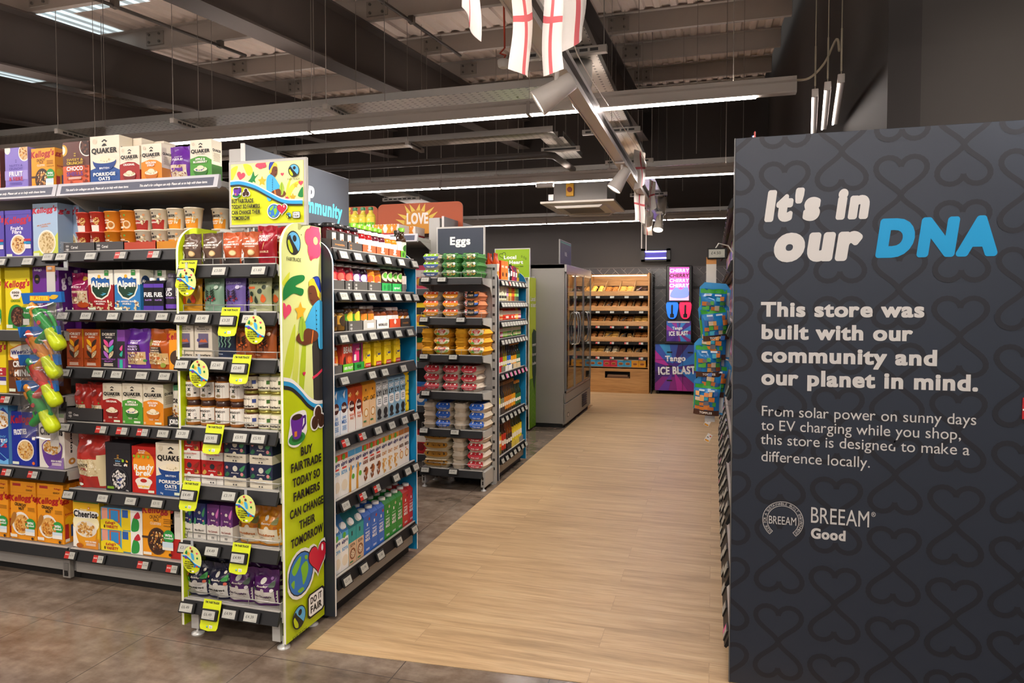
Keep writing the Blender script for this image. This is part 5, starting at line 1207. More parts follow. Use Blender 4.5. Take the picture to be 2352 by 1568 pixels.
# top
cereal('la', 'fruitfibre', -18, 'purple-blue fruit cereal box', py=530); cereal('la', 'fruitfibre', 44, 'purple-blue fruit cereal box', py=530)
cereal('la', 'paleblue', 106, 'pale blue and lime cereal box', py=530)
for k in (1, 2, 3): cereal('la', 'paleblue', 106 + 13 * k, 'pale blue and lime cereal box', row=k, py=530)
for key, pxs, d in (('potred', (177, 209), 'red porridge pot'), ('potorange', (243, 279), 'orange porridge pot'), ('potqred', (313, 350), 'cream and red porridge pot'), ('potqorange', (388, 428), 'cream and orange porridge pot')):
    for px in pxs:
        for lev in (0, 1): cereal('a', key, px, d, py=545, cat='porridge pot', group='porridge pots', lev=lev, dz=.1045, z=1.775, off=.012)
cereal('a', 'potqorange', 470, 'cream and orange porridge pot', py=545, cat='porridge pot', group='porridge pots', lev=1, dz=.1045, z=1.775, off=.08); cereal('a', 'potqorange', 470, 'cream and orange porridge pot', py=545, cat='porridge pot', group='porridge pots', lev=0, z=1.775, off=.08)
def wtray(sh, px0, px1, py, h, col, desc, fr=(), d=.24, cat='display tray', group='cardboard shelf trays', y=2.84):
    a, b = CX(px0, py, y), CX(px1, py, y); p = tray_p('display_tray', b - a - .002, d, h, col, fr)
    return CS[sh].at(p, (a + b) / 2, desc, cat, group, off=-.004)
wtray('a', 150, 222, 585, .048, '4d4b4c', 'dark grey tray of red pots', [('t', 'e6e4e0', 'co', .12, .68, .3), ('t', 'e6e4e0', 'op', .12, .32, .3), ('t', 'e6e4e0', 'Cereal', .35, .5, .3, .22, 1)])
wtray('a', 222, 288, 585, .048, '4d4b4c', 'dark grey tray of orange pots', [('t', 'e6e4e0', 'co', .12, .68, .3), ('t', 'e6e4e0', 'op', .12, .32, .3), ('t', 'e6e4e0', 'Cereal', .35, .5, .3, .22, 1)])
wtray('a', 288, 362, 582, .042, 'b5452e', 'red-brown tray of cream and red pots'); wtray('a', 362, 500, 582, .042, 'c9831f', 'orange tray of cream and orange pots')
# second
cereal('lb', 'chocos', -22, 'tall yellow chocolate cereal box', py=700); cereal('lb', 'chocos', 43, 'tall yellow chocolate cereal box', py=700)
for lev in (0, 1):
    for row in (0, 1): cereal('lb', 'chocpurple', 108 + 14 * row, 'purple chocolate cereal box', row=row, py=700, lev=lev)
cereal('b', 'redmuesli', 178, 'clear-fronted magenta muesli bag', py=680, cat='muesli bag', group='muesli bags')
cereal('b', 'alpenred', 233, 'red mountain muesli box', py=675, cat='muesli box', group='muesli boxes')
for k in range(3): cereal('b', 'alpenblue', 294 + 25 * k, 'blue mountain muesli box', row=k, py=675, cat='muesli box', group='muesli boxes', gap=.012)
for px in (343, 366): cereal('b', 'fuel', px, 'black and purple drink carton', py=685, cat='drink carton', group='breakfast drinks')
for px in (388, 410, 432): cereal('b', 'upgo', px, 'dark breakfast drink bottle', py=685, cat='drink bottle', group='breakfast drinks')
# third
cereal('lc', 'yellowflat', -10, 'yellow cereal box with red band', py=845); cereal('lc', 'wheatbites', 47, 'brown and yellow wheat cereal box', py=850); cereal('lc', 'wheatbites', 107, 'brown and yellow wheat cereal box', py=850)
for px in (173, 213): cereal('c', 'dorsetorange', px, 'orange muesli carton with leaf pattern', py=806, cat='muesli carton', group='muesli cartons')
cereal('c', 'dorsetblack', 252, 'black muesli carton with leaf pattern', py=806, cat='muesli carton', group='muesli cartons'); cereal('c', 'dorsetside', 280, 'purple muesli carton standing sideways', py=806, cat='muesli carton', group='muesli cartons')
cereal('c', 'berrybag', 309, 'purple granola bag with clear window', py=806, cat='granola bag', group='granola bags'); cereal('c', 'honeybag', 361, 'rust-orange granola bag with clear window', py=806, cat='granola bag', group='granola bags')
cereal('c', 'orangeslim', 412, 'orange cereal box beside rust granola bag', py=806)
# fourth
cereal('ld', 'blueflakes', -6, 'blue and light blue flakes box', py=1000); cereal('ld', 'frosties', 57, 'dark blue frosted flakes box', py=1010)
for row in (0, 1): cereal('ld', 'cheerios', 121 + 10 * row, 'white oat ring cereal box', row=row, py=1030)
for row in (0, 1):
    for px in (184, 221): cereal('d', 'oatsbag', px, 'small red bag of oats', row=row, py=925, cat='oats bag', group='bags of oats', z=.875)
wtray('d', 155, 240, 970, .07, '3d3b3c', 'dark grey tray holding red oat bags', [('t', 'e6e4e0', 'co', .12, .62, .22), ('t', 'e6e4e0', 'op', .12, .38, .22), ('t', 'e6e4e0', 'Oats', .28, .45, .16, .14, 1)])
for key, px, d in (('original', 260, 'cream and red porridge box'), ('apple', 306, 'cream and green porridge box'), ('syrup', 354, 'cream and orange porridge box')): cereal('d', key, px, d, py=940, cat='porridge box', group='porridge boxes')
cereal('d', 'jordans', 409, 'white and green granola bag', py=940, cat='granola bag', group='granola bags', z=.875)
wtray('d', 388, 430, 985, .05, '2c2a2a', 'black tray under the white granola bag', [('t', 'e6e4e0', 'JORDANS', .55, .5, .5, .9, 2)])
# fifth and bottom
cereal('e', 'oatsbig', 203, 'large red bag of oats', py=1075, cat='oats bag', group='bags of oats', off=-.012); cereal('e', 'oatslying', 212, 'red oat bag lying behind', py=1050, cat='oats bag', group='bags of oats', row=0, off=.13, z=.60); cereal('e', 'oatslying', 216, 'red oat bag lying behind', py=1030, cat='oats bag', group='bags of oats', off=.14, z=.70)
cereal('e', 'blackoats', 273, 'black box of rolled oats', py=1080, cat='oats box', group='porridge boxes'); cereal('e', 'readybrek', 332, 'red instant porridge box', py=1085, cat='cereal box'); cereal('e', 'porridge', 395, 'big cream and blue porridge box', py=1090, cat='porridge box', group='porridge boxes')
for px in (-7, 56, 118):
    cereal('le', 'crunchynut', px, 'tall orange honey nut cereal box', py=1195)
    cereal('le', 'crunchynut', px + 8, 'tall orange honey nut cereal box', py=1195, row=1)
cereal('f', 'honeyos', 200, 'yellow oat ring cereal box', py=1215)
for lev in (0, 1): cereal('f', 'variety', 282, 'blue and yellow cereal multipack', py=1232, cat='cereal multipack', lev=lev)
cereal('f', 'clustersbig', 366, 'large orange cluster cereal box', py=1240); cereal('f', 'redwhite', 412, 'red and white cereal box', py=1245)

# ---------------------------------------------------------------- lime end unit goods
def FXp(px, py): return onY(px, py, 2.55)[0]
FS = {k: Shelf(n, '-y', 2.515, z) for k, (n, z) in dict(a=('top lime-unit shelf', 1.667), b=('second lime-unit shelf', 1.462), c=('third lime-unit shelf', 1.26), d=('fourth lime-unit shelf', .952), e=('fifth lime-unit shelf', .694), f=('sixth lime-unit shelf', .442), g=('bottom lime-unit shelf', .174)).items()}
def fair(sh, p, px, py, desc, cat, group, **kw): return FS[sh].at(p, FXp(px, py), desc, cat, group, **kw)
def nutbag(col, low, seed, lean=0.0):
    return bag('snack_pouch', .098, .055, .142, col, [('t', 'f2e9df', 'MALAWI', .55, .70, .05, .38, 2), ('t', 'f2e9df', 'MACADAMIA NUTS', .55, .62, .055, .78, 2), ('t', 'f2e9df', 'neo', .28, .80, .03, .2, 1), ('l', 'e6d6c4', 2, .3, .52, .9, .57), ('r', '2a2422', .1, .03, .95, .22), ('e', 'c9a26a', .68, .36, .17, .09), ('e', 'e6cf9f', .68, .36, .13, .065), ('p', 'e9e6df', [(.05, .1), (.02, .38), (.2, .48), (.3, .34), (.26, .14)])], seed=seed, seal=.1, slump=lean)
nb1, nb2, nb3, nb4 = nutbag('58443a', 0, 1), nutbag('5e473c', 0, 2, .006), nutbag('b3532c', 0, 3), nutbag('a8522f', 0, 5, .012)
fair('a', nb1, 445, 580, 'dark brown nut pouch', 'snack pouch', 'nut pouches'); fair('a', nb2, 491, 582, 'dark brown nut pouch', 'snack pouch', 'nut pouches')
fair('a', nb3, 538, 580, 'copper-orange nut pouch', 'snack pouch', 'nut pouches'); fair('a', nb4, 580, 580, 'copper-orange nut pouch', 'snack pouch', 'nut pouches')
ff = bag('snack_pouch', .096, .05, .165, '8b1522', [('t', 'f2e4d4', 'FOREST', .45, .72, .07, .62, 2), ('t', 'f2e4d4', 'FEAST', .45, .63, .07, .5, 2), ('t', 'e9cfa8', 'DOUBLE', .45, .32, .05, .5, 1), ('k', 'e0b46a', [(.5, .56), (.44, .44), (.4, .38)], .002)], seed=4, seal=.1)
fair('a', ff, 619, 575, 'dark red snack pouch', 'snack pouch', 'nut pouches')
fair('a', nb1, 470, 580, 'dark brown nut pouch', 'snack pouch', 'nut pouches', row=1); fair('a', nb3, 560, 580, 'copper-orange nut pouch', 'snack pouch', 'nut pouches', row=1); fair('a', ff, 632, 575, 'dark red snack pouch', 'snack pouch', 'nut pouches', row=1)
def libbag(col, tx, fr, seed, w=.105, h=.165): return bag('nut_bag', w, .05, h, col, [('t', tx, 'Liberation', .46, .77, .075, .74, 1)] + fr + [('t', tx, 'Peanuts', .25, .1, .04, .3, 1), ('e', tx, .80, .65, .08)], seed=seed, seal=.08, rough=.3)
def sprig(c, b): return [('k', c, [(.45, .2), (.48, .65)], .003)] + [('p', c, [(.46, .28 + .06 * k), (.46 + s * .12, .33 + .06 * k), (.46 + s * .26, .38 + .06 * k), (.46 + s * .14, .29 + .06 * k)]) for k in range(5) for s in (-1, 1)] + [('e', b, .25 + .12 * k, .30 + .05 * (k % 3), .05) for k in range(5)]
ochre = libbag('c58a1e', '3a2a1a', [('e', '26382c', .56, .60, .1), ('p', '26382c', [(.3, .55), (.12, .62), (.22, .5)]), ('b', 'c93a1e', [(.1, .25), (.2, .4), (.3, .3), (.22, .2)]), ('b', 'c93a1e', [(.6, .3), (.72, .45), (.82, .32), (.72, .22)]), ('b', '26382c', [(.4, .24), (.5, .36), (.6, .24)])], 1)
sage = libbag('7fa088', 'c9d8c6', sprig('24362c', '8f2a2a'), 2); violet = libbag('7460a8', 'cfc4e6', sprig('2f1c34', '7a1f34'), 3)
olive = libbag('a8ab82', '2f3a2a', [('r', 'd9622a', .1, .60, .4, .66), ('e', '26382c', .62, .54, .1), ('e', '26382c', .25, .47, .09), ('b', 'd9622a', [(.12, .3), (.22, .42), (.3, .3), (.2, .24)]), ('b', '26382c', [(.38, .28), (.47, .42), (.55, .28), (.46, .22)]), ('b', 'd9622a', [(.66, .3), (.74, .46), (.86, .34), (.76, .24)])], 4, .118)
for p, px, d in ((ochre, 447, 'ochre nut bag'), (sage, 497, 'sage green nut bag'), (violet, 546, 'violet nut bag'), (olive, 602, 'olive nut bag')):
    fair('b', p, px, 680, d, 'nut bag', 'patterned nut bags'); fair('b', p, px + 11, 680, d, 'nut bag', 'patterned nut bags', row=1)
creambox = box_p('nut_box', .092, .05, .150, 'ddd3c2', [('t', '3a322e', 'Malawi', .42, .90, .045, .34, 1), ('t', '3a322e', 'Macadamia Nuts', .5, .83, .045, .7, 1), ('l', '8a8078', 1, .3, .75, .7, .77), ('r', '6f6584', .22, .28, .80, .70), ('p', '3a3346', [(.22, .28), (.80, .28), (.80, .42), (.22, .36)]), ('p', 'c9623a', [(.26, .44), (.42, .54), (.52, .50), (.62, .55), (.76, .44)]), ('e', '5a5088', .22, .50, .08), ('r', 'd3c7b2', 0, 0, 1, .20), ('t', '26211e', 'Nutcellars', .5, .06, .06, .86, 2)])
for px in (438, 480):
    fair('c', creambox, px, 790, 'cream nut box with mountain picture', 'nut box', 'cream nut boxes'); fair('c', creambox, px + 6, 790, 'cream nut box with mountain picture', 'nut box', 'cream nut boxes', row=1)
navy = libbag('26324c', 'b9c4d6', [('k', '86b8a0', [(.12 + .2 * k, .28), (.2 + .2 * k, .36), (.12 + .2 * k, .44), (.2 + .2 * k, .52), (.12 + .2 * k, .60)], .006) for k in range(4)], 5); rust = libbag('a4552a', 'd6b090', sprig('2a1f1c', 'd0622c'), 6)
fair('c', navy, 528, 785, 'navy blue nut bag', 'nut bag', 'patterned nut bags')
for px in (569, 616): fair('c', rust, px, 785, 'rust brown nut bag', 'nut bag', 'patterned nut bags')
fair('c', rust, 632, 785, 'rust brown nut bag', 'nut bag', 'patterned nut bags', row=1)
pb = jar('peanut_butter_jar', .0365, .113, 'a8692c', '3a2119', [('r', 'e6e0d6', 0, 0, 1, 1), ('t', '2a2422', 'Liberation', .44, .80, .2, .72, 1), ('p', '2a3a30', [(.42, .6), (.6, .6), (.54, .5), (.6, .4), (.42, .4), (.48, .5)]), ('e', '8a7a5a', .5, .15, .12, .1), ('t', 'b5502a', 'Crunchy', .2, .5, .08, .2), ('t', '4a3a30', 'Peanut Butter', .22, .36, .07, .26), ('e', '3a3430', .78, .52, .05), ('e', 'e6e0d6', .78, .52, .04), ('r', '3a3430', .74, .22, .84, .32)], (.13, .60), cap=.2)
pbd = jar('peanut_butter_jar', .0365, .113, '9a5c26', '3a2119', [('r', 'e6e0d6', 0, 0, 1, 1), ('t', '2a2422', 'Liberation', .44, .80, .2, .72, 1), ('p', '2a3a30', [(.42, .6), (.6, .6), (.54, .5), (.6, .4), (.42, .4), (.48, .5)]), ('e', '8a7a5a', .5, .15, .12, .1), ('r', '2a2422', .12, .4, .3, .5)], (.13, .60), cap=.2)
for px in (447, 480, 514, 548):
    for row in (0, 1):
        for lev in (0, 1): fair('d', pb if px < 490 else pbd, px, 925, 'brown-lidded nut spread jar', 'jar', 'peanut butter jars', lev=lev, row=row)
cj = [jar('nut_cream_jar', .036, .083, c, '8f8438', [('r', 'e6ddca', 0, 0, 1, 1), ('t', '3a322e', 'Macadamia Nuts', .36, .72, .12, .55, 1), ('t', '26211e', 'Nutcellars', .42, .15, .18, .75, 2), ('r', b, .72, .4, .9, .7)], (.10, .66), cap=.16, lidm=.5) for c, b in (('5a3a26', '3a4a86'), ('c9c79a', '3f6a2c'))]
for k, px in enumerate((580, 613, 640)):
    for row in (0, 1):
        for lev in range(3): fair('d', cj[min(k, 1)], px, 925, 'gold-lidded nut cream jar', 'jar', 'nut cream jars', lev=lev, row=row)
def cbox(col, low, leaf, words, tx, w=.114, h=.106, d=.10, slim=False):
    f = [('r', low, 0, 0, 1, .36 if not slim else .42), ('e', '2a2a30' if col[0] in '9abc' else 'd9d4c4', .5, .74, .11), ('t', 'f0e6dc', 'Bewley', .5, .56, .045, .34, 1, .25)]
    f += [('b', leaf[0], [(.7, .72), (.95, .9), (.9, .7), (.8, .62)]), ('b', leaf[1], [(.05, .45), (.15, .6), (.25, .5), (.15, .4)]), ('b', leaf[1], [(.75, .42), (.9, .56), (.95, .42)]), ('e', leaf[2], .14, .78, .06), ('e', leaf[2], .82, .52, .07), ('e', low, .5, .36 if not slim else .42, .09), ('t', tx, words, .5, .25, .06, .72, 1), ('l', '8a8078', 1, .25, .17, .75, .19), ('r', '4a4a4a', .42, .05, .48, .11), ('r', '4a4a4a', .54, .05, .60, .11)]
    return box_p('coffee_box', w, d, h, col, f, [('r', low, 0, 0, 1, .36 if not slim else .42)])
redb = cbox('b3201f', 'e6e1d8', ('8a2a1c', 'c9a24a', '6a3a1c'), 'Copacabana Blend', 'b3201f'); navb = cbox('262c48', 'd6cdb8', ('3f8a5a', '2f6a48', 'd98a8a'), 'Malawi Mzuzu AA', '2a2622')
for p, pxs, d in ((redb, (448, 500), 'red coffee box'), (navb, (552, 611), 'navy floral coffee box')):
    for px in pxs:
        for lev in (0, 1): fair('e', p, px, 1065, d, 'coffee box', 'coffee boxes', lev=lev)
slimn = cbox('26306a', 'e0dbd0', ('3f8a5a', '4a9a6a', 'e08a8a'), 'Malawi Mzuzu AA', '2a2622', .066, .16, .06, True); slimp = cbox('5a2a66', 'e0dbd0', ('c96ab0', '7a4a86', 'b56a9a'), 'Peru Centrocafe', '8a2a1e', .066, .16, .06, True)
for p, pxs, d in ((slimn, (441, 471), 'slim navy and white coffee carton'), (slimp, (502, 532), 'slim purple and white coffee carton')):
    for px in pxs: fair('f', p, px, 1190, d, 'coffee carton', 'slim coffee cartons')
def cbag(col, low, tx, words, leaf, seed, w=.125, h=.155): return bag('coffee_bag', w, .075, h, col, [('r', low, .02, .06, .98, .42), ('r', col, .0, 0, 1, .06), ('e', low, .5, .43, .09), ('e', 'd6d2c8', .5, .70, .09), ('t', 'efe8dc', 'Bewley', .5, .57, .05, .4, 1, .25), ('t', tx, words, .5, .28, .06, .7, 2), ('l', '8a8078', 1, .2, .18, .8, .21), ('b', leaf[0], [(.72, .58), (.9, .72), (.92, .55)]), ('b', leaf[0], [(.04, .46), (.2, .56), (.28, .46)]), ('e', leaf[1], .86, .47, .06), ('e', leaf[1], .12, .62, .04), ('e', leaf[2], .8, .78, .05)], seed=seed, seal=.12, rough=.2, belly=.3)
orb = cbag('c07a1c', 'ddd2b8', 'b5621a', 'Honduras', ('6a6a2a', 'a85a1a', 'e0a83a'), 2, .12, .175)
for px in (578, 622): fair('f', orb, px, 1205, 'orange and cream coffee bag', 'coffee bag', 'coffee bags')
mal = cbag('23233c', 'c9c6c0', '2a2622', 'Malawi', ('3f9a4a', 'e0705a', 'e6ddd0'), 3); per = cbag('4e1f5c', 'c9c3bc', '3a1f3a', 'Peru Centrocafe', ('4a5a4a', 'efe8ea', '8a5a9a'), 5, .13)
for p, pxs, d in ((mal, (461, 508), 'navy and silver coffee bag'), (per, (556, 613), 'purple and silver coffee bag')):
    for px in pxs:
        fair('g', p, px, 1340, d, 'coffee bag', 'coffee bags'); fair('g', p, px + 8, 1340, d, 'coffee bag', 'coffee bags', row=1, gap=.01)

# ---------------------------------------------------------------- jam, spread and milk bay (faces the aisle)
JS = [Shelf(n + ' jam-bay shelf', '+x', -1.722, z + .001) for n, z in zip(('top', 'second', 'third', 'fourth', 'fifth', 'sixth', 'bottom'), JZ)]
def run(sh, y, items, cat, group, rows=1, z=None, gap=.004, dy=None):
    """goods set side by side along the aisle from y on: (proto, description, how many)"""
    for p, d, n in items:
        for k in range(n):
            for r_ in range(rows): sh.at(p, y + p.w / 2, d, cat if isinstance(cat, str) else cat[0], group, r_, gap=gap, z=z)
            y += (dy or p.w) + .003
    return y
def trayrun(sh, y0, widths, h, cols, desc, d=.17, marks=None):
    y = y0
    for i, w_ in enumerate(widths):
        c = cols[i % len(cols)]; p = tray_p('display_tray', w_ - .003, d, h, c, marks[i % len(marks)] if marks else ())
        sh.at(p, y + w_ / 2, desc[i % len(desc)], 'display tray', 'cardboard shelf trays', off=-.006); y += w_
def labelfr(bg, *t): return [('r', bg, 0, 0, 1, 1)] + list(t)
darkjam = jar('jam_jar', .0345, .118, '4a1116', '1f1d1e', labelfr('3b3836', ('r', 'e8e6e0', .3, .3, .62, .85), ('r', '7fbf2a', .38, .4, .54, .7), ('r', 'd9602a', .38, .3, .54, .4)), (.18, .5))
def ging(content): return jar('jam_jar', .035, .112, content, 'd9cfc8', labelfr('efece8', ('l', '9a948c', 3, .2, .2, .8, .8)), (.12, .48), cap=.16)
def ging_lid(p):
    return p
bm_red, bm_dark, bm_or = ging('8f1518'), ging('4a1020'), ging('c46a14')
GCH = M('c94a3a', .4)
for p in (bm_red, bm_dark, bm_or):
    q = MB()
    for k in range(9):
        a = 2 * pi * k / 9
        for zz, rr in ((.1125, .022), (.1125, .008)):
            q.box(rr * cos(a) - .0035, rr * sin(a) - .0035, zz - .001, rr * cos(a) + .0035, rr * sin(a) + .0035, zz + .0004, GCH)
        q.lathe([(.004, 0), (.004, .001)], GCH, 4, (.0325 * cos(a), .0325 * sin(a), .101))
    p.kids.append(('gingham_print', q.mesh('gingham_print')))
dbot = bottle('syrup_bottle', .028, .155, '2a1c18', '2a211e', labelfr('e8e0d8', ('b', 'd9582a', [(.2, .2), (.3, .8), (.7, .9), (.8, .3)])), (.08, .5), .5, .55)
gbot = bottle('syrup_bottle', .028, .175, '3a2414', '7ac02c', labelfr('dfe6c8', ('e', '3a6a2a', .5, .5, .3)), (.1, .42), .55, .60, .12)
s = JS[0]
y = run(s, 2.845, ((darkjam, 'black-lidded dark red jam jar', 4), (bm_red, 'gingham-lidded red jam jar', 2), (bm_dark, 'gingham-lidded purple jam jar', 2), (bm_or, 'gingham-lidded orange marmalade jar', 2)), 'jar', 'jam jars', z=s.z + .004)
y = run(s, y, ((dbot, 'small dark bottle with orange label', 1), (gbot, 'dark syrup bottle with green cap', 1)), 'bottle', 'syrup bottles', z=s.z + .004)
for k in range(6): s.at(gbot, 3.36 + .062 * k, 'dark syrup bottle with green cap', 'bottle', 'syrup bottles', row=2, z=s.z + .004, gap=.02)
for k in range(4): s.at(darkjam, 2.88 + .073 * k, 'black-lidded dark red jam jar', 'jar', 'jam jars', row=1, z=s.z + .004)
trayrun(s, 2.84, (.15, .145, .148, .148, .148, .07), .042, ('47423f', '47423f', 'd9552f', 'd9552f', 'd9552f', '6ab02c'), ('dark grey jam tray', 'dark grey jam tray', 'orange jam tray', 'orange jam tray', 'orange jam tray', 'green syrup tray'), marks=([('t', 'c98a4a', 'irresistible', .5, .5, .22, .6)], [('t', 'c98a4a', 'co', .2, .66, .3), ('t', 'c98a4a', 'op', .2, .3, .3)], [('e', 'f4ece4', .5, .75, .1), ('t', 'f4ece4', 'Maman', .5, .35, .25, .3)], [('e', 'f4ece4', .5, .75, .1), ('t', 'f4ece4', 'Maman', .5, .35, .25, .3)], [('e', 'f4ece4', .5, .75, .1), ('t', 'f4ece4', 'Maman', .5, .35, .25, .3)], [('e', '2f6a2a', .5, .5, .2)]))
s = JS[1]
def jam2(content, lab, tx): return jar('jam_jar', .036, .125, content, 'c9c6c0', labelfr(lab, ('e', tx, .3, .75, .2), ('t', 'f4f0ee', 'FRUIT', .55, .5, .14, .5, 2), ('t', 'f4f0ee', 'JAM', .6, .2, .22, .55, 2)), (.02, .62), cap=.13, lidm=.6)
jr, jp, jo = jam2('7a1420', 'd22a35', 'f06a5a'), jam2('2a1420', '6a2c86', 'e8e4ea'), jam2('c8701a', 'f0a21e', 'd9582a')
y = run(s, 2.85, ((jr, 'jar of red fruit jam', 3), (jp, 'jar of purple fruit jam', 2), (jo, 'jar of orange fruit jam', 2)), 'jar', 'jam jars', rows=2, z=s.z + .004)
robi = jar('spread_jar', .030, .135, '2a1712', '8fc0a0', labelfr('3a1f18', ('e', 'e8d8b8', .5, .7, .4, .28), ('e', '5aa03a', .4, .75, .2), ('b', 'd9402a', [(.3, .3), (.7, .6), (.85, .1), (.5, .0)])), (.08, .72), cap=.11)
y = run(s, y + .004, ((robi, 'dark jar with mint-green lid', 4),), 'jar', 'spread jars', rows=2, z=s.z + .004)
run(s, y, ((dbot, 'slim dark sauce bottle', 1),), 'bottle', 'syrup bottles', z=s.z + .004)
trayrun(s, 2.84, (.118, .078, .155, .15, .125, .125, .06), .046, ('55524f', '55524f', '55524f', '55524f', '2a9a4a', '2fae55', '6a6764'), ('grey jam tray', 'grey jam tray', 'grey jam tray', 'grey jam tray', 'green spread tray', 'green spread tray', 'small grey tray'), marks=([], [('t', 'e0deda', 'co', .5, .65, .3), ('t', 'e0deda', 'op', .5, .3, .3)], [('t', 'e0deda', 'co', .2, .65, .3), ('t', 'e0deda', 'op', .2, .3, .3)], [('t', 'e0deda', 'co', .2, .65, .3), ('t', 'e0deda', 'op', .2, .3, .3)], [('e', '1f7a3a', .3, .5, .1), ('e', '1f7a3a', .7, .5, .15)], [('t', 'f0f6f0', 'spread', .5, .5, .3, .6)], []))
s = JS[2]
hj = jar('honey_jar', .034, .105, '6a4a1a', '2a2724', labelfr('d9a83a', ('e', '3a2a1a', .5, .4, .3)), (.3, .4), cap=.15); gj = jar('curd_jar', .036, .125, '5a3a1c', '2a2724', labelfr('5cb030', ('e', 'f2c83a', .5, .8, .3), ('t', 'f4f4ea', 'CURD', .5, .3, .2, .6, 2)), (.05, .6), cap=.14)
oj = jar('curd_jar', .036, .122, '6a3a18', 'b5aca0', labelfr('e8862a', ('r', '3a8a3a', .0, 0, .14, 1), ('t', 'f8efdc', 'Gold', .6, .5, .2, .5, 2)), (.05, .6), cap=.14, lidm=.5); wj = jar('marmalade_jar', .035, .105, '7a3a16', '3a2c24', labelfr('eceae4', ('l', '6a645c', 4, .15, .2, .85, .8)), (.08, .55), cap=.15)
bmj = ging('7a3a18'); bmj.kids.append(bm_red.kids[1]); dj2 = jar('jam_jar', .034, .10, '5a2a12', '2a2422', labelfr('e89a2a', ('e', 'f4f0e6', .5, .5, .3)), (.1, .5), cap=.15)
y = run(s, 2.85, ((hj, 'short honey jar with dark lid', 2), (gj, 'green-labelled curd jar', 2), (oj, 'orange-labelled curd jar', 2), (wj, 'white-labelled marmalade jar', 2), (bmj, 'gingham-lidded amber jam jar', 2), (dj2, 'dark-lidded amber jam jar', 2)), 'jar', 'jam jars', rows=2, z=s.z + .004)
trayrun(s, 2.985, (.15, .145, .15, .145, .13), .05, ('5a5754', 'b9b5ae', 'efece6', 'e0552f', '3f3a38'), ('grey curd tray', 'pale curd tray', 'white marmalade tray', 'orange jam tray', 'dark jam tray'), marks=([('t', 'e0deda', 'co', .2, .65, .3), ('t', 'e0deda', 'op', .2, .3, .3)], [('r', 'f4f2ec', .3, .2, .8, .7)], [('t', '2a2622', 'MARMALADE', .5, .45, .3, .7, 2)], [('e', 'f4ece4', .5, .7, .1)], [('t', 'c98a4a', 'irresistible', .5, .5, .25, .6)]))
s = JS[3]
bear = box_p('snack_box', .10, .09, .145, 'cf4a33', [('t', 'f6f0e4', 'BEAR', .55, .72, .22, .84, 2), ('r', '5a9a3a', .62, .82, .70, .98), ('b', '4a2a1c', [(.1, .05), (.12, .4), (.3, .5), (.36, .1)]), ('e', 'e86a3a', .65, .4, .2)], [('l', 'f0c8b0', 6, .2, .2, .8, .8)]); mag = box_p('snack_box', .10, .09, .155, 'b52a78', [('r', 'd9a030', .02, .86, .2, .97), ('r', '9a3a86', 0, .8, 1, 1), ('e', 'e8387a', .5, .5, .34), ('b', '3a2a24', [(.64, .2), (.62, .7), (.76, .85), (.86, .6), (.84, .2)]), ('r', 'f4ece8', .08, .3, .3, .5), ('t', 'f4ece8', 'TREEK', .5, .66, .06, .4, 2), ('r', '3aa04a', .0, 0, 1, .1)])
nq = MB(); nq.box(-.036, -.036, 0, .036, .036, .135, M('efcf12', .35), .008); nq.box(-.038, -.038, .095, .038, .038, .112, M('e6c40e', .35), .008)
art(nq, [('r', 'f2d726', .02, .05, .98, .66), ('t', '2a3a9a', 'Nesquik', .6, .50, .10, .55, 2, .15, .1), ('k', '7a4a20', [(.18, .58), (.08, .5), (.14, .38), (.26, .42)], .004), ('r', 'c93a3a', .02, .04, .98, .2), ('t', 'f4efe0', 'STRAWBERRY', .5, .12, .05, .8, 1)], front(.06, -.0365, .0, .135), .06, .135)
nk = MB(); nk.loft([[(.034 * cos(2 * pi * j / 16) * a, .034 * sin(2 * pi * j / 16) * a, z) for j in range(16)] for a, z in ((1.05, .112), (1.1, .15), (1.05, .185), (.75, .205), (.3, .21))], M('d9bf1a', .15), False, True)
nesq = proto('milkshake_tub', nq, .078, .08, .21, [('scoop_lid', nk)])
y = run(s, 2.85, ((jo, 'jar of orange fruit jam', 1),), 'jar', 'jam jars', z=s.z + .004)
y = run(s, y + .012, ((bear, 'red fruit snack box', 1), (mag, 'magenta fruit snack box', 1)), 'snack box', 'fruit snack boxes', rows=2, z=s.z + .004)
y = run(s, y + .02, ((nesq, 'yellow milkshake powder tub', 4),), 'tub', 'milkshake powder tubs', dy=.115)
trayrun(s, 2.84, (.09, .108, .108), .04, ('5a5754', '6ac02c', '2a9a3a'), ('grey jam tray', 'lime fruit snack tray', 'green fruit snack tray'), marks=([], [('t', 'f4f6ea', '100% FRUIT', .5, .5, .35, .8, 2)], [('t', '14401c', 'BEAR', .5, .5, .45, .4, 2)]))
s = JS[4]
CW, CH_ = .070, .232
koko1 = carton('milk_carton', CW, .07, CH_, '3f8fd0', [('r', 'e8ecf0', 0, 0, 1, .55), ('e', '4a1f1a', .5, .60, .38), ('t', 'f4efe8', 'koko', .5, .61, .08, .6, 2), ('t', '3a7ac0', 'LIKE', .5, .38, .06, .5, 1), ('t', '3a7ac0', 'MILK', .5, .28, .09, .7, 1), ('l', '8ab0d8', 3, .2, .08, .8, .2), ('p', 'f4f6f8', [(.3, .9), (.6, 1), (.5, .8)])])
koko2 = carton('milk_carton', CW, .07, CH_, 'b9461e', [('p', 'efe9e2', [(0, 0), (1, 0), (1, .25), (.6, .62), (.3, .72), (0, .6)]), ('e', '4a1f1a', .5, .58, .38), ('t', 'f4efe8', 'koko', .5, .59, .08, .6, 2), ('t', 'd9602a', 'SUGAR', .5, .38, .06, .6, 1), ('t', 'd9602a', 'FREE', .5, .30, .06, .5, 1), ('c', NUTS, .3, .85, .25, .06, 10, .008)])
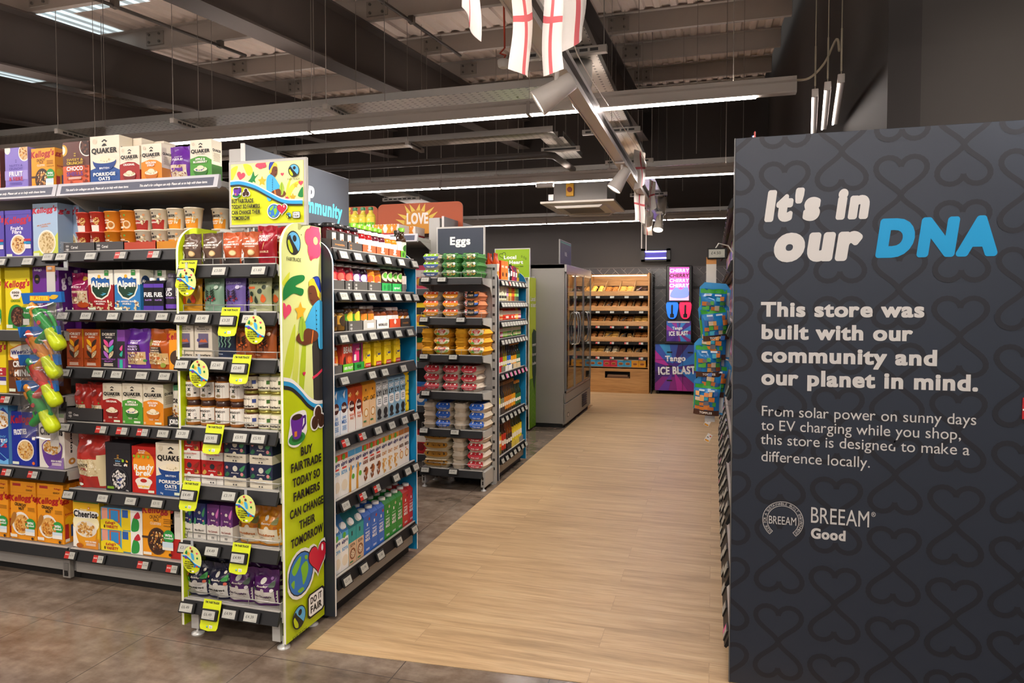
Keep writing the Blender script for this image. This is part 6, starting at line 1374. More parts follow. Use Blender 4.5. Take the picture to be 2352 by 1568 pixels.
oat1 = carton('milk_carton', CW, .07, CH_, 'e29a2c', [('r', 'e6c295', 0, 0, 1, .62), ('r', '3a2a1c', .42, .84, .56, .9), ('t', '3a2a1c', 'OAT', .5, .66, .11, .7, 1), ('e', 'e8d4b8', .5, .32, .40), ('e', 'c98a2a', .5, .32, .34), ('e', 'f0e2c8', .5, .32, .24), ('r', '3a7a4a', .1, .10, .5, .14)])
def oatly(c): return carton('milk_carton', CW, .07, CH_, c, [('r', '3a4650', .05, .94, .7, .96), ('t', 'f4f6f6', 'OAT', .5, .84, .10, .82, 2), ('t', '26262a', 'LY!', .5, .70, .12, .84, 2), ('b', 'eef0f0', [(.1, .42), (.15, .6), (.85, .6), (.9, .4), (.5, .36)]), ('l', '8a9298', 3, .2, .42, .8, .57), ('e', '26262a', .5, .22, .32, .10), ('r', '26262a', .3, .10, .7, .24), ('e', '26262a', .48, .08, .36, .04)])
og, ob_ = oatly('aeb4b4'), oatly('8fbcd8')
y = run(s, 2.842, ((koko1, 'blue and white coconut milk carton', 2), (koko2, 'brown coconut milk carton', 2), (oat1, 'orange barista oat carton', 2), (og, 'grey oat drink carton', 2), (ob_, 'light blue oat drink carton', 3)), 'milk carton', 'plant milk cartons', rows=3)
tin = jar('milkshake_tin', .036, .118, 'efcf12', 'e6c40e', [('r', 'f2d726', 0, 0, 1, 1), ('t', '2a3a9a', 'Nesquik', .62, .6, .16, .5, 2, .15), ('k', '7a4a20', [(.2, .7), (.1, .5), (.25, .3), (.3, .45)], .004)], (.1, .7), cap=.12, lidr=1.0)
for lev in (0, 1): s.at(tin, y + .038, 'yellow milkshake powder tin', 'tin', 'milkshake powder tubs', lev=lev)
s = JS[5]
def alpro(top, words, pic, sub='f4f2ea', leaf=True, slope=0, tcol=None):
    f = [('r', top, 0, .86, 1, 1), ('t', '2a2a6a', 'alpro', .5, .77, .10, .84, 2, 0, .08), ('t', words[1], words[0], .5, .56, .09, .8, 2)] + pic
    if leaf: f.append(('e', '5cae3a', .4, .92, .22))
    return carton('milk_carton', CW * .97, .07, .225 + slope * .5, 'f1efe9', f, slope=slope, tcol=tcol)
a1 = alpro('e0582a', ('SOYA', '5aa8d8'), [('r', 'd93a2a', .2, .64, .8, .68), ('e', 'e8dcc4', .5, .25, .4)]); a2 = alpro('4aa8dc', ('UP', '3a9ad8'), [('b', 'd99a3a', [(.1, .0), (.2, .5), (.4, .66), (.55, .5), (.4, .3), (.4, 0)]), ('e', '5cae3a', .7, .35, .2)], leaf=False)
a3 = alpro('e0582a', ('ALMOND', '8a4a2a'), [('r', 'd93a2a', .2, .64, .8, .68), ('c', ['8a4a24', 'a86234', '6a3418'], .5, .28, .35, .16, 16, .014)]); a4 = alpro('e89a2a', ('OAT', 'c98a3a'), [('c', ['d9a85a', 'c98f3f', 'e8c48a'], .5, .26, .34, .2, 22, .011)]); a5 = alpro('b5773a', ('BARISTA', '6a4a3a'), [('e', 'c98a3a', .5, .3, .34), ('e', 'efe0c0', .5, .3, .24), ('e', 'd9583a', .3, .45, .08)], leaf=False)
y = run(s, 2.842, ((a1, 'orange-topped soya milk carton', 2), (a2, 'blue-topped oat milk carton', 2), (a3, 'almond milk carton', 3), (a4, 'orange-topped oat milk carton', 3), (a5, 'brown-topped barista milk carton', 2)), 'milk carton', 'plant milk cartons', rows=3)
s = JS[6]
soy = carton('milk_carton', .074, .07, .26, '1d9a9a', [('r', 'dcb792', 0, 0, 1, .6), ('r', '14403f', .35, .78, .52, .9), ('t', '3a2a20', 'SOYA', .5, .52, .08, .62, 1), ('e', '8a5430', .5, .28, .38), ('e', 'e8d4b4', .5, .28, .26), ('c', ['6a3a1c', 'e8d4b4'], .5, .28, .2, .1, 12, .006), ('r', '2f7a4a', .1, .06, .5, .10)], slope=.075, tcol='1a6a70')
def uht(c, c2): return carton('milk_carton', .074, .07, .215, c, [('e', c2, .8, .88, .12), ('r', 'f4f4f4', .42, .72, .58, .80), ('l', 'dfe6f0', 1, .2, .64, .8, .66), ('t', 'f6f6f6', 'WHOLE', .5, .56, .05, .6, 2), ('t', 'f6f6f6', 'UHT', .5, .47, .08, .64, 2), ('t', 'f6f6f6', 'MILK', .5, .37, .08, .7, 2), ('l', 'dfe6f0', 2, .2, .08, .8, .14)])
ub, ug, ur = uht('2465c4', 'b5321f'), uht('0f8a2a', 'c9b59a'), uht('c21f1c', '8a2a2a')
a1b = alpro('4aa8dc', ('SOYA', '5aa8d8'), [('e', 'e8dcc4', .5, .25, .4)], slope=.075, tcol='2f6aa0')
y = run(s, 2.842, ((a1b, 'blue-topped soya milk carton', 2),), 'milk carton', 'plant milk cartons', rows=2)
y0_ = y
y = run(s, y, ((soy, 'teal and tan soya milk carton', 2),), 'milk carton', 'plant milk cartons', rows=2)
y = run(s, y, ((ub, 'blue long-life milk carton', 3), (ug, 'green long-life milk carton', 3), (ur, 'red long-life milk carton', 2)), 'milk carton', 'long-life milk cartons', rows=3)

# ---------------------------------------------------------------- egg boxes
def eggbox(col, lab=None, end=None, w=.158, d=.25, h=.068, nx=3, ny=5):
    """pulp box: cupped base, flanged seam, domed lid with a paper sleeve"""
    q = MB(); mt = M(col, .85)
    def ring(sx, sy, z, sc):
        o = []
        n = 40
        for j in range(n):
            t = 2 * pi * j / n; c, s_ = cos(t), sin(t); k = 5.0
            rr = (abs(c) ** k + abs(s_) ** k) ** (-1 / k)
            X, Y = rr * c, rr * s_
            b = 1 + sc * (cos(pi * X * nx) * (abs(Y) > .9) + cos(pi * Y * ny) * (abs(X) > .9)) * .5
            o.append((X * sx * w / 2 * b, Y * sy * d / 2 * b, z))
        return o
    q.loft([ring(.76, .84, 0, .10), ring(.84, .9, h * .18, .08), ring(.95, .97, h * .44, .04), ring(1.0, 1.0, h * .47, 0), ring(1.0, 1.0, h * .52, 0), ring(.92, .95, h * .54, 0), ring(.86, .92, h * .72, .05), ring(.74, .86, h * .93, .06), ring(.60, .80, h, .03)], mt)
    for i in range(nx):
        for j in range(ny):
            X = (i - (nx - 1) / 2) * w * .58 / max(1, nx - 1) if nx > 1 else 0; Y = (j - (ny - 1) / 2) * d * .74 / (ny - 1)
            if abs(Y) > d * .2 or not lab: q.lathe([(w * .13, h * .95), (w * .11, h * 1.02), (w * .05, h * 1.06)], mt, 10, (X, Y, 0))
    kids = []
    if lab:
        k = MB(); kc = lab[0]
        pts = [(-.5 * w * .86, h * .70), (-.5 * w * .72, h * 1.0), (.5 * w * .72, h * 1.0), (.5 * w * .86, h * .70)]
        def P(u, v, e):                                     # front of the lid, curving down over the seam
            yy = -d / 2 * (.985 if v < .45 else .985 - .16 * (v - .45) / .55)
            x = (u - .5) * w * (.70 + .16 * (1 - abs(2 * v - .9))) ; sag = -.010 * (1 - (2 * u - 1) ** 2) * (v < .4)
            return (x, yy - .004 - e, h * (.40 + .62 * v) + sag)
        art(k, [('r', kc, 0, 0, 1, 1)] + list(lab[1]), P, w * .8, h * .6, sub=8, eps=.0006)
        x0, x1 = -.5 * w * .62, .5 * w * .62
        k.box(x0, -d / 2 * .83, h * 1.055, x1, d * .2, h * 1.065, M(lab[2] if len(lab) > 2 else kc, .6))
        kids.append(('paper_label', k))
    return proto('egg_box', q, w, d, h + .004, kids)
def elab(top, low, words, tx='f4f2ea', logo='f0ece4'): return (low, [('r', top, 0, .52, 1, 1), ('t', tx, words, .5, .28, .26, .55, 2), ('e', logo, .2, .78, .06), ('r', logo, .74, .66, .86, .92), ('e', logo, .5, .72, .03)], top)
eg_gb = eggbox('cbbfb0', elab('8fc41e', '3f5a8f', 'co-op')); eg_g = eggbox('62a85a', ('2f6a34', [('t', 'e8e0b8', 'HAPPY EGG', .5, .74, .2, .5, 2), ('t', 'e8e0b8', 'eggs', .5, .5, .16, .34, 2), ('e', 'efe6d8', .8, .6, .08), ('c', ['6aa04a', 'c9b04a', '8f3a2a'], .5, .2, .4, .15, 24, .006)], '2f6a34'))
eg_o = eggbox('c9bba8', elab('cf4a1e', 'eca01e', 'co-op')); eg_b = eggbox('d98a5e', ('1f1c1c', [('e', 'e8e0dc', .14, .75, .08), ('e', 'a01f1f', .14, .75, .055), ('e', 'e8e0dc', .2, .35, .07), ('e', 'a01f1f', .2, .35, .045), ('t', 'e8c890', 'ITALIAN', .5, .45, .14, .3, 2), ('r', '3a6ac0', .74, .3, .96, .6), ('c', ['d99a2a', 'c9762a'], .84, .75, .1, .12, 10, .008)], '1f1c1c'))
eg_y = eggbox('e2a21e', ('efe3c0', [('e', 'd9402a', .5, .6, .26, .28), ('t', 'f8f0e0', 'HAPPY', .5, .66, .2, .34, 2), ('t', 'f8f0e0', 'EGG', .5, .42, .18, .24, 2), ('b', '6ab03a', [(.05, .1), (.3, .4), (.4, .15), (.2, .02)]), ('b', '8ac04a', [(.7, .05), (.85, .4), (.95, .15)]), ('e', 'e8982a', .12, .5, .1)], 'e2a21e')); eg_yp = eggbox('e2a21e', None, w=.11, d=.16, nx=2, ny=3)
eg_r = eggbox('cdbfae', elab('b31f28', 'd23a48', 'co-op')); eg_u = eggbox('c9bba6', elab('2a5fc0', '2f6ad0', 'co-op'), w=.15); eg_p = eggbox('c9bba6', None, w=.112, d=.16, nx=2, ny=3)
eg_t = eggbox('cdbf9f', ('b9842f', [('t', '5a3a14', 'FREE RANGE', .5, .5, .26, .4, 1), ('r', '26221e', .12, .36, .18, .68), ('r', '26221e', .82, .36, .88, .68)], 'cdbf9f'), w=.245, d=.16, nx=5, ny=3)
ES = [Shelf(n + ' egg shelf', '-y', 5.115, z + .001) for n, z in zip(('top', 'second', 'third', 'fourth', 'fifth', 'bottom'), EZ)]
def eggs(i, p, px, py, desc, tiers=3, turn=0, dz=None, off=0):
    for lev in range(tiers): ES[i].at(p, onY(px, py, 5.13)[0], desc, 'egg box', 'egg boxes', lev=lev, dz=dz or (.0635 if i == 0 else .070), turn=turn, off=off)
eggs(0, eg_gb, 991, 615, 'beige egg box with lime and blue label'); eggs(0, eg_g, 1034, 615, 'green egg box'); eggs(0, eg_g, 1080, 612, 'green egg box')
eggs(1, eg_o, 991, 700, 'beige egg box with orange label'); eggs(1, eg_o, 1036, 700, 'beige egg box with orange label'); eggs(1, eg_b, 1083, 700, 'terracotta egg box with black label')
eggs(2, eg_yp, 981, 785, 'plain yellow egg box'); eggs(2, eg_y, 1016, 785, 'yellow egg box with bright label'); eggs(2, eg_yp, 1058, 785, 'plain yellow egg box'); eggs(2, eg_y, 1095, 785, 'yellow egg box with bright label')
for px in (993, 1036, 1078): eggs(3, eg_r, px, 870, 'beige egg box with red label')
eggs(4, eg_p, 986, 955, 'plain beige egg box'); eggs(4, eg_u, 1019, 955, 'beige egg box with blue label'); eggs(4, eg_p, 1056, 955, 'plain beige egg box'); eggs(4, eg_u, 1096, 955, 'beige egg box with blue label')
eggs(5, eg_t, 1003, 1045, 'wide egg tray with ochre label', 4, dz=.0715); eggs(5, eg_p, 1052, 1045, 'plain beige egg box', 4, dz=.0715); eggs(5, eg_r, 1093, 1045, 'beige egg box with red label', 4, dz=.0715)

# ---------------------------------------------------------------- overhead goods and slivers of the second gondola
ov = Shelf('second-gondola overhead shelf', '-y', 5.19, 2.041)
oilg = bottle('cooking_oil_bottle', .040, .27, 'b9a83a', '1f6a3a', labelfr('4fc01e', ('r', 'd9c23a', 0, .68, 1, 1), ('t', 'f6f6ea', 'OIL', .5, .42, .26, .5, 2), ('e', 'e8d88a', .5, .84, .1)), (.16, .52), .42, .70, .09, 14, rough=.06)
oily = bottle('cooking_oil_bottle', .040, .27, 'c9ad3a', 'e8c41e', labelfr('f0a01e', ('r', 'e0b83a', 0, .68, 1, 1), ('t', 'f6f6ea', 'OIL', .5, .42, .26, .5, 2)), (.16, .52), .42, .70, .09, 14, rough=.06)
for p, px, d in ((oily, 800, 'yellow-capped cooking oil bottle'), (oilg, 816, 'green-capped cooking oil bottle'), (oilg, 834, 'green-capped cooking oil bottle'), (oilg, 852, 'green-capped cooking oil bottle')): ov.at(p, onY(px, 520, 5.23)[0], d, 'oil bottle', 'cooking oil bottles')
mp_ = box_p('drinks_multipack', .245, .2, .115, 'e8e2d8', [('r', 'b5232c', 0, 0, 1, .38)] + [i for k in range(2) for i in (('k', 'e0962a', [(.08 + .5 * k, .95), (.20 + .5 * k, .4)], .022), ('k', 'e0962a', [(.20 + .5 * k, .95), (.08 + .5 * k, .4)], .022), ('k', 'd9872a', [(.28 + .5 * k, .95), (.40 + .5 * k, .4)], .022), ('k', 'd9872a', [(.40 + .5 * k, .95), (.28 + .5 * k, .4)], .022))] + [('t', 'f6ead8', 'KRAX', .5, .18, .14, .5, 2)], [('r', '8a2228', 0, 0, 1, .4)], top='c9c4bc')
ov.at(mp_, onY(893, 530, 5.25)[0], 'white and red multipack box', 'multipack', 'overhead multipacks'); ov.at(mp_, onY(899, 530, 5.25)[0] + .03, 'white and red multipack box', 'multipack', 'overhead multipacks', row=1)
S2 = [Shelf(n + ' grey shelf left of the eggs', '-y', 5.40, z) for n, z in zip(('top', 'second', 'third', 'fourth', 'bottom'), (1.622, 1.302, 1.002, .622, .202))]
sv = [box_p('snack_packet', .12, .08, .2, c, [('r', c2, .1, .5, .9, .8), ('e', c3, .5, .3, .3)]) for c, c2, c3 in (('d94a6a', 'f0e6e0', 'e8b03a'), ('efcf1e', '2a2a2a', 'c9762a'), ('1f7a3a', 'e8a03a', '5a2a1a'), ('2a6ab0', 'c93a3a', 'efe6d8'), ('c22a2e', 'efe6d8', '7a1a1c'))]
for i, s2 in enumerate(S2):
    for k in range(3): s2.at(sv[(i + k) % 5], -2.41 - .128 * k, ('pink snack packet', 'yellow snack packet', 'green snack packet', 'blue snack packet', 'red snack packet')[(i + k) % 5], 'snack packet', 'snack packets')

# ---------------------------------------------------------------- sauces and oils bay
OS = [Shelf(n + ' oil-bay shelf', '+x', -1.722, z + .001) for n, z in zip(('top', 'second', 'third', 'fourth', 'fifth', 'sixth', 'bottom'), OZ)]
s = OS[0]
obag = bag('seasoning_pouch', .11, .05, .22, 'd9541e', [('r', 'efe2cc', .2, .3, .8, .6), ('e', 'e8a03a', .5, .2, .3)], seed=3); obox = box_p('sauce_mix_box', .10, .12, .165, 'c9381a', [('r', 'e87a2a', 0, 0, 1, 1), ('t', 'f4e8d8', 'MIX', .5, .7, .12, .7, 2), ('e', '3a2a1c', .5, .3, .2)])
for r_ in range(4): s.at(obag, 5.46, 'orange seasoning pouch', 'pouch', 'seasoning packets', row=r_)
y = 5.53
y = run(s, y, ((obox, 'red-orange sauce mix box', 2),), 'box', 'sauce mix boxes')
pk = [bag('seasoning_pouch', .075, .03, h, c, [('r', c2, .15, .3, .85, .6), ('e', c3, .5, .78, .2)], seed=i) for i, (c, c2, c3, h) in enumerate((('9fc0d0', 'f0f2f4', '3a5a8a', .11), ('2a2628', 'd8d4d0', 'b565a9', .15), ('b53a4a', 'efe4d8', '3a1c20', .14), ('8a3a6a', 'e8d8e0', '2a2a2a', .13), ('e0b53a', '3a8a4a', 'f4efe0', .13)))]
pn = ('pale blue seasoning pouch', 'black seasoning pouch', 'dark red seasoning pouch', 'plum seasoning pouch', 'yellow seasoning pouch')
for k in range(5):
    for r_ in range(2): s.at(pk[k], y + .04 + .078 * k, pn[k], 'pouch', 'seasoning packets', row=r_)
s = OS[1]
crm = bottle('dressing_bottle', .036, .165, 'd9d4a8', 'b5b09a', labelfr('efecd0', ('r', '3a3a38', .2, .1, .8, .3), ('l', '6a6a5a', 3, .2, .4, .8, .8)), (.08, .7), .6, .7, .1, 10); mill = [bottle('spice_mill', .022, .16, c, '9aa8a0', labelfr(c2, ('r', '2a2624', .1, .4, .9, .5)), (.28, .42), .9, .72, .22, 10) for c, c2 in (('d9c49a', 'd9a0d0'), ('c98a3a', 'f0b53a'), ('d9b07a', 'f0d23a'), ('c9622a', 'e8703a'), ('b5422a', 'e8602a'), ('8a8a5a', 'b5d03a'), ('6a705a', '8ac86a'), ('5a6058', '9ad8a0'))]
y = run(s, 5.42, ((crm, 'cream dressing bottle', 4),), 'bottle', 'dressing bottles')
for p in mill: y = run(s, y, ((p, 'glass spice mill with pastel label', 1),), 'spice mill', 'spice mills', rows=2)
s = OS[2]
red = [bottle('sauce_bottle', .0205, .145, c, c3, labelfr(c2, ('r', 'f0e6d0', .1, .5, .9, .9), ('r', c4, .1, .1, .9, .35)), (.06, .55), .5, .6, .12, 9) for c, c2, c3, c4 in (('8a2a14', 'd9501e', '3a1410', 'c23a1a'), ('a83a1a', 'e8d8b0', '5a1a14', 'd9622a'), ('b5321e', 'e8562a', '7a1a14', 'c9281e'), ('9a2a1a', 'e8402a', '6a1814', 'efe6d8'), ('c9861a', 'efa02a', '5a2a14', 'f0d8a0'), ('7a1a2a', 'c92a6a', '2a1418', 'efd8e0'))]
y = 5.42
for k, i in enumerate((0, 0, 1, 1, 2, 2, 3, 3, 2, 2, 3, 2, 3, 4, 4, 5, 5)): y = run(s, y, ((red[i], 'small hot sauce bottle', 1),), 'sauce bottle', 'hot sauce bottles')
s = OS[3]
grn = [bottle('sauce_bottle', .0205, .145, c, c3, labelfr(c2, ('r', 'f0ead0', .1, .55, .9, .92), ('e', c4, .5, .25, .3)), (.06, .55), .5, .6, .12, 9) for c, c2, c3, c4 in (('4a3a2a', 'd9d0a8', '1f4a2a', '4a8a3a'), ('5a1a2a', 'c9285a', '3a101a', 'f0d8e0'), ('3a3a1a', '8ac82a', '1f4a2a', 'd9e8b0'), ('2a3a24', '3fa04a', '1f3a24', 'd9c89a'))]
y = 5.42
for i in (0, 0, 1, 1, 2, 2, 2, 3, 3, 3, 0, 3, 3, 2, 3, 3, 3): y = run(s, y, ((grn[i], 'small green-capped sauce bottle', 1),), 'sauce bottle', 'green sauce bottles')
def oil(c, lab, cap, h=.25, r=.029, lh=(.1, .4)): return bottle('oil_bottle', r, h, c, cap, labelfr(lab, ('r', 'f0ead8', .2, .3, .8, .6)), lh, .42, .58, .10, 10)
s = OS[4]
o1, o2, o3, o4, o5 = oil('4a2a14', 'c92a3a', '6a4a2a', .255), oil('6a5a1e', 'b5b52a', '7a5a2a', .255), oil('2a2a22', '2a6ac0', '5a4024', .255), oil('3a2a10', 'e8a01e', 'd9902a', .235), oil('26331e', '2f6a3a', 'd9902a', .235)
y = run(s, 5.42, ((o1, 'oil bottle with red label', 3), (o2, 'oil bottle with yellow-green label', 2), (o3, 'oil bottle with blue label', 2), (o4, 'oil bottle with gold label', 3), (o5, 'oil bottle with green label', 2)), 'oil bottle', 'table oil bottles', rows=2)
trayrun(s, 5.41, (.11, .11, .1, .11, .04, .12, .12), .045, ('c9322e', '7a786a', 'ece8e0', 'ece8e0', '8a8884', 'd9c49a', 'd9c49a'), ('red oil tray', 'grey oil tray', 'white oil tray', 'white oil tray', 'small grey oil tray', 'tan oil tray', 'tan oil tray'))
s = OS[5]
o6, o7, o8, o9 = oil('6a6a1e', 'e8e01e', '8a6a2a', .27, .026, (.05, .5)), oil('2a241c', '8a8a6a', '6a5030', .27, .026, (.1, .4)), oil('5a3a14', 'd9862a', '8a5a24', .27, .027), oil('3a3014', 'e8a01e', 'a06a2a', .27, .03)
y = run(s, 5.42, ((o6, 'tall oil bottle with bright yellow label', 2), (o7, 'tall dark oil bottle with grey label', 2), (o8, 'tall amber oil bottle', 4), (o9, 'tall oil bottle with gold label', 2), (o5, 'oil bottle with green label', 3)), 'oil bottle', 'table oil bottles', rows=2)
trayrun(s, 5.41, (.09, .12), .06, ('7a7874', '3a2e28'), ('grey oil tray', 'dark oil tray')); 
s = OS[6]
o10, o11, o12, o13 = oil('a88f2a', 'e8962a', 'c9a02a', .27, .036, (.25, .35)), oil('4a2e14', 'c9341e', '5a1a14', .275, .03, (.1, .5)), oil('8a4a1a', '3a2a20', '2a2018', .28, .03), oil('4a4a1a', 'e8d22a', '6a5428', .295, .031, (.1, .5))
y = run(s, 5.42, ((o10, 'large yellow cooking oil bottle', 2), (o11, 'tall oil bottle with red label', 2), (o12, 'tall amber vinegar bottle', 3), (o13, 'tall green oil bottle with yellow label', 5)), 'oil bottle', 'table oil bottles', rows=2)
trayrun(s, 5.69, (.13, .13, .13, .13), .05, ('2a2422', 'd9c24a', 'd9c24a', '8a8a86'), ('dark oil tray', 'yellow oil tray', 'yellow oil tray', 'grey oil tray'))

# ---------------------------------------------------------------- electronic price tags
_tg = {}
def tagmesh(txt, style='e'):
    if (txt, style) in _tg: return _tg[txt, style]
    w, h = .084, .047; q = MB(); q.box(-w / 2, -.008, -h / 2, w / 2, .004, h / 2, M('141414', .35), .003)
    P = lambda u, v, e: (-w / 2 + .007 + u * (w - .018), -.0082 - e, -h / 2 + .006 + v * (h - .012))
    bg = 'b2b2a9'
    f = [('r', bg, 0, 0, 1, 1)]
    if style == 's': f += [('r', 'b5281f', 0, 0, .46, 1), ('t', 'f2e6e0', 'SAVE', .23, .60, .2, .36, 1), ('t', '2a2a28', txt, .73, .5, .22, .4, 0), ('r', '6a6a64', .6, .74, .9, .78)]
    elif style == 'p': f += [('r', 'd9609a', 0, 0, .5, 1), ('t', '2a2a28', txt, .75, .5, .22, .4, 0)]
    else: f += [('t', '2a2a28', txt, .45, .56, .34, .62, 0), ('r', '8a8a84', .62, .12, .95, .16)]
    art(q, f, P, w - .018, h - .012, eps=.0002)
    me = q.mesh('price_tag'); _tg[txt, style] = me; return me
TILT = -radians(20)
def price(pos, face, txt, where, style='e', group='shelf edge price tags'):
    rz = {'-y': 0, '+x': pi / 2, '-x': -pi / 2}[face]
    o = link('price_tag', tagmesh(txt, style), None, pos, (TILT, 0, rz)); o['category'] = 'price tag'; o['group'] = group
    al = {'-y': pos[0], '+x': pos[1], '-x': -pos[1]}[face]
    REC.append((o, ('red and grey sale tag' if style == 's' else 'pink and grey sale tag' if style == 'p' else 'black-framed tag reading %s' % txt), where, al, 0, 0)); return o
def tagsY(items, z, y, where, dz=-.030):
    for px, py, txt, st in items: price((onY(px, py, y)[0], y - .022, z + dz), '-y', txt, where, st)
def tg(l): return [(px, py, t, 's' if t.startswith('s') else 'e') if not t.startswith('s') else (px, py, t[1:], 's') for px, py, t in l]
for key, y_, lst in (('a', 2.81, [(152, 588, '£0.80'), (219, 587, '£0.80'), (287, 588, 's£1.20'), (363, 585, 's£1.20'), (122, 590, '£2.50')]), ('la', 2.81, [(13, 601, '£3.00'), (75, 599, '£2.50'), (-60, 601, '£3.00')]),
                     ('b', 2.81, [(155, 726, '£2.10'), (209, 727, '£3.60'), (270, 727, '£3.60'), (332, 727, '£2.50'), (383, 727, '£2.00')]), ('c', 2.81, [(160, 860, '£4.00'), (236, 860, '£4.00'), (279, 861, '£2.70'), (336, 862, '£2.90'), (388, 862, '£3.60')]),
                     ('lc', 2.81, [(24, 917, 's£3.00'), (-60, 917, '£3.00')]), ('d', 2.81, [(160, 985, '£0.90'), (243, 992, 's£4.10'), (291, 996, 's£4.10'), (338, 997, 's£4.10'), (385, 1000, '£4.10')]), ('ld', 2.81, [(27, 1085, 's£3.50'), (87, 1089, 's£3.50')]),
                     ('e', 2.81, [(168, 1139, '£1.60'), (247, 1147, '£2.10'), (311, 1153, '£2.60'), (371, 1158, '£3.15')]), ('f', 2.81, [(172, 1278, 's£2.75'), (237, 1285, 's£2.95'), (339, 1300, 's£2.95'), (405, 1307, 's£2.00')])):
    sh = CS[key]; tagsY(tg(lst), sh.z, y_, sh.where)
# clear strips between tags on the near shelves stay part of the rail; lime holders and round cards on the lime unit
def lime_holder(pos, txt, where):
    r = empty('price_tag_holder', pos); w, h = .092, .112
    q = MB(); q.box(-w / 2, -.012, -.066, w / 2, -.010, .046, M('ccd81c', .4)); q.prism([(-w / 2, -.066), (w / 2, -.066), (w / 2 - .006, -.078), (0, -.083), (-w / 2 + .006, -.078)], 'y', -.012, -.010, M('ccd81c', .4))
    P = lambda u, v, e: (-w / 2 + u * w, -.0121 - e, -.078 + v * .124)
    art(q, [('t', '26241c', "I'M FAIRTRADE", .5, .905, .075, .80, 2), ('e', '1d1d1b', .42, .10, .045), ('e', '5fb4e5', .42, .11, .035), ('r', 'f2f2ea', .54, .06, .72, .16), ('t', '26241c', 'DO IT', .63, .13, .03, .14), ('t', '26241c', 'FAIR', .63, .09, .03, .14)], P, w, .124); q.ob('lime_card', r)
    link('tag', tagmesh(txt), r, (0, -.016, -.016))
    r.rotation_euler = (TILT * .8, 0, 0)
    r['category'] = 'price tag'; r['group'] = 'lime price holders'
    REC.append((r, 'lime card holder reading %s' % txt, where, pos[0], 0, 0))
def round_card(pos, where, tilt=0):
    q = MB(); n = 28; a, b = .050, .060
    q.prism([(a * cos(2 * pi * i / n), b * sin(2 * pi * i / n)) for i in range(n)], 'y', -.0008, .0008, M('dde48a', .45))
    P = lambda u, v, e: ((u - .5) * 2 * a, -.001 - e, (v - .5) * 2 * b)
    asp = a / b; low = [(.5 + .5 * cos(t), .5 + .5 * sin(t)) for t in [pi * (.93 + 1.0 * i / 16) for i in range(17)]]
    cv = [(.03, .62), (.2, .62), (.4, .52), (.6, .38), (.8, .30), (.93, .27)]
    art(q, [('p', 'd0da20', cv + [(.5 + .5 * cos(t), .5 + .5 * sin(t)) for t in [pi * (1.85 - .77 * i / 14) for i in range(15)]]), ('k', 'f4f3ee', [(p, v + .02) for p, v in cv], .005), ('k', '2f9fd8', cv, .006), ('k', '2a2a2c', [(p, v - .035) for p, v in cv], .003), ('b', '45ade0', [(.45, .75), (.6, .7), (.62, .5), (.5, .55)]), ('e', '5a3020', .52, .82, .06), ('p', 'e84a6f', heart(.78, .75, .06, asp)), ('p', 'f6b52a', star(.33, .72, .09, asp)), ('b', '18803c', [(.15, .72), (.25, .84), (.28, .7)]), ('e', 'd2344a', .45, .93, .05), ('e', '18803c', .8, .58, .05), ('e', '6a2c9e', .2, .57, .07, .05), ('e', '2f76c4', .66, .28, .06), ('p', 'd21f3c', heart(.78, .27, .06, asp))] + [('t', '25211c', t, .37, .42 - .075 * k, .05, wd, 2) for k, (t, wd) in enumerate((('BUY FAIRTRADE', .42), ('TODAY SO FARMERS', .5), ('CAN CHANGE THEIR', .46), ('TOMORROW', .28)))] + [('e', '1d1d1b', .44, .09, .03), ('r', 'f2f2ea', .52, .06, .64, .12)], P, 2 * a, 2 * b, eps=.0002)
    q.box(-.006, .0008, .03, .006, .003, .085, M('c9cdd0', .1, a=.5))
    o = q.ob('shelf_card', None, pos, (0, tilt, 0)); o['category'] = 'promotional card'; o['group'] = 'oval farmer cards'
    REC.append((o, 'oval lime promotional card hanging', where, pos[0], 0, 0))
for key, lst, lime, cards in (('a', [(514, 622, '£3.00'), (604, 617, '£1.60')], [(432, 620, '£3.00')], [(428, 648)]), ('b', [(428, 731, '£2.50'), (476, 730, '£2.40'), (583, 730, '£2.50')], [(530, 730, '£3.20')], [(586, 757)]), ('c', [(429, 834, '£6.99'), (510, 835, '£2.60')], [(556, 835, '£2.60')], [(457, 858)]),
                              ('d', [(431, 993, '£3.20'), (562, 999, '£5.95'), (603, 1000, '£5.95')], [(494, 995, '£5.95')], []), ('e', [(536, 1133, '£3.19')], [(440, 1122, '£4.49')], [(564, 1168)]), ('f', [(436, 1251, '£3.19'), (497, 1257, '£4.49')], [(555, 1265, '£4.99')], [(441, 1285)]), ('g', [(439, 1391, '£6.49'), (537, 1405, '£4.99'), (586, 1412, '£4.39')], [(488, 1396, '£6.49')], [])):
    sh = FS[key]; tagsY([(a, b, t, 'e') for a, b, t in lst], sh.z - .002, 2.494, sh.where)
    for px, py, t in lime: lime_holder((onY(px, py, 2.47)[0], 2.473, sh.z - .028), t, sh.where)
    for px, py in cards: x_, z_ = onY(px, py, 2.442); round_card((x_, 2.442, z_), sh.where)
def tagsX(z, ys, txts, where, dz=-.031, x=-1.688, st=None):
    for k, y in enumerate(ys): price((x + .005, y, z + dz), '+x', txts[k % len(txts)], where, (st or {}).get(k, 'e'))
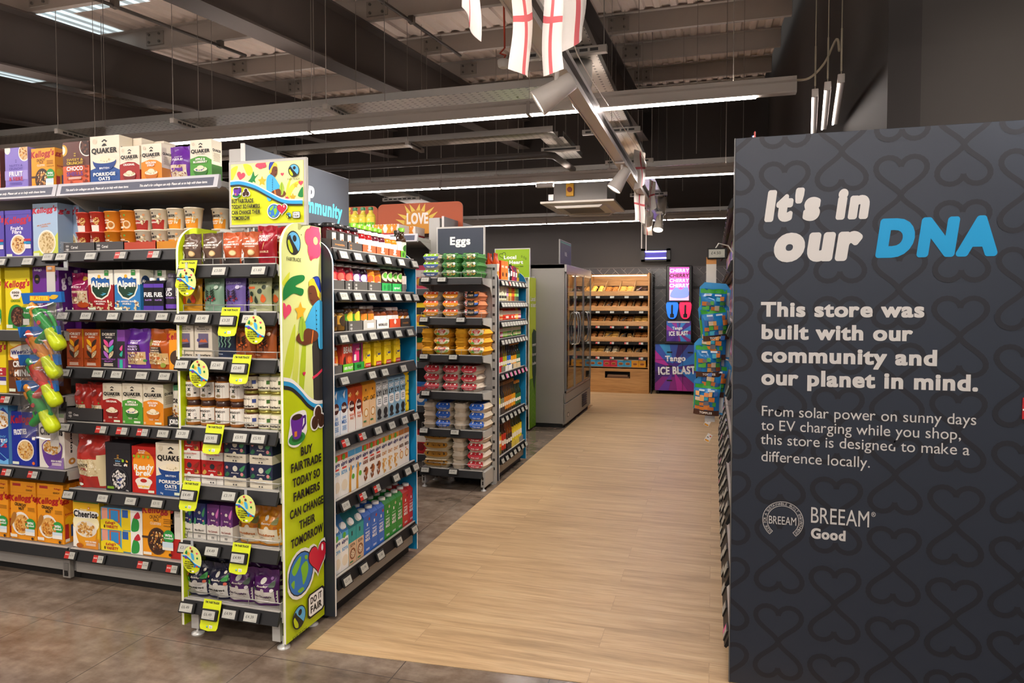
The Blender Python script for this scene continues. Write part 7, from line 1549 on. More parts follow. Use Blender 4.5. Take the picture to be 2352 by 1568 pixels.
for i, (ys, st) in enumerate((([2.885, 3.02, 3.17, 3.34, 3.51, 3.69], {}), ([2.885, 3.015, 3.165, 3.32, 3.46, 3.59, 3.70], {}), ([2.885, 3.03, 3.17, 3.31, 3.47, 3.62], {}), ([2.885, 3.16, 3.30, 3.53], {}), ([2.885, 3.05, 3.22, 3.38, 3.54, 3.69], {0: 's', 1: 's'}), ([2.885, 3.05, 3.20, 3.43, 3.58, 3.69], {1: 's', 2: 's'}), ([2.895, 3.06, 3.24, 3.46, 3.67], {}))):
    tagsX(JS[i].z - .001, ys, ('£2.10', '£1.95', '£1.80', '£2.40', '£1.60', '£2.20', '£1.40'), JS[i].where, st=st)
for i, (n, st) in enumerate(((8, {2: 's'}), (10, {}), (10, {}), (9, {}), (7, {1: 'p', 2: 'p', 3: 'p', 4: 'p', 5: 'p', 6: 'p'}), (7, {}), (7, {}))):
    tagsX(OS[i].z - .001, [5.44 + .74 * k / (n - 1) for k in range(n)], ('£2.25', '£1.75', '£3.10', '£2.60', '£1.90'), OS[i].where, st=st)
for i, lst in enumerate(([(980, 643, '£3.10'), (1018, 643, '£3.20')], [(977, 731, '£2.40'), (1061, 731, '£3.20')], [(977, 818, '£2.90'), (1044, 818, '£4.20')], [(981, 905, '£1.45')], [(977, 990, '£2.30'), (1048, 993, '£3.80')], [(980, 1081, '£3.90'), (1044, 1085, '£2.95')])):
    tagsY([(a, b, t, 'e') for a, b, t in lst], ES[i].z - .001, 5.10, ES[i].where, -.014)

# ================================================================ dark message panel in front on the right
PX0, PX1, PY, PZ = 0.078, 1.36, 2.784, 2.133
r = empty('message_panel', (PX0, PY, 0)); pw = PX1 - PX0
PAN = nodemat('panel_laminate', _wall('262d39', 2.0), 0.38)
q = MB(); q.box(0, 0, .004, pw, .032, PZ, PAN, .0015); q.box(-.004, -.0005, .004, .0, .034, PZ + .001, M('5a5957', .4)); q.ob('board', r)
Pp = lambda u, v, e: (u * pw, -.0003 - e, v * PZ)
U = lambda x: (x - PX0) / pw
it = []
HC = '202229'
cols = 8
for i in range(cols):
    cx = -.02 + .197 * i
    for j in range(-1, 8):
        cz = .02 + .34 * j + (.17 if i % 2 else 0)
        for sgn in (1, -1):
            pts = []
            for k in range(44):
                t = 2 * pi * (k + .5) / 44
                x = 16 * sin(t) ** 3 / 17 * .088; z = ((13 * cos(t) - 5 * cos(2 * t) - 2 * cos(3 * t) - cos(4 * t)) / 17 + .98) * .082
                pts.append((U(PX0 + cx + x), (cz + sgn * z) / PZ))
            if max(a for a, b in pts) > 0 and min(a for a, b in pts) < 1 and min(b for a, b in pts) < 1 and max(b for a, b in pts) > 0: it.append(('k', HC, pts, .018, True))
q = MB()
for n_, k in enumerate(it): art(q, [k], Pp, pw, PZ, eps=.0002 + .0004 * (n_ % 2))
q.ob('heart_pattern', r)['label'] = 'faint dark linked-heart pattern'
WHT = 'c3c1bd'
def ptext(col, s, x0, x1, yt, yb, wt=2, sl=0.0):
    ax, az = onY(x0, (yt + yb) / 2, PY); bx, _ = onY(x1, (yt + yb) / 2, PY)
    _, tz = onY((x0 + x1) / 2, yt, PY); _, bz = onY((x0 + x1) / 2, yb, PY)
    return ('t', col, s, U((ax + bx) / 2), (tz + bz) / 2 / PZ, (tz - bz) / PZ, (bx - ax) / pw, wt, sl)
it = [ptext(WHT, "It's in", 1760, 2006, 432, 506, 3, .16), ptext(WHT, 'our', 1784, 1988, 508, 600, 3, .16), ptext('0b8fc4', 'DNA', 2018, 2300, 498, 590, 3, .16),
      ptext(WHT, 'This store was', 1749, 2126, 693, 728), ptext(WHT, 'built with our', 1749, 2099, 746, 781), ptext(WHT, 'community and', 1749, 2156, 800, 836), ptext(WHT, 'our planet in mind.', 1749, 2250, 854, 891),
      ptext(WHT, 'From solar power on sunny days', 1748, 2244, 941, 965, 0), ptext(WHT, 'to EV charging while you shop,', 1748, 2209, 974, 998, 0), ptext(WHT, 'this store is designed to make a', 1747, 2228, 1008, 1032, 0), ptext(WHT, 'difference locally.', 1747, 2000, 1042, 1066, 0),
      ptext(WHT, 'BREEAM', 1861, 1999, 1169, 1205, 0), ptext(WHT, 'Good', 1862, 1944, 1215, 1239, 2), ptext(WHT, '®', 2001, 2011, 1176, 1186, 0), ptext(WHT, 'BREEAM', 1765, 1830, 1186, 1204, 0)]
for nm, lab, part in (('heading_lettering', 'large slanted white and cyan heading', it[:3]), ('message_lettering', 'bold white message', it[3:7]), ('small_lettering', 'thin white small message', it[7:11])):
    q = MB()
    for k in part: art(q, [k], Pp, pw, PZ, eps=.0012)
    q.ob(nm, r)['label'] = lab
q = MB()
for k in it[11:]: art(q, [k], Pp, pw, PZ, eps=.0012)
cx, cz = onY(1798, 1195, PY); rr = .073
for rad in (rr, rr * .78):
    pts = [(U(cx + rad * cos(a)), (cz + rad * sin(a)) / PZ) for a in [radians(-50 + 280 * i / 44) for i in range(45)]]
    art(q, [('k', WHT, pts, .002)], Pp, pw, PZ, eps=.0012)
for a in (-50, 230):
    art(q, [('k', WHT, [(U(cx + rad * cos(radians(a))), (cz + rad * sin(radians(a))) / PZ) for rad in (rr * .78, rr)], .002)], Pp, pw, PZ, eps=.0012)
s_ = 'CODE FOR A SUSTAINABLE BUILT ENVIRONMENT'
for k, ch in enumerate(s_):
    a = radians(224 - 268 * k / (len(s_) - 1))
    if ch != ' ': art(q, [('t', WHT, ch, U(cx + rr * .89 * cos(a)), (cz + rr * .89 * sin(a)) / PZ, .0092 / PZ, None, 0, 0, a - pi / 2)], Pp, pw, PZ, eps=.0012)
q.ob('certification_mark', r)['label'] = 'white round certification mark and words'
tag(r, 'tall dark panel with linked hearts and store message in white and blue letters', 'sign')
xr, zr = onY(2350, 925, PY); xr2, zr2 = onY(2350, 962, PY)
q = MB(); q.box(0, 0, 0, .10, .003, .075, M('b5222a', .4)); q.box(.0, -.0006, .03, .1, 0, .036, M('e8d8d4'))
tag(q.ob('wall_notice', None, (xr - .003, PY - .0045, zr2)), 'small red notice stuck on the dark panel at the right frame edge', 'notice')

# ================================================================ aisle shelving along the right wall
def rbay(y0, y1, label):
    r = empty('shelving_bay', (.085, y1, 0), -pi / 2); w = y1 - y0
    q = MB(); q.box(0, .60, .05, w, .63, 2.1, BACK); q.ob('back_panel', r)
    q = MB(); q.box(0, .02, 0, w, .6, .12, M('3a3836', .5)); q.ob('base', r)
    for z in RZ: shelf(r, .004, w - .004, z, .60, brackets=False, col=M('6a6866', .5))
    tag(r, label, 'shelving', 'right aisle shelving bays')
RZ = (.17, .42, .67, .92, 1.17, 1.42, 1.68, 1.93)
rbay(2.83, 4.03, 'dark shelving bay directly behind the message panel edge'); rbay(4.035, 5.235, 'dark right-hand shelving bay, second from the message panel'); rbay(5.24, 6.44, 'dark right-hand shelving bay, farthest along the aisle')
RN = ('bottom', 'second lowest', 'third lowest', 'fourth lowest', 'fourth highest', 'third highest', 'second highest', 'top')
RS = [Shelf(n + ' right-aisle shelf', '-x', .112, z + .001) for n, z in zip(RN, RZ)]
mg = []
for i, (c, c2, h) in enumerate((('4a2a6a', 'c9b0e0', .22), ('e0962a', 'f0e6d0', .21), ('2a5ab0', 'e8e0d8', .23), ('c23a4a', 'f0d8c8', .20), ('2f8a4a', 'efe6a0', .21), ('1d1b22', 'd9602a', .22), ('8a8ad0', 'f0f0f4', .20), ('b0489a', 'f4e0f0', .21))):
    mg.append((box_p('magazine', .15, .03, h, c, [('r', c2, .1, .1, .9, .45), ('r', c2, .1, .75, .9, .92), ('e', c, .5, .3, .2)]), h))
mn = ('purple magazine', 'orange magazine', 'blue magazine', 'red magazine', 'green magazine', 'black magazine', 'lilac magazine', 'pink magazine')
cr_ = bag('crisp_bag', .17, .08, .27, '1f63c0', [('r', 'e8eef4', .2, .45, .8, .65), ('e', 'd9402a', .5, .3, .25)], seed=8); crr = bag('crisp_bag', .17, .08, .24, 'c23434', [('r', 'f4e8d8', .2, .45, .8, .65)], seed=9)
for i in range(7):
    k = 0; y = 2.92
    while y < 6.35 and k < 20:
        j = (k * 3 + i * 2) % 8; RS[i].at(mg[j][0], -0 + y + .08, mn[j], 'magazine', 'magazines in the right aisle')
        y += .172; k += 1
for k in range(19): RS[7].at(cr_ if k % 3 else crr, 2.95 + .18 * k, 'blue crisp bag' if k % 3 else 'red crisp bag', 'crisp bag', 'crisp bags in the right aisle')
for i in range(8):
    for k in range(15): price((.068, 2.92 + .225 * k + .03 * (i % 3), RS[i].z - .032), '-x', ('£1.20', '£2.50', '£3.00', '£4.50')[(k + i) % 4], RS[i].where, 'p' if (k * 7 + i * 3) % 11 == 0 else 'e')
# two small swing tickets below the sweets
for k, (px, py) in enumerate(((1626, 969), (1627, 1005))):
    x_, z_ = onY(px, py, 3.35); q = MB(); q.box(-.012, -.001, -.02, .012, .001, .02, M('efece6', .4)); art(q, [('r', 'e8a02a', .1, .05, .9, .25), ('r', '3a3a3a', .2, .5, .5, .6), ('r', 'd9602a', .55, .7, .85, .85)], front(.024, -.001, -.02, .04), .024, .04)
    q.tube([(.008, 0, .018), (.03, .02, .03), (.075 - x_ * .5, .05, .03)], .0008, M('d8d8d4', .3), 5)
    tag(q.ob('swing_ticket', None, (x_, 3.35, z_), (0, radians(28), 0)), '%s white swing ticket below the hanging sweets' % ('upper' if k == 0 else 'lower'), 'ticket', 'swing tickets')

# ================================================================ hanging strip of sweets
STRIP = M('d8d4cc', .3, a=.85)
r = empty('hanging_strip', (-.008, 3.10, 1.0))
q = MB(); q.box(-.021, .004, -.02, .021, .006, .70, STRIP); q.box(-.021, .003, .67, .021, .0065, .70, M('c98a4a', .5)); q.ob('strip', r)
q = MB(); q.tube([(.0, .004, .71), (.03, .02, .76), (.07, .03, .75), (.10, .03, .70)], .003, M('cfcdc8', .3), 6); q.ob('hook', r)
o = link('price_label', tagmesh('£4.50'), r, (.024, 0, .715), (0, 0, 0))
tag(r, 'white hanging strip with price tag £4.50, hung beside the dark panel edge', 'hanging strip', 'hanging merchandise strips')
def sweet(seed):
    rnd = random.Random(seed + 5)
    f = [('r', '2f9a2a', 0, .86, 1, .99), ('r', '4a2c1c', 0, 0, 1, .17), ('t', 'e8e0d6', 'TOPPLES', .5, .085, .07, .5, 2)]
    for j in range(4):
        for i in range(5):
            if rnd.random() < .85 - .1 * j: u, v = .05 + .18 * i + rnd.uniform(-.02, .02), .18 + .15 * j + rnd.uniform(-.02, .02); f.append(('r', rnd.choice(('b5682a', 'c9762e', '8a4a22', '4aa03a', '3f8a34', '3aa0b8', '6a6a72', 'd9a05a', '2f5a9a', 'c9b59a')), u, v, u + rnd.uniform(.12, .24), v + rnd.uniform(.10, .19)))
    f += [('r', 'b5c8d0', .2, .78, .42, .83), ('r', 'b5c8d0', .55, .78, .80, .83)]
    p = bag('sweets_pouch', .108, .045, .135, '1f78b8', f, seed=seed, seal=.06, rough=.15)
    return p
sw = [sweet(i) for i in range(3)]
for k, (px, py, rz_, rt) in enumerate(((1636, 690, 0, .05), (1645, 735, .15, -.1), (1637, 778, -.1, .06), (1628, 818, .1, .0), (1634, 862, 0, .12), (1622, 905, -.1, .05))):
    x_, z_ = onY(px, py, 3.085 - .012 * (k % 2))
    o = put(sw[k % 3], x_, 3.062 - .016 * (k % 2), z_ - .085, rz_, '', 'sweets pouch', '', 'hanging sweets pouches', rot=(.05, rt, rz_)); REC.pop()
    o['label'] = 'shiny blue and green sweets pouch, %s from top on the hanging strip' % ORD[k]
    cd = MB(); cd.prism([(-.058, .02), (.066, 0), (.07, .13), (.05, .158), (-.04, .162), (-.06, .14)], 'y', .024, .026, M('3a94cc', .4)); cd.box(.03, .0235, .01, .066, .0242, .12, M('c9ccc8')); cd.box(-.058, .0235, .02, -.045, .0242, .1, M('5aa83a')); cd.ob('backing_card', o)

# ================================================================ hanging strip of water pistols
KX, KZ = .00286, .00223
gx0, gz0 = onY(105, 750, 2.66)
r = empty('hanging_strip', (gx0, 2.69, gz0))
q = MB(); q.box(-.028, .004, -.62, .028, .006, .30, STRIP); q.box(-.028, .003, .28, .028, .0065, .31, M('c98a4a', .5)); q.box(-.012, -.004, .29, .012, .094, .305, M('c9cdd0', .2, a=.6)); q.box(-.012, .088, .29, .012, .094, .345, M('c9cdd0', .2, a=.6)); q.ob('strip', r)
tag(r, 'clear hanging strip carrying bagged water pistols in front of the cereals', 'hanging strip', 'hanging merchandise strips')
def pistol(main, tip, k, dx, dy, label):
    r = empty('water_pistol', (gx0 + dx * KX, 2.645, gz0 - dy * KZ))
    G = lambda px, py, y=0.0: ((px - 105) * KX * .9, y, -(py - 750) * KZ)
    mt = M(main, .25); tp = M(tip, .3)
    q = MB()
    q.tube([G(84, 706), G(92, 718), G(108, 738), G(124, 756), G(130, 764)], [.015, .022, .027, .026, .018], mt, 12)
    q.tube([G(83, 726), G(96, 742), G(108, 752)], [.010, .012, .012], mt, 10)
    q.tube([G(120, 756), G(110, 770), G(100, 778), G(92, 786)], [.019, .021, .021, .019], mt, 12)
    q.tube([G(104, 748), G(95, 758), G(98, 770), G(108, 774)], [.006] * 4, mt, 8)
    q.tube(spline([G(98, 712), G(118, 716), G(134, 738), G(140, 762), G(136, 774)], 4, False), .009, mt, 8)
    q.tube([G(130, 768, -.002), G(142, 758, -.002)], .012, mt, 8)
    q.lathe([(.012, -.03), (.010, -.034)], M('c93a34', .3), 12, G(109, 740), 'y')
    q.ob('pistol_body', r)
    q = MB(); q.tube([G(77, 697), G(80, 700), G(88, 711)], [.012, .019, .020], tp, 12); q.tube([G(73, 714), G(76, 718), G(84, 728)], [.006, .010, .011], tp, 10); q.ob('nozzle', r)
    q = MB(); q.tube([G(119, 750), G(122, 755), G(131, 769), G(144, 789), G(149, 797), G(151, 800)], [.012, .026, .034, .036, .030, .012], M('c4d61e', .2), 16); q.ob('water_tank', r)
    q = MB(); q.prism([(-.12, .115), (.135, .125), (.130, .178), (-.135, .17)], 'y', -.006, .012, M('1a67b8', .35))
    if k == 0: art(q, [('r', 'e8961e', .2, .2, .72, .72), ('t', 'f4e23a', 'BLASTER', .46, .46, .40, .48, 2, .1), ('b', 'd9b02a', [(.72, .5), (.8, .8), (.95, .75), (.92, .5), (.82, .35)])], lambda u, v, e: (-.125 + u * .25, -.0062 - e, .121 + v * .05), .25, .05)
    o = q.ob('header_card', r)
    if k: o.location = (.0, .0, -.03)
    q = MB(); nx, nz = 8, 10; rows = []
    for s in (-1, 1):
        vs = []
        for j in range(nz + 1):
            for i in range(nx + 1):
                u, v = i / nx, j / nz; bul = (sin(pi * u) ** .5) * (sin(pi * min(1, v * 1.0)) ** .4) if 0 < u < 1 and 0 < v < 1 else 0
                w_ = .125 + .02 * sin(v * 3 + k)
                vs.append((-w_ + 2 * w_ * u + .012 * (1 - v) * (k % 2 * 2 - 1), s * .046 * bul + .004 * sin(u * 13 + v * 9 + k) * (1 if bul else 0), -.155 + .285 * v))
        q.add(vs, [(j * (nx + 1) + i, j * (nx + 1) + i + 1, (j + 1) * (nx + 1) + i + 1, (j + 1) * (nx + 1) + i) for j in range(nz) for i in range(nx)], FILM, True)
    q.ob('clear_bag', r)
    tag(r, label, 'toy', 'bagged water pistols')
pistol('1f9a3a', 'e8961e', 0, 0, 0, 'green water pistol with orange nozzle under the blue header card, topmost of four')
pistol('e8921e', 'e0442a', 1, -10, 64, 'orange water pistol with red nozzle, second from top in clear bag')
pistol('dc3a2a', '2fa04a', 2, -11, 128, 'red water pistol with green nozzle, third from top in clear bag')
pistol('159a3c', 'e8961e', 3, -18, 188, 'green water pistol with orange nozzle, lowest of the four hanging bags')

# ================================================================ glass-door fridge
FYA, FYB, FXB, FXF, FZ = 8.0, 9.72, -2.42, -1.68, 1.965
r = empty('display_fridge', (FXF, (FYA + FYB) / 2, 0), pi / 2); hw = (FYB - FYA) / 2; dp = FXF - FXB
CAB = nodemat('fridge_paint', _wall('8f8c86', 1.5), .42); CABD = M('807c76', .4)
q = MB(); q.box(-hw, .02, .04, -hw + .035, dp, FZ, CAB, .003); q.box(hw - .035, .02, .04, hw, dp, FZ, CAB, .003); q.box(-hw, .02, FZ - .05, hw, dp, FZ, CAB, .003); q.box(-hw + .03, dp - .04, .04, hw - .03, dp, FZ - .03, M('c9c9c6', .5)); q.box(-hw + .03, .03, .04, hw - .03, dp, .36, CABD); q.ob('cabinet', r)
q = MB(); q.box(-hw, -.0, .30, hw, .03, .415, CABD, .003); q.box(-hw, .0, .05, hw, .03, .292, CABD, .003)
for k in range(6): q.prism([(-.004, .10 + .03 * k), (-.014, .11 + .03 * k), (-.004, .122 + .03 * k)], 'x', hw - .66, hw - .34, M('1c1b1a'))
q.box(-hw + .10, -.003, .12, -hw + .18, .0, .17, BLACK); q.box(-hw + .11, -.0045, .128, -hw + .15, -.002, .162, M('d8d4cc')); q.ob('base_panel', r)
q = MB(); q.box(-hw, .04, 0, hw, dp - .03, .05, BLACK); q.ob('plinth', r)
q = MB(); q.box(-hw + .004, -.006, 1.875, hw - .004, .02, FZ - .004, M('b5b2ad', .35, .3), .003); q.ob('canopy', r)
q = MB()
for x in (-hw + .06,): q.box(x - .008, .05, .43, x + .008, .07, 1.85, M('fff6e8', e=2))
q.ob('interior_lamp', r)
for z in (.70, .98, 1.25, 1.52):
    q = MB(); q.box(-hw + .04, .09, z - .02, hw - .04, dp - .05, z, M('d0cfca', .4)); q.box(-hw + .04, .082, z - .03, hw - .04, .092, z + .015, M('2a2a2c', .3)); q.ob('shelf', r)
dw = (2 * hw) / 3
for k in range(3):
    x0 = -hw + k * dw; d_ = empty('door', (x0, 0, 0)); d_.parent = r
    q = MB(); t = M('9a9792', .3, .7)
    for a, b in ((.004, .028), (dw - .028, dw - .004)): q.box(a, -.006, .42, b, .016, 1.875, t, .002)
    q.box(.004, -.006, .42, dw - .004, .016, .445, t); q.box(.004, -.006, 1.85, dw - .004, .016, 1.875, t); q.ob('door_frame', d_)
    q = MB(); q.box(.028, .002, .445, dw - .028, .008, 1.85, PANE); q.ob('glass_pane', d_)
    hx = dw - .075 if k == 0 else .075
    q = MB(); q.tube(spline([(hx, -.006, .98), (hx, -.035, 1.0), (hx - .0, -.055, 1.12), (hx, -.055, 1.24), (hx, -.035, 1.36), (hx, -.006, 1.38)], 4, False), .011, M('c9c8c4', .2, .9), 8); q.ob('handle', d_)
tag(r, 'tall grey three-door glass fridge at the aisle end', 'fridge')
DS = [Shelf(n + ' fridge shelf', '+x', -1.685 - .10, z) for n, z in (('bottom', .366), ('second', .701), ('third', .981), ('fourth', 1.251), ('top', 1.521))]
dk = [bottle('drink_bottle', .030, .20, c, c3, labelfr(c2), (.2, .4), .45, .66, .1, 9) for c, c2, c3 in (('d9d6cc', 'e8c23a', 'c93a3a'), ('d9902a', 'e8b03a', 'd9602a'), ('8a7ab0', 'e8e4f0', '5a3a8a'), ('cfe0c8', '4a8ad0', 'c93a34'), ('d8c48a', 'f0e2b0', 'b5862a'))]
dn = ('white drink bottle', 'orange drink bottle', 'purple drink bottle', 'pale green drink bottle', 'cream drink bottle')
for i, s in enumerate(DS):
    for k in range(20): s.at(dk[(4, 3, 2, 1, 0)[i]], 8.09 + .0795 * k, dn[(4, 3, 2, 1, 0)[i]], 'drink bottle', 'bottles in the fridge')
q = MB(); q.box(-.018, 0, 0, .0, .66, .30, M('8f8e8a', .35, .3), .003); q.box(0, .015, .012, .001, .645, .288, M('474c55', .5)); q.box(.001, .02, .262, .0016, .64, .28, M('2a8a6a', .4))
art(q, [('t', 'f4f4f2', 'Milk', .5, .5, .2, None, 2)], lambda u, v, e: (.0012 + e, .02 + u * .62, .01 + v * .26), .62, .26)
tag(q.ob('fridge_sign', None, (-1.76, 8.03, FZ + .002)), 'grey Milk sign standing on top of the glass fridge', 'sign')

# ================================================================ bakery stand
BX0, BX1, BYF = -2.03, -1.0, 11.42
r = empty('bakery_stand', (BX0, BYF, 0)); w = BX1 - BX0; bd = .53
for x in (0, w - .025):
    q = MB(); q.box(x, .0, 0, x + .025, bd, 2.0, OAK, .002); q.ob('side_panel', r)
q = MB(); q.box(.02, bd - .03, .4, w - .02, bd, 2.0, OAK); q.ob('back_panel', r)
q = MB(); q.box(.02, .0, 0.0, .30, .03, .43, OAK); q.box(.30, 0, 0, .72, .03, .245, OAK); q.box(.30, 0, .36, .72, .03, .43, OAK); q.box(.72, 0, 0, w - .02, .03, .43, OAK); q.box(.02, .0, .41, w - .02, bd, .435, OAK); q.box(.02, .2, .02, w - .02, .22, .41, BLACK); q.ob('base', r)
q = MB(); q.box(.33, .03, .245, .70, .16, .27, M('6a4a34', .6)); q.box(.34, .02, .27, .68, .15, .30, M('8a6a50', .6), .004); q.ob('bag_stack', r)
TZ = (1.70, 1.45, 1.20, .935, .685)
for t_, z in enumerate(TZ):
    q = MB()
    q.prism([(.0, z - .075), (.012, z - .075), (.02, z), (.008, z)], 'x', .025, w - .025, OAK); q.prism([(.01, z - .07), (bd - .05, z + .09), (bd - .05, z + .10), (.01, z - .058)], 'x', .025, w - .025, M('2a221c', .6)); o = q.ob('tier', r)
    for k in range(5):
        x = .025 + (w - .05) * k / 4; q = MB(); q.prism([(.0, z - .07), (.012, z + .005), (bd - .05, z + .19), (bd - .05, z + .10)], 'x', x - .005, x + .005, M('c9a676', .5)); q.ob('divider', o)
    q = MB(); q.prism([(.0, z - .125), (.02, z - .125), (.012, z - .08), (-.006, z - .08)], 'x', .025, w - .025, M('1f1d1c', .4)); q.ob('price_rail', o)
q = MB(); q.box(.06, .1, 1.955, w - .06, .14, 1.968, M('ffdca8', e=5)); q.ob('lamp_strip', r)
tag(r, 'oak bakery stand with sloping trays of bread against the back wall', 'bakery stand')
def lump(name, rx, ry, rz, cols, kind=0):
    q = MB(); n = 12; R = []
    for i in range(7):
        t = pi * i / 6 - pi / 2; ring = []
        for j in range(n):
            a = 2 * pi * j / n; k = 1 + .06 * sin(3 * a + i)
            ring.append((rx * cos(t) * cos(a) * k, ry * cos(t) * sin(a) * k + (kind == 2) * .35 * ry * cos(a) ** 2, rz * (sin(t) + 1)))
        R.append(ring)
    q.loft(R[1:-1], M(cols[0], .55), True, True)
    if kind == 1:
        for s in (-.5, 0, .5): q.box(rx * s - .006, -ry * .6, rz * 1.82, rx * s + .006, ry * .6, rz * 1.95, M(cols[1], .6))
    if kind == 3: q.lathe([(rx * .3, rz * 1.75), (rx * .25, rz * 1.98), (0.002, rz * 1.9)], M(cols[1], .6), 10)
    return proto(name, q, 2 * rx, 2 * ry, 2 * rz)
kinds = [('muffin', lump('muffin', .045, .045, .035, ('e8c45a', 'd9a83a'), 3), 'golden muffin'), ('pastry', lump('pastry', .06, .045, .025, ('c9823a', '8a4a1c'), 1), 'brown glazed pastry'), ('croissant', lump('croissant', .065, .04, .03, ('d9a04a', 'b5762a'), 2), 'golden croissant'), ('cookie', lump('cookie', .045, .045, .012, ('4a3426', '2a1c14')), 'dark cookie'), ('roll', lump('bread_roll', .05, .045, .03, ('b5743a', '8a4f22')), 'brown bread roll'), ('baguette', lump('baguette', .045, .12, .03, ('c99a5a', 'a8733a'), 1), 'pale baguette'), ('roll', lump('bread_roll', .05, .05, .032, ('d9c29a', 'c9a870')), 'floury white roll')]
grid = ((0, 1, 2, 3), (4, 4, 4, 4), (1, 4, 1, 2), (4, 2, 5, 1), (2, 6, 5, 5))
for t_, z in enumerate(TZ):
    for b in range(4):
        cat, p, d = kinds[grid[t_][b]]; x0 = BX0 + .025 + (w - .05) * b / 4
        for i in range(2):
            for j in range(3 if p.d < .2 else 1):
                yy = .06 + j * .10 + (.06 if p.d > .2 else 0)
                o = put(p, x0 + .066 + .115 * i, BYF + yy, z - .058 + yy * .34, .2 * ((i + j) % 3 - 1), '', cat, '', 'loose bakery goods', rot=(radians(17), 0, .2 * ((i * 2 + j) % 3 - 1))); REC.pop()
                REC.append((o, d, '%s bakery tray from top' % ORD[t_], o.location.x, o.location.y, 0))
    for b in range(4): price((BX0 + .18 + .24 * b, BYF - .012, z - .103), '-y', '£1.10', '%s bakery tier from top' % ORD[t_], 's' if t_ in (2, 3, 4) else 'e')
for k, (t_, b) in enumerate(((1, 1), (2, 2), (3, 1), (3, 2), (4, 1), (4, 3), (0, 3))):
    q = MB(); q.tube([(-.05, 0, 0), (0, .06, .015), (.05, .14, .03)], .006, M('d8d6d0', .2, .8), 6); q.tube([(-.02, 0, 0), (.01, .07, .015), (.05, .14, .03)], .006, M('d8d6d0', .2, .8), 6)
    o = q.ob('tongs', None, (BX0 + .13 + .245 * b, BYF + .01, TZ[t_] + .012), (radians(10), 0, .2)); o['category'] = 'tongs'; o['group'] = 'bakery tongs'; REC.append((o, 'steel tongs', '%s bakery tray from top' % ORD[t_], o.location.x, 0, 0))
pkc = [box_p('bread_pack', .116, .1, .15, c, [('r', 'efece6', 0, .72, 1, 1), ('e', 'c98a4a', .5, .35, .34, .16), ('e', '8a4a20', .5, .32, .28, .1)]) for c in ('3f9ac8', 'c92a4a', 'e09a1e')]
for k, i in enumerate((0, 0, 1, 1, 0, 0, 2, 2)):
    xx = BX0 + .09 + .118 * k
    Shelf('bakery base shelf', '-y', BYF + .02, .436).at(pkc[i], xx, ('blue bread pack', 'red bread pack', 'orange bread pack')[i], 'bread pack', 'packed bread')
q = MB(); q.box(0, 0, 0, .02, .03, 2.02, M('151414', .4)); q.box(0, .5, 0, .02, .53, 2.02, M('151414', .4))
for k in range(50): q.box(.004, .02, .06 + .039 * k, .016, .51, .075 + .039 * k, M('1d1b1a', .4))
tag(q.ob('slatted_screen', None, (-.975, 11.44, 0)), 'black slatted screen between the bakery stand and drink machine', 'screen')

# ================================================================ frozen drink machine
r = empty('frozen_drink_machine', (-.905, 11.45, 0)); w = .655
q = MB(); q.box(0, .01, .06, w, .5, .83, M('221a30', .4), .004); q.box(-.005, .0, .83, w + .005, .5, .845, BLACK); q.ob('cabinet', r)
def burst(cu, cv, cols, n=16):
    o = []
    for k in range(n):
        a = 2 * pi * k / n + .2; c = cols[k % len(cols)]
        p = [(cu + .08 * cos(a), cv + .08 * sin(a)), (min(1, max(0, cu + 1.2 * cos(a - .12))), min(1, max(0, cv + 1.2 * sin(a - .12)))), (min(1, max(0, cu + 1.2 * cos(a + .1))), min(1, max(0, cv + 1.2 * sin(a + .1))))]
        o.append(('p', c, p))
    return o
q = MB(); art(q, [('r', '4a2a86', 0, 0, 1, 1), ('r', '3a5ab8', 0, .6, 1, 1), ('r', '8a2a86', 0, 0, 1, .3)] + burst(.45, .5, ('2f7fd0', '6a3aa8', 'b5309a', '40206a', '3a9ad8')) + [('t', 'f4f4f6', 'Tango', .50, .70, .12, .50, 2, 0, .04), ('t', 'f4f4f6', 'ICE BLAST', .53, .44, .17, .92, 2, 0, .05)], lambda u, v, e: (u * w, .0095 - e, .065 + v * .76), w, .76, eps=.0002); q.ob('cabinet_graphic', r)
q = MB()
for x, z in ((.19, .685), (.52, .685), (.19, .455), (.19, .22)): q.box(x, .004, z, x + .085, .0085, z + .022, BLACK)
for z in (.57, .34): q.box(0.002, .005, z, .44, .0085, z + .004, M('151020'))
q.box(.44, .005, .07, .445, .0085, .82, M('151020')); q.ob('drawer_pull', r)
for x in (.05, .6):
    q = MB(); q.lathe([(.025, -.012), (.03, -.006), (.03, .006), (.025, .012)], BLACK, 12, (x, .06, .032), 'x'); q.ob('castor', r)
tag(r, 'purple and blue frozen drink cabinet under the dispenser', 'cabinet')
r = empty('drink_dispenser', (-.74, 11.46, .846)); w = .415
q = MB(); q.box(0, .0, 0, w, .36, .36, M('1f1b22', .35), .006); q.box(.02, .1, .36, w - .02, .36, .66, M('1a181c', .4)); q.box(0, .02, .655, w, .36, 1.27, M('151316', .35), .012); q.box(-.01, -.06, 0, w + .01, .0, .02, M('2a2a2c', .3)); q.ob('housing', r)
q = MB(); art(q, [('r', '5a2f9a', 0, 0, 1, 1), ('r', '2f6ac8', 0, .55, .5, 1), ('r', '8a2a86', .5, .0, 1, .5)] + burst(.5, .45, ('3a8ad8', 'a03aa8', '4a2a8a')) + [('t', 'f4f4f6', 'Tango', .45, .66, .15, .42, 2, 0, .05), ('t', 'f4f4f6', 'ICE BLAST', .5, .40, .22, .8, 2, 0, .05), ('r', 'c9c4c8', .05, .92, .95, .99)], lambda u, v, e: (.015 + u * (w - .03), -.0008 - e, .03 + v * .33), w - .03, .33, eps=.0002); q.ob('front_graphic', r)
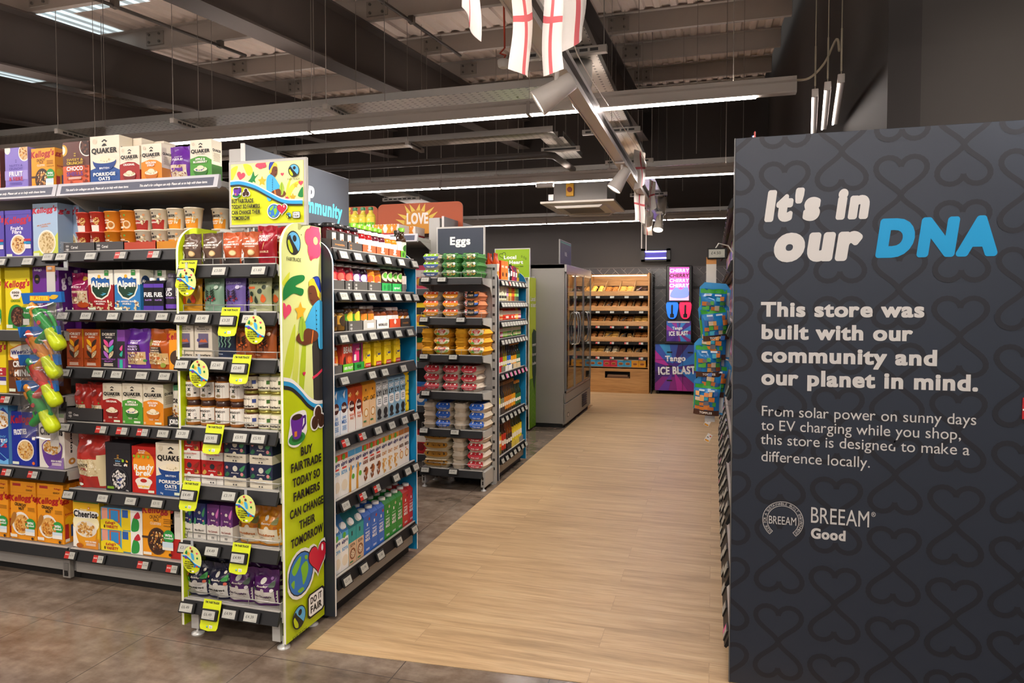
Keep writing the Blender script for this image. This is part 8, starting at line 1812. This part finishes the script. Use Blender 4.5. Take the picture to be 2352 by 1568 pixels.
for x, c, e in ((.10, '1f6ad0', 1.2), (.31, 'd81f4a', 1.2)):
    q = MB(); pts = spline([(-.085, .28), (.085, .28), (.08, .1), (.04, .02), (-.04, .02), (-.08, .1)], 4); q.prism([(x + a, .385 + b) for a, b in pts], 'y', .02, .1, M(c, .25, e=.35)); o = q.ob('valve', r); o['label'] = 'blue dispensing valve' if x < .2 else 'red dispensing valve'
    q = MB(); q.tube([(x, .015, .62), (x, -.02, .56), (x, -.015, .47)], .014, BLACK, 8); q.box(x - .03, -.01, .42, x + .03, .02, .48, M('1a1a1c', .3), .006); q.ob('tap', o)
SC = lambda c: M(c, .4, e=.5)
q = MB(); art(q, [('r', SC('d84a9a'), 0, 0, 1, 1), ('r', SC('e89ac8'), 0, 0, 1, .32), ('b', SC('6a7ae0'), [(.05, .1), (.3, .4), (.6, .32), (.9, .45), (.95, .1)])] + [('t', SC(c), s, .5 + dx, v, .11, 1.0, 2, .1) for s, v, c, dx in (('CHERRY', .90, 'f6b0d8', -.0), ('CHERRY', .75, '3a1424', .0), ('CHERRY', .60, 'f6b0d8', 0), ('CHERRY', .45, 'f8d8ea', 0))], lambda u, v, e: (.055 + u * .31, .0185 - e, .70 + v * .54), .31, .54, eps=.0002); q.ob('screen', r)
tag(r, 'frozen drink dispenser with pink lit screen, blue and red valves', 'drink dispenser')

# ================================================================ small things on walls and ceiling
r = empty('insect_killer', (-1.19, 11.90, 2.215)); q = MB(); q.box(0, 0, 0, .49, .08, .03, BLACK); q.box(0, 0, .18, .49, .08, .215, BLACK); q.box(0, 0, 0, .065, .08, .215, M('2a2826')); q.box(.425, 0, 0, .49, .08, .215, M('2a2826')); q.box(.06, .06, .02, .43, .08, .2, M('4a4858')); q.ob('case', r)
for z in (.055, .165): q = MB(); q.tube([(.07, .03, z), (.42, .03, z)], .010, M('7a6aff', e=9), 8); q.ob('tube_lamp', r)
q = MB()
for k in range(24): q.box(.075 + .0145 * k, .012, .03, .077 + .0145 * k, .016, .185, M('1a1920'))
q.ob('grille', r); tag(r, 'black wall-mounted insect killer with violet tubes', 'insect killer')

r = empty('ceiling_air_conditioner', (-1.515, 8.28, 2.66)); a = .43; WHT_ = M('cfc8bc', .5)
q = MB(); q.loft([[(sx * a * k, sy * a * 1.15 * k, z) for sx, sy in ((-1, -1), (1, -1), (1, 1), (-1, 1))] for k, z in ((.60, -.03), (.72, -.028), (.80, -.012), (1, 0), (1, .022))], WHT_, True, True, False); q.ob('fascia', r)
q = MB()
for k in range(11): q.box(-a * .5, -a * .62 + .048 * k, -.0335, a * .5, -a * .62 + .048 * k + .028, -.0305, M('8a857c', .6))
q.ob('grille', r)
for s in (-1, 1):
    q = MB(); q.prism([(-a * .66, -.024), (-a * .58, -.052), (a * .58, -.052), (a * .66, -.024)], 'x' if False else 'y', s * a * .88 - .035, s * a * .88 + .035, M('c4bdb1', .5)); q.ob('louvre', r)
q = MB(); q.box(-.30, -.36, .022, .33, .36, .26, M('77736e', .45, .3)); q.box(-.36, -.38, .05, -.30, -.33, .12, STEEL); q.ob('unit_case', r)
q = MB(); q.box(-.145, -.40, .09, -.055, -.36, .235, M('d9a01e', .4), .004); q.lathe([(.03, -.015), (.03, .0)], M('7a2a1a', .4), 14, (-.10, -.40, .165), 'y'); q.ob('isolator_switch', r)['label'] = 'yellow isolator switch with dark red knob'
for sx in (-.3, .3):
    for sy in (-.3, .3): wire((sx, sy, .2), (sx, sy, 1.9), r, .004, 'hanger_rod')
tag(r, 'white ceiling cassette air conditioner below grey casing with yellow switch', 'air conditioner')
q = MB(); q.box(0, 0, 0, .19, .06, .045, M('d8d4ce', .4), .006); tag(q.ob('emergency_light', None, (-1.83, 7.12, 2.736)), 'small white emergency light under the middle batten', 'light')

def dome(loc, s, label, drop):
    r = empty('security_camera', loc); q = MB(); q.lathe([(.075 * s, .10 * s), (.075 * s, .16 * s), (.078 * s, .165 * s), (.078 * s, .03 * s), (.07 * s, .0), (.066 * s, -.05 * s), (.062 * s, -.075 * s)], M('d2cdc6', .35), 24); q.ob('housing', r)
    q = MB(); q.lathe([(.062 * s, -.075 * s), (.05 * s, -.115 * s), (.022 * s, -.14 * s), (.002, -.145 * s)], M('bdb9b4', .12), 24); q.ob('dome', r)
    tag(r, label, 'camera', 'security cameras')
dome((-.845, 4.46, 2.905), 1.0, 'white dome security camera hanging under the aisle cable tray, nearest the flags', .1)
dome((-.74, 10.45, 2.922), .9, 'small white dome camera above the insect killer', .1)
r = empty('smoke_detector', (-1.66, 5.4, 3.42)); q = MB(); q.lathe([(.03, 0), (.045, .01), (.05, .035), (.05, .06), (.03, .07)], M('e0dcd6', .4), 16); q.ob('body', r)
q = MB(); q.tube([(0, 0, .07), (.02, 0, .10), (-.03, 0, .12), (.01, 0, .16), (.0, 0, .72)], .008, M('b5422a', .4), 6); q.ob('red_cable', r); tag(r, 'white smoke detector on a red cable below the roof', 'smoke detector')

# short battens hung over the till area, seen past the panel
for k, (px, py) in enumerate(((1937, 250), (1921, 268), (1909, 285))):
    x_, y_ = .66 - .05 * k, 4.12 + .12 * k
    r = empty('short_batten', (x_, y_, 2.70), radians(-7)); q = MB(); q.box(-.018, 0, .0, .018, .95, .05, M('b5ada6', .5), .003); q.ob('housing', r)
    q = MB(); q.box(-.018, .004, -.004, -.008, .945, .02, M('fff4ee', .5, e=3.5)); q.ob('diffuser', r)
    q = MB(); q.tube([(0, .02, .05), (0, .02, .12), (.0, .02, 1.62)], .003, M('a89f8c', .4, .4), 5); q.tube([(0, .02, .07), (0, .02, .30)], .006, M('a89f8c', .4, .4), 6); q.ob('hanger', r)
    tag(r, 'short glowing batten end on above the dark panel, %s' % ('nearest and tallest of three', 'middle one of three', 'leftmost and lowest of three')[k], 'light', 'short battens past the panel')
m = MB(); m.tube(spline([(.47, 4.6, 2.88), (.55, 4.55, 2.87), (.62, 4.45, 2.92), (.66, 4.3, 3.0), (.66, 4.2, 2.9)], 5, False), .007, M('b9ae96', .5), 6); tag(m.ob('power_cable'), 'cream cable looping from the end of the nearest batten', 'cable')

# ================================================================ flags
CL, RED = M('e6e0d8', .8), M('cc6266', .8)
for n_ in (CL, RED):
    b = n_.node_tree.nodes['Principled BSDF']; b.inputs['Subsurface Weight'].default_value = 0.0
def flag(A, B, hgt, label, seed=1, bow=.02):
    """cloth hung from a cord: A and B are its lower corners"""
    A, B = Vector(A), Vector(B); d = B - A; nrm = Vector((d.y, -d.x, 0)).normalized(); nx, nz = 14, 16
    q = MB(); V_ = []
    for s in (0, 1):
        for j in range(nz + 1):
            for i in range(nx + 1):
                u, v = i / nx, j / nz
                p = A + d * u; p = Vector((p.x, p.y, p.z * (1 - v) + v * ((A.z + B.z) / 2 + hgt))) + nrm * (bow * sin(u * 5 + seed) * (1.2 - v) + .008 * sin(v * 6 + seed)) + nrm * .0012 * s
                V_.append(tuple(p))
    w1 = nx + 1; h1 = (nz + 1) * w1
    for s in (0, 1):
        for j in range(nz):
            for i in range(nx):
                c = RED if 6 <= i <= 7 or j == 8 else CL
                a = s * h1 + j * w1 + i; f = (a, a + 1, a + 1 + w1, a + w1)
                q.add([V_[k] for k in (f if s else f[::-1])], [(0, 1, 2, 3)], c, True)
    tag(q.ob('flag'), label, 'flag', 'white flags with red crosses')
def P3(px, py, y): x, z = onY(px, py, y); return (x, y, z)
flag(P3(1047, 18, 1.95), P3(1103, 96, 2.15), .37, 'white flag with red cross, leftmost of the four big near flags', 1, .012)
flag(P3(1179, 161, 2.22), P3(1222, 180, 2.15), .345, 'white flag with red cross, second of the four near flags, hanging narrow', 2, .012)
flag(P3(1247, 176, 2.30), P3(1289, 161, 2.36), .345, 'white flag with red cross hanging right beside the big spotlight', 3, .01)
flag(P3(1284, 128, 2.42), P3(1346, 82, 2.62), .345, 'white flag with red cross tilted against the perforated tray', 5, .02)
flag(P3(1457, 436, 6.9), P3(1484, 424, 7.1), .36, 'white flag with red cross, farther off in front of middle batten', 6, .02)
flag(P3(1456, 505, 7.6), P3(1482, 513, 7.7), .36, 'white flag with red cross hanging above the insect killer, left one', 7, .02)
flag(P3(1489, 496, 8.0), P3(1504, 478, 8.2), .36, 'white flag with red cross hanging by the track end, right one', 8, .02)
flag(P3(1477, 538, 8.7), P3(1497, 541, 8.8), .30, 'lowest small white flag with red cross at the track end', 9, .01)
m = MB()
for x, y0, z0, z1 in ((-.835, 8.4, 2.16, 2.80), (-.79, 8.5, 2.14, 2.80)): m.box(x - .006, y0, z0, x + .006, y0 + .002, z1, CL)
tag(m.ob('ribbon'), 'pair of white ribbons hanging below the farthest flags', 'ribbon')
m = MB(); m.tube(spline([(-.75, 1.6, 2.70), (-.72, 1.95, 2.64), (-.62, 2.2, 2.625), (-.54, 2.5, 2.66), (-.64, 3.3, 2.70), (-.68, 5.2, 2.85), (-.68, 7.0, 2.96), (-.69, 8.0, 2.86), (-.69, 8.8, 2.74), (-.69, 9.4, 2.75)], 4, False), .003, CL, 5); tag(m.ob('bunting_cord'), 'white bunting cord strung along the lighting track', 'cord')
finish_labels()
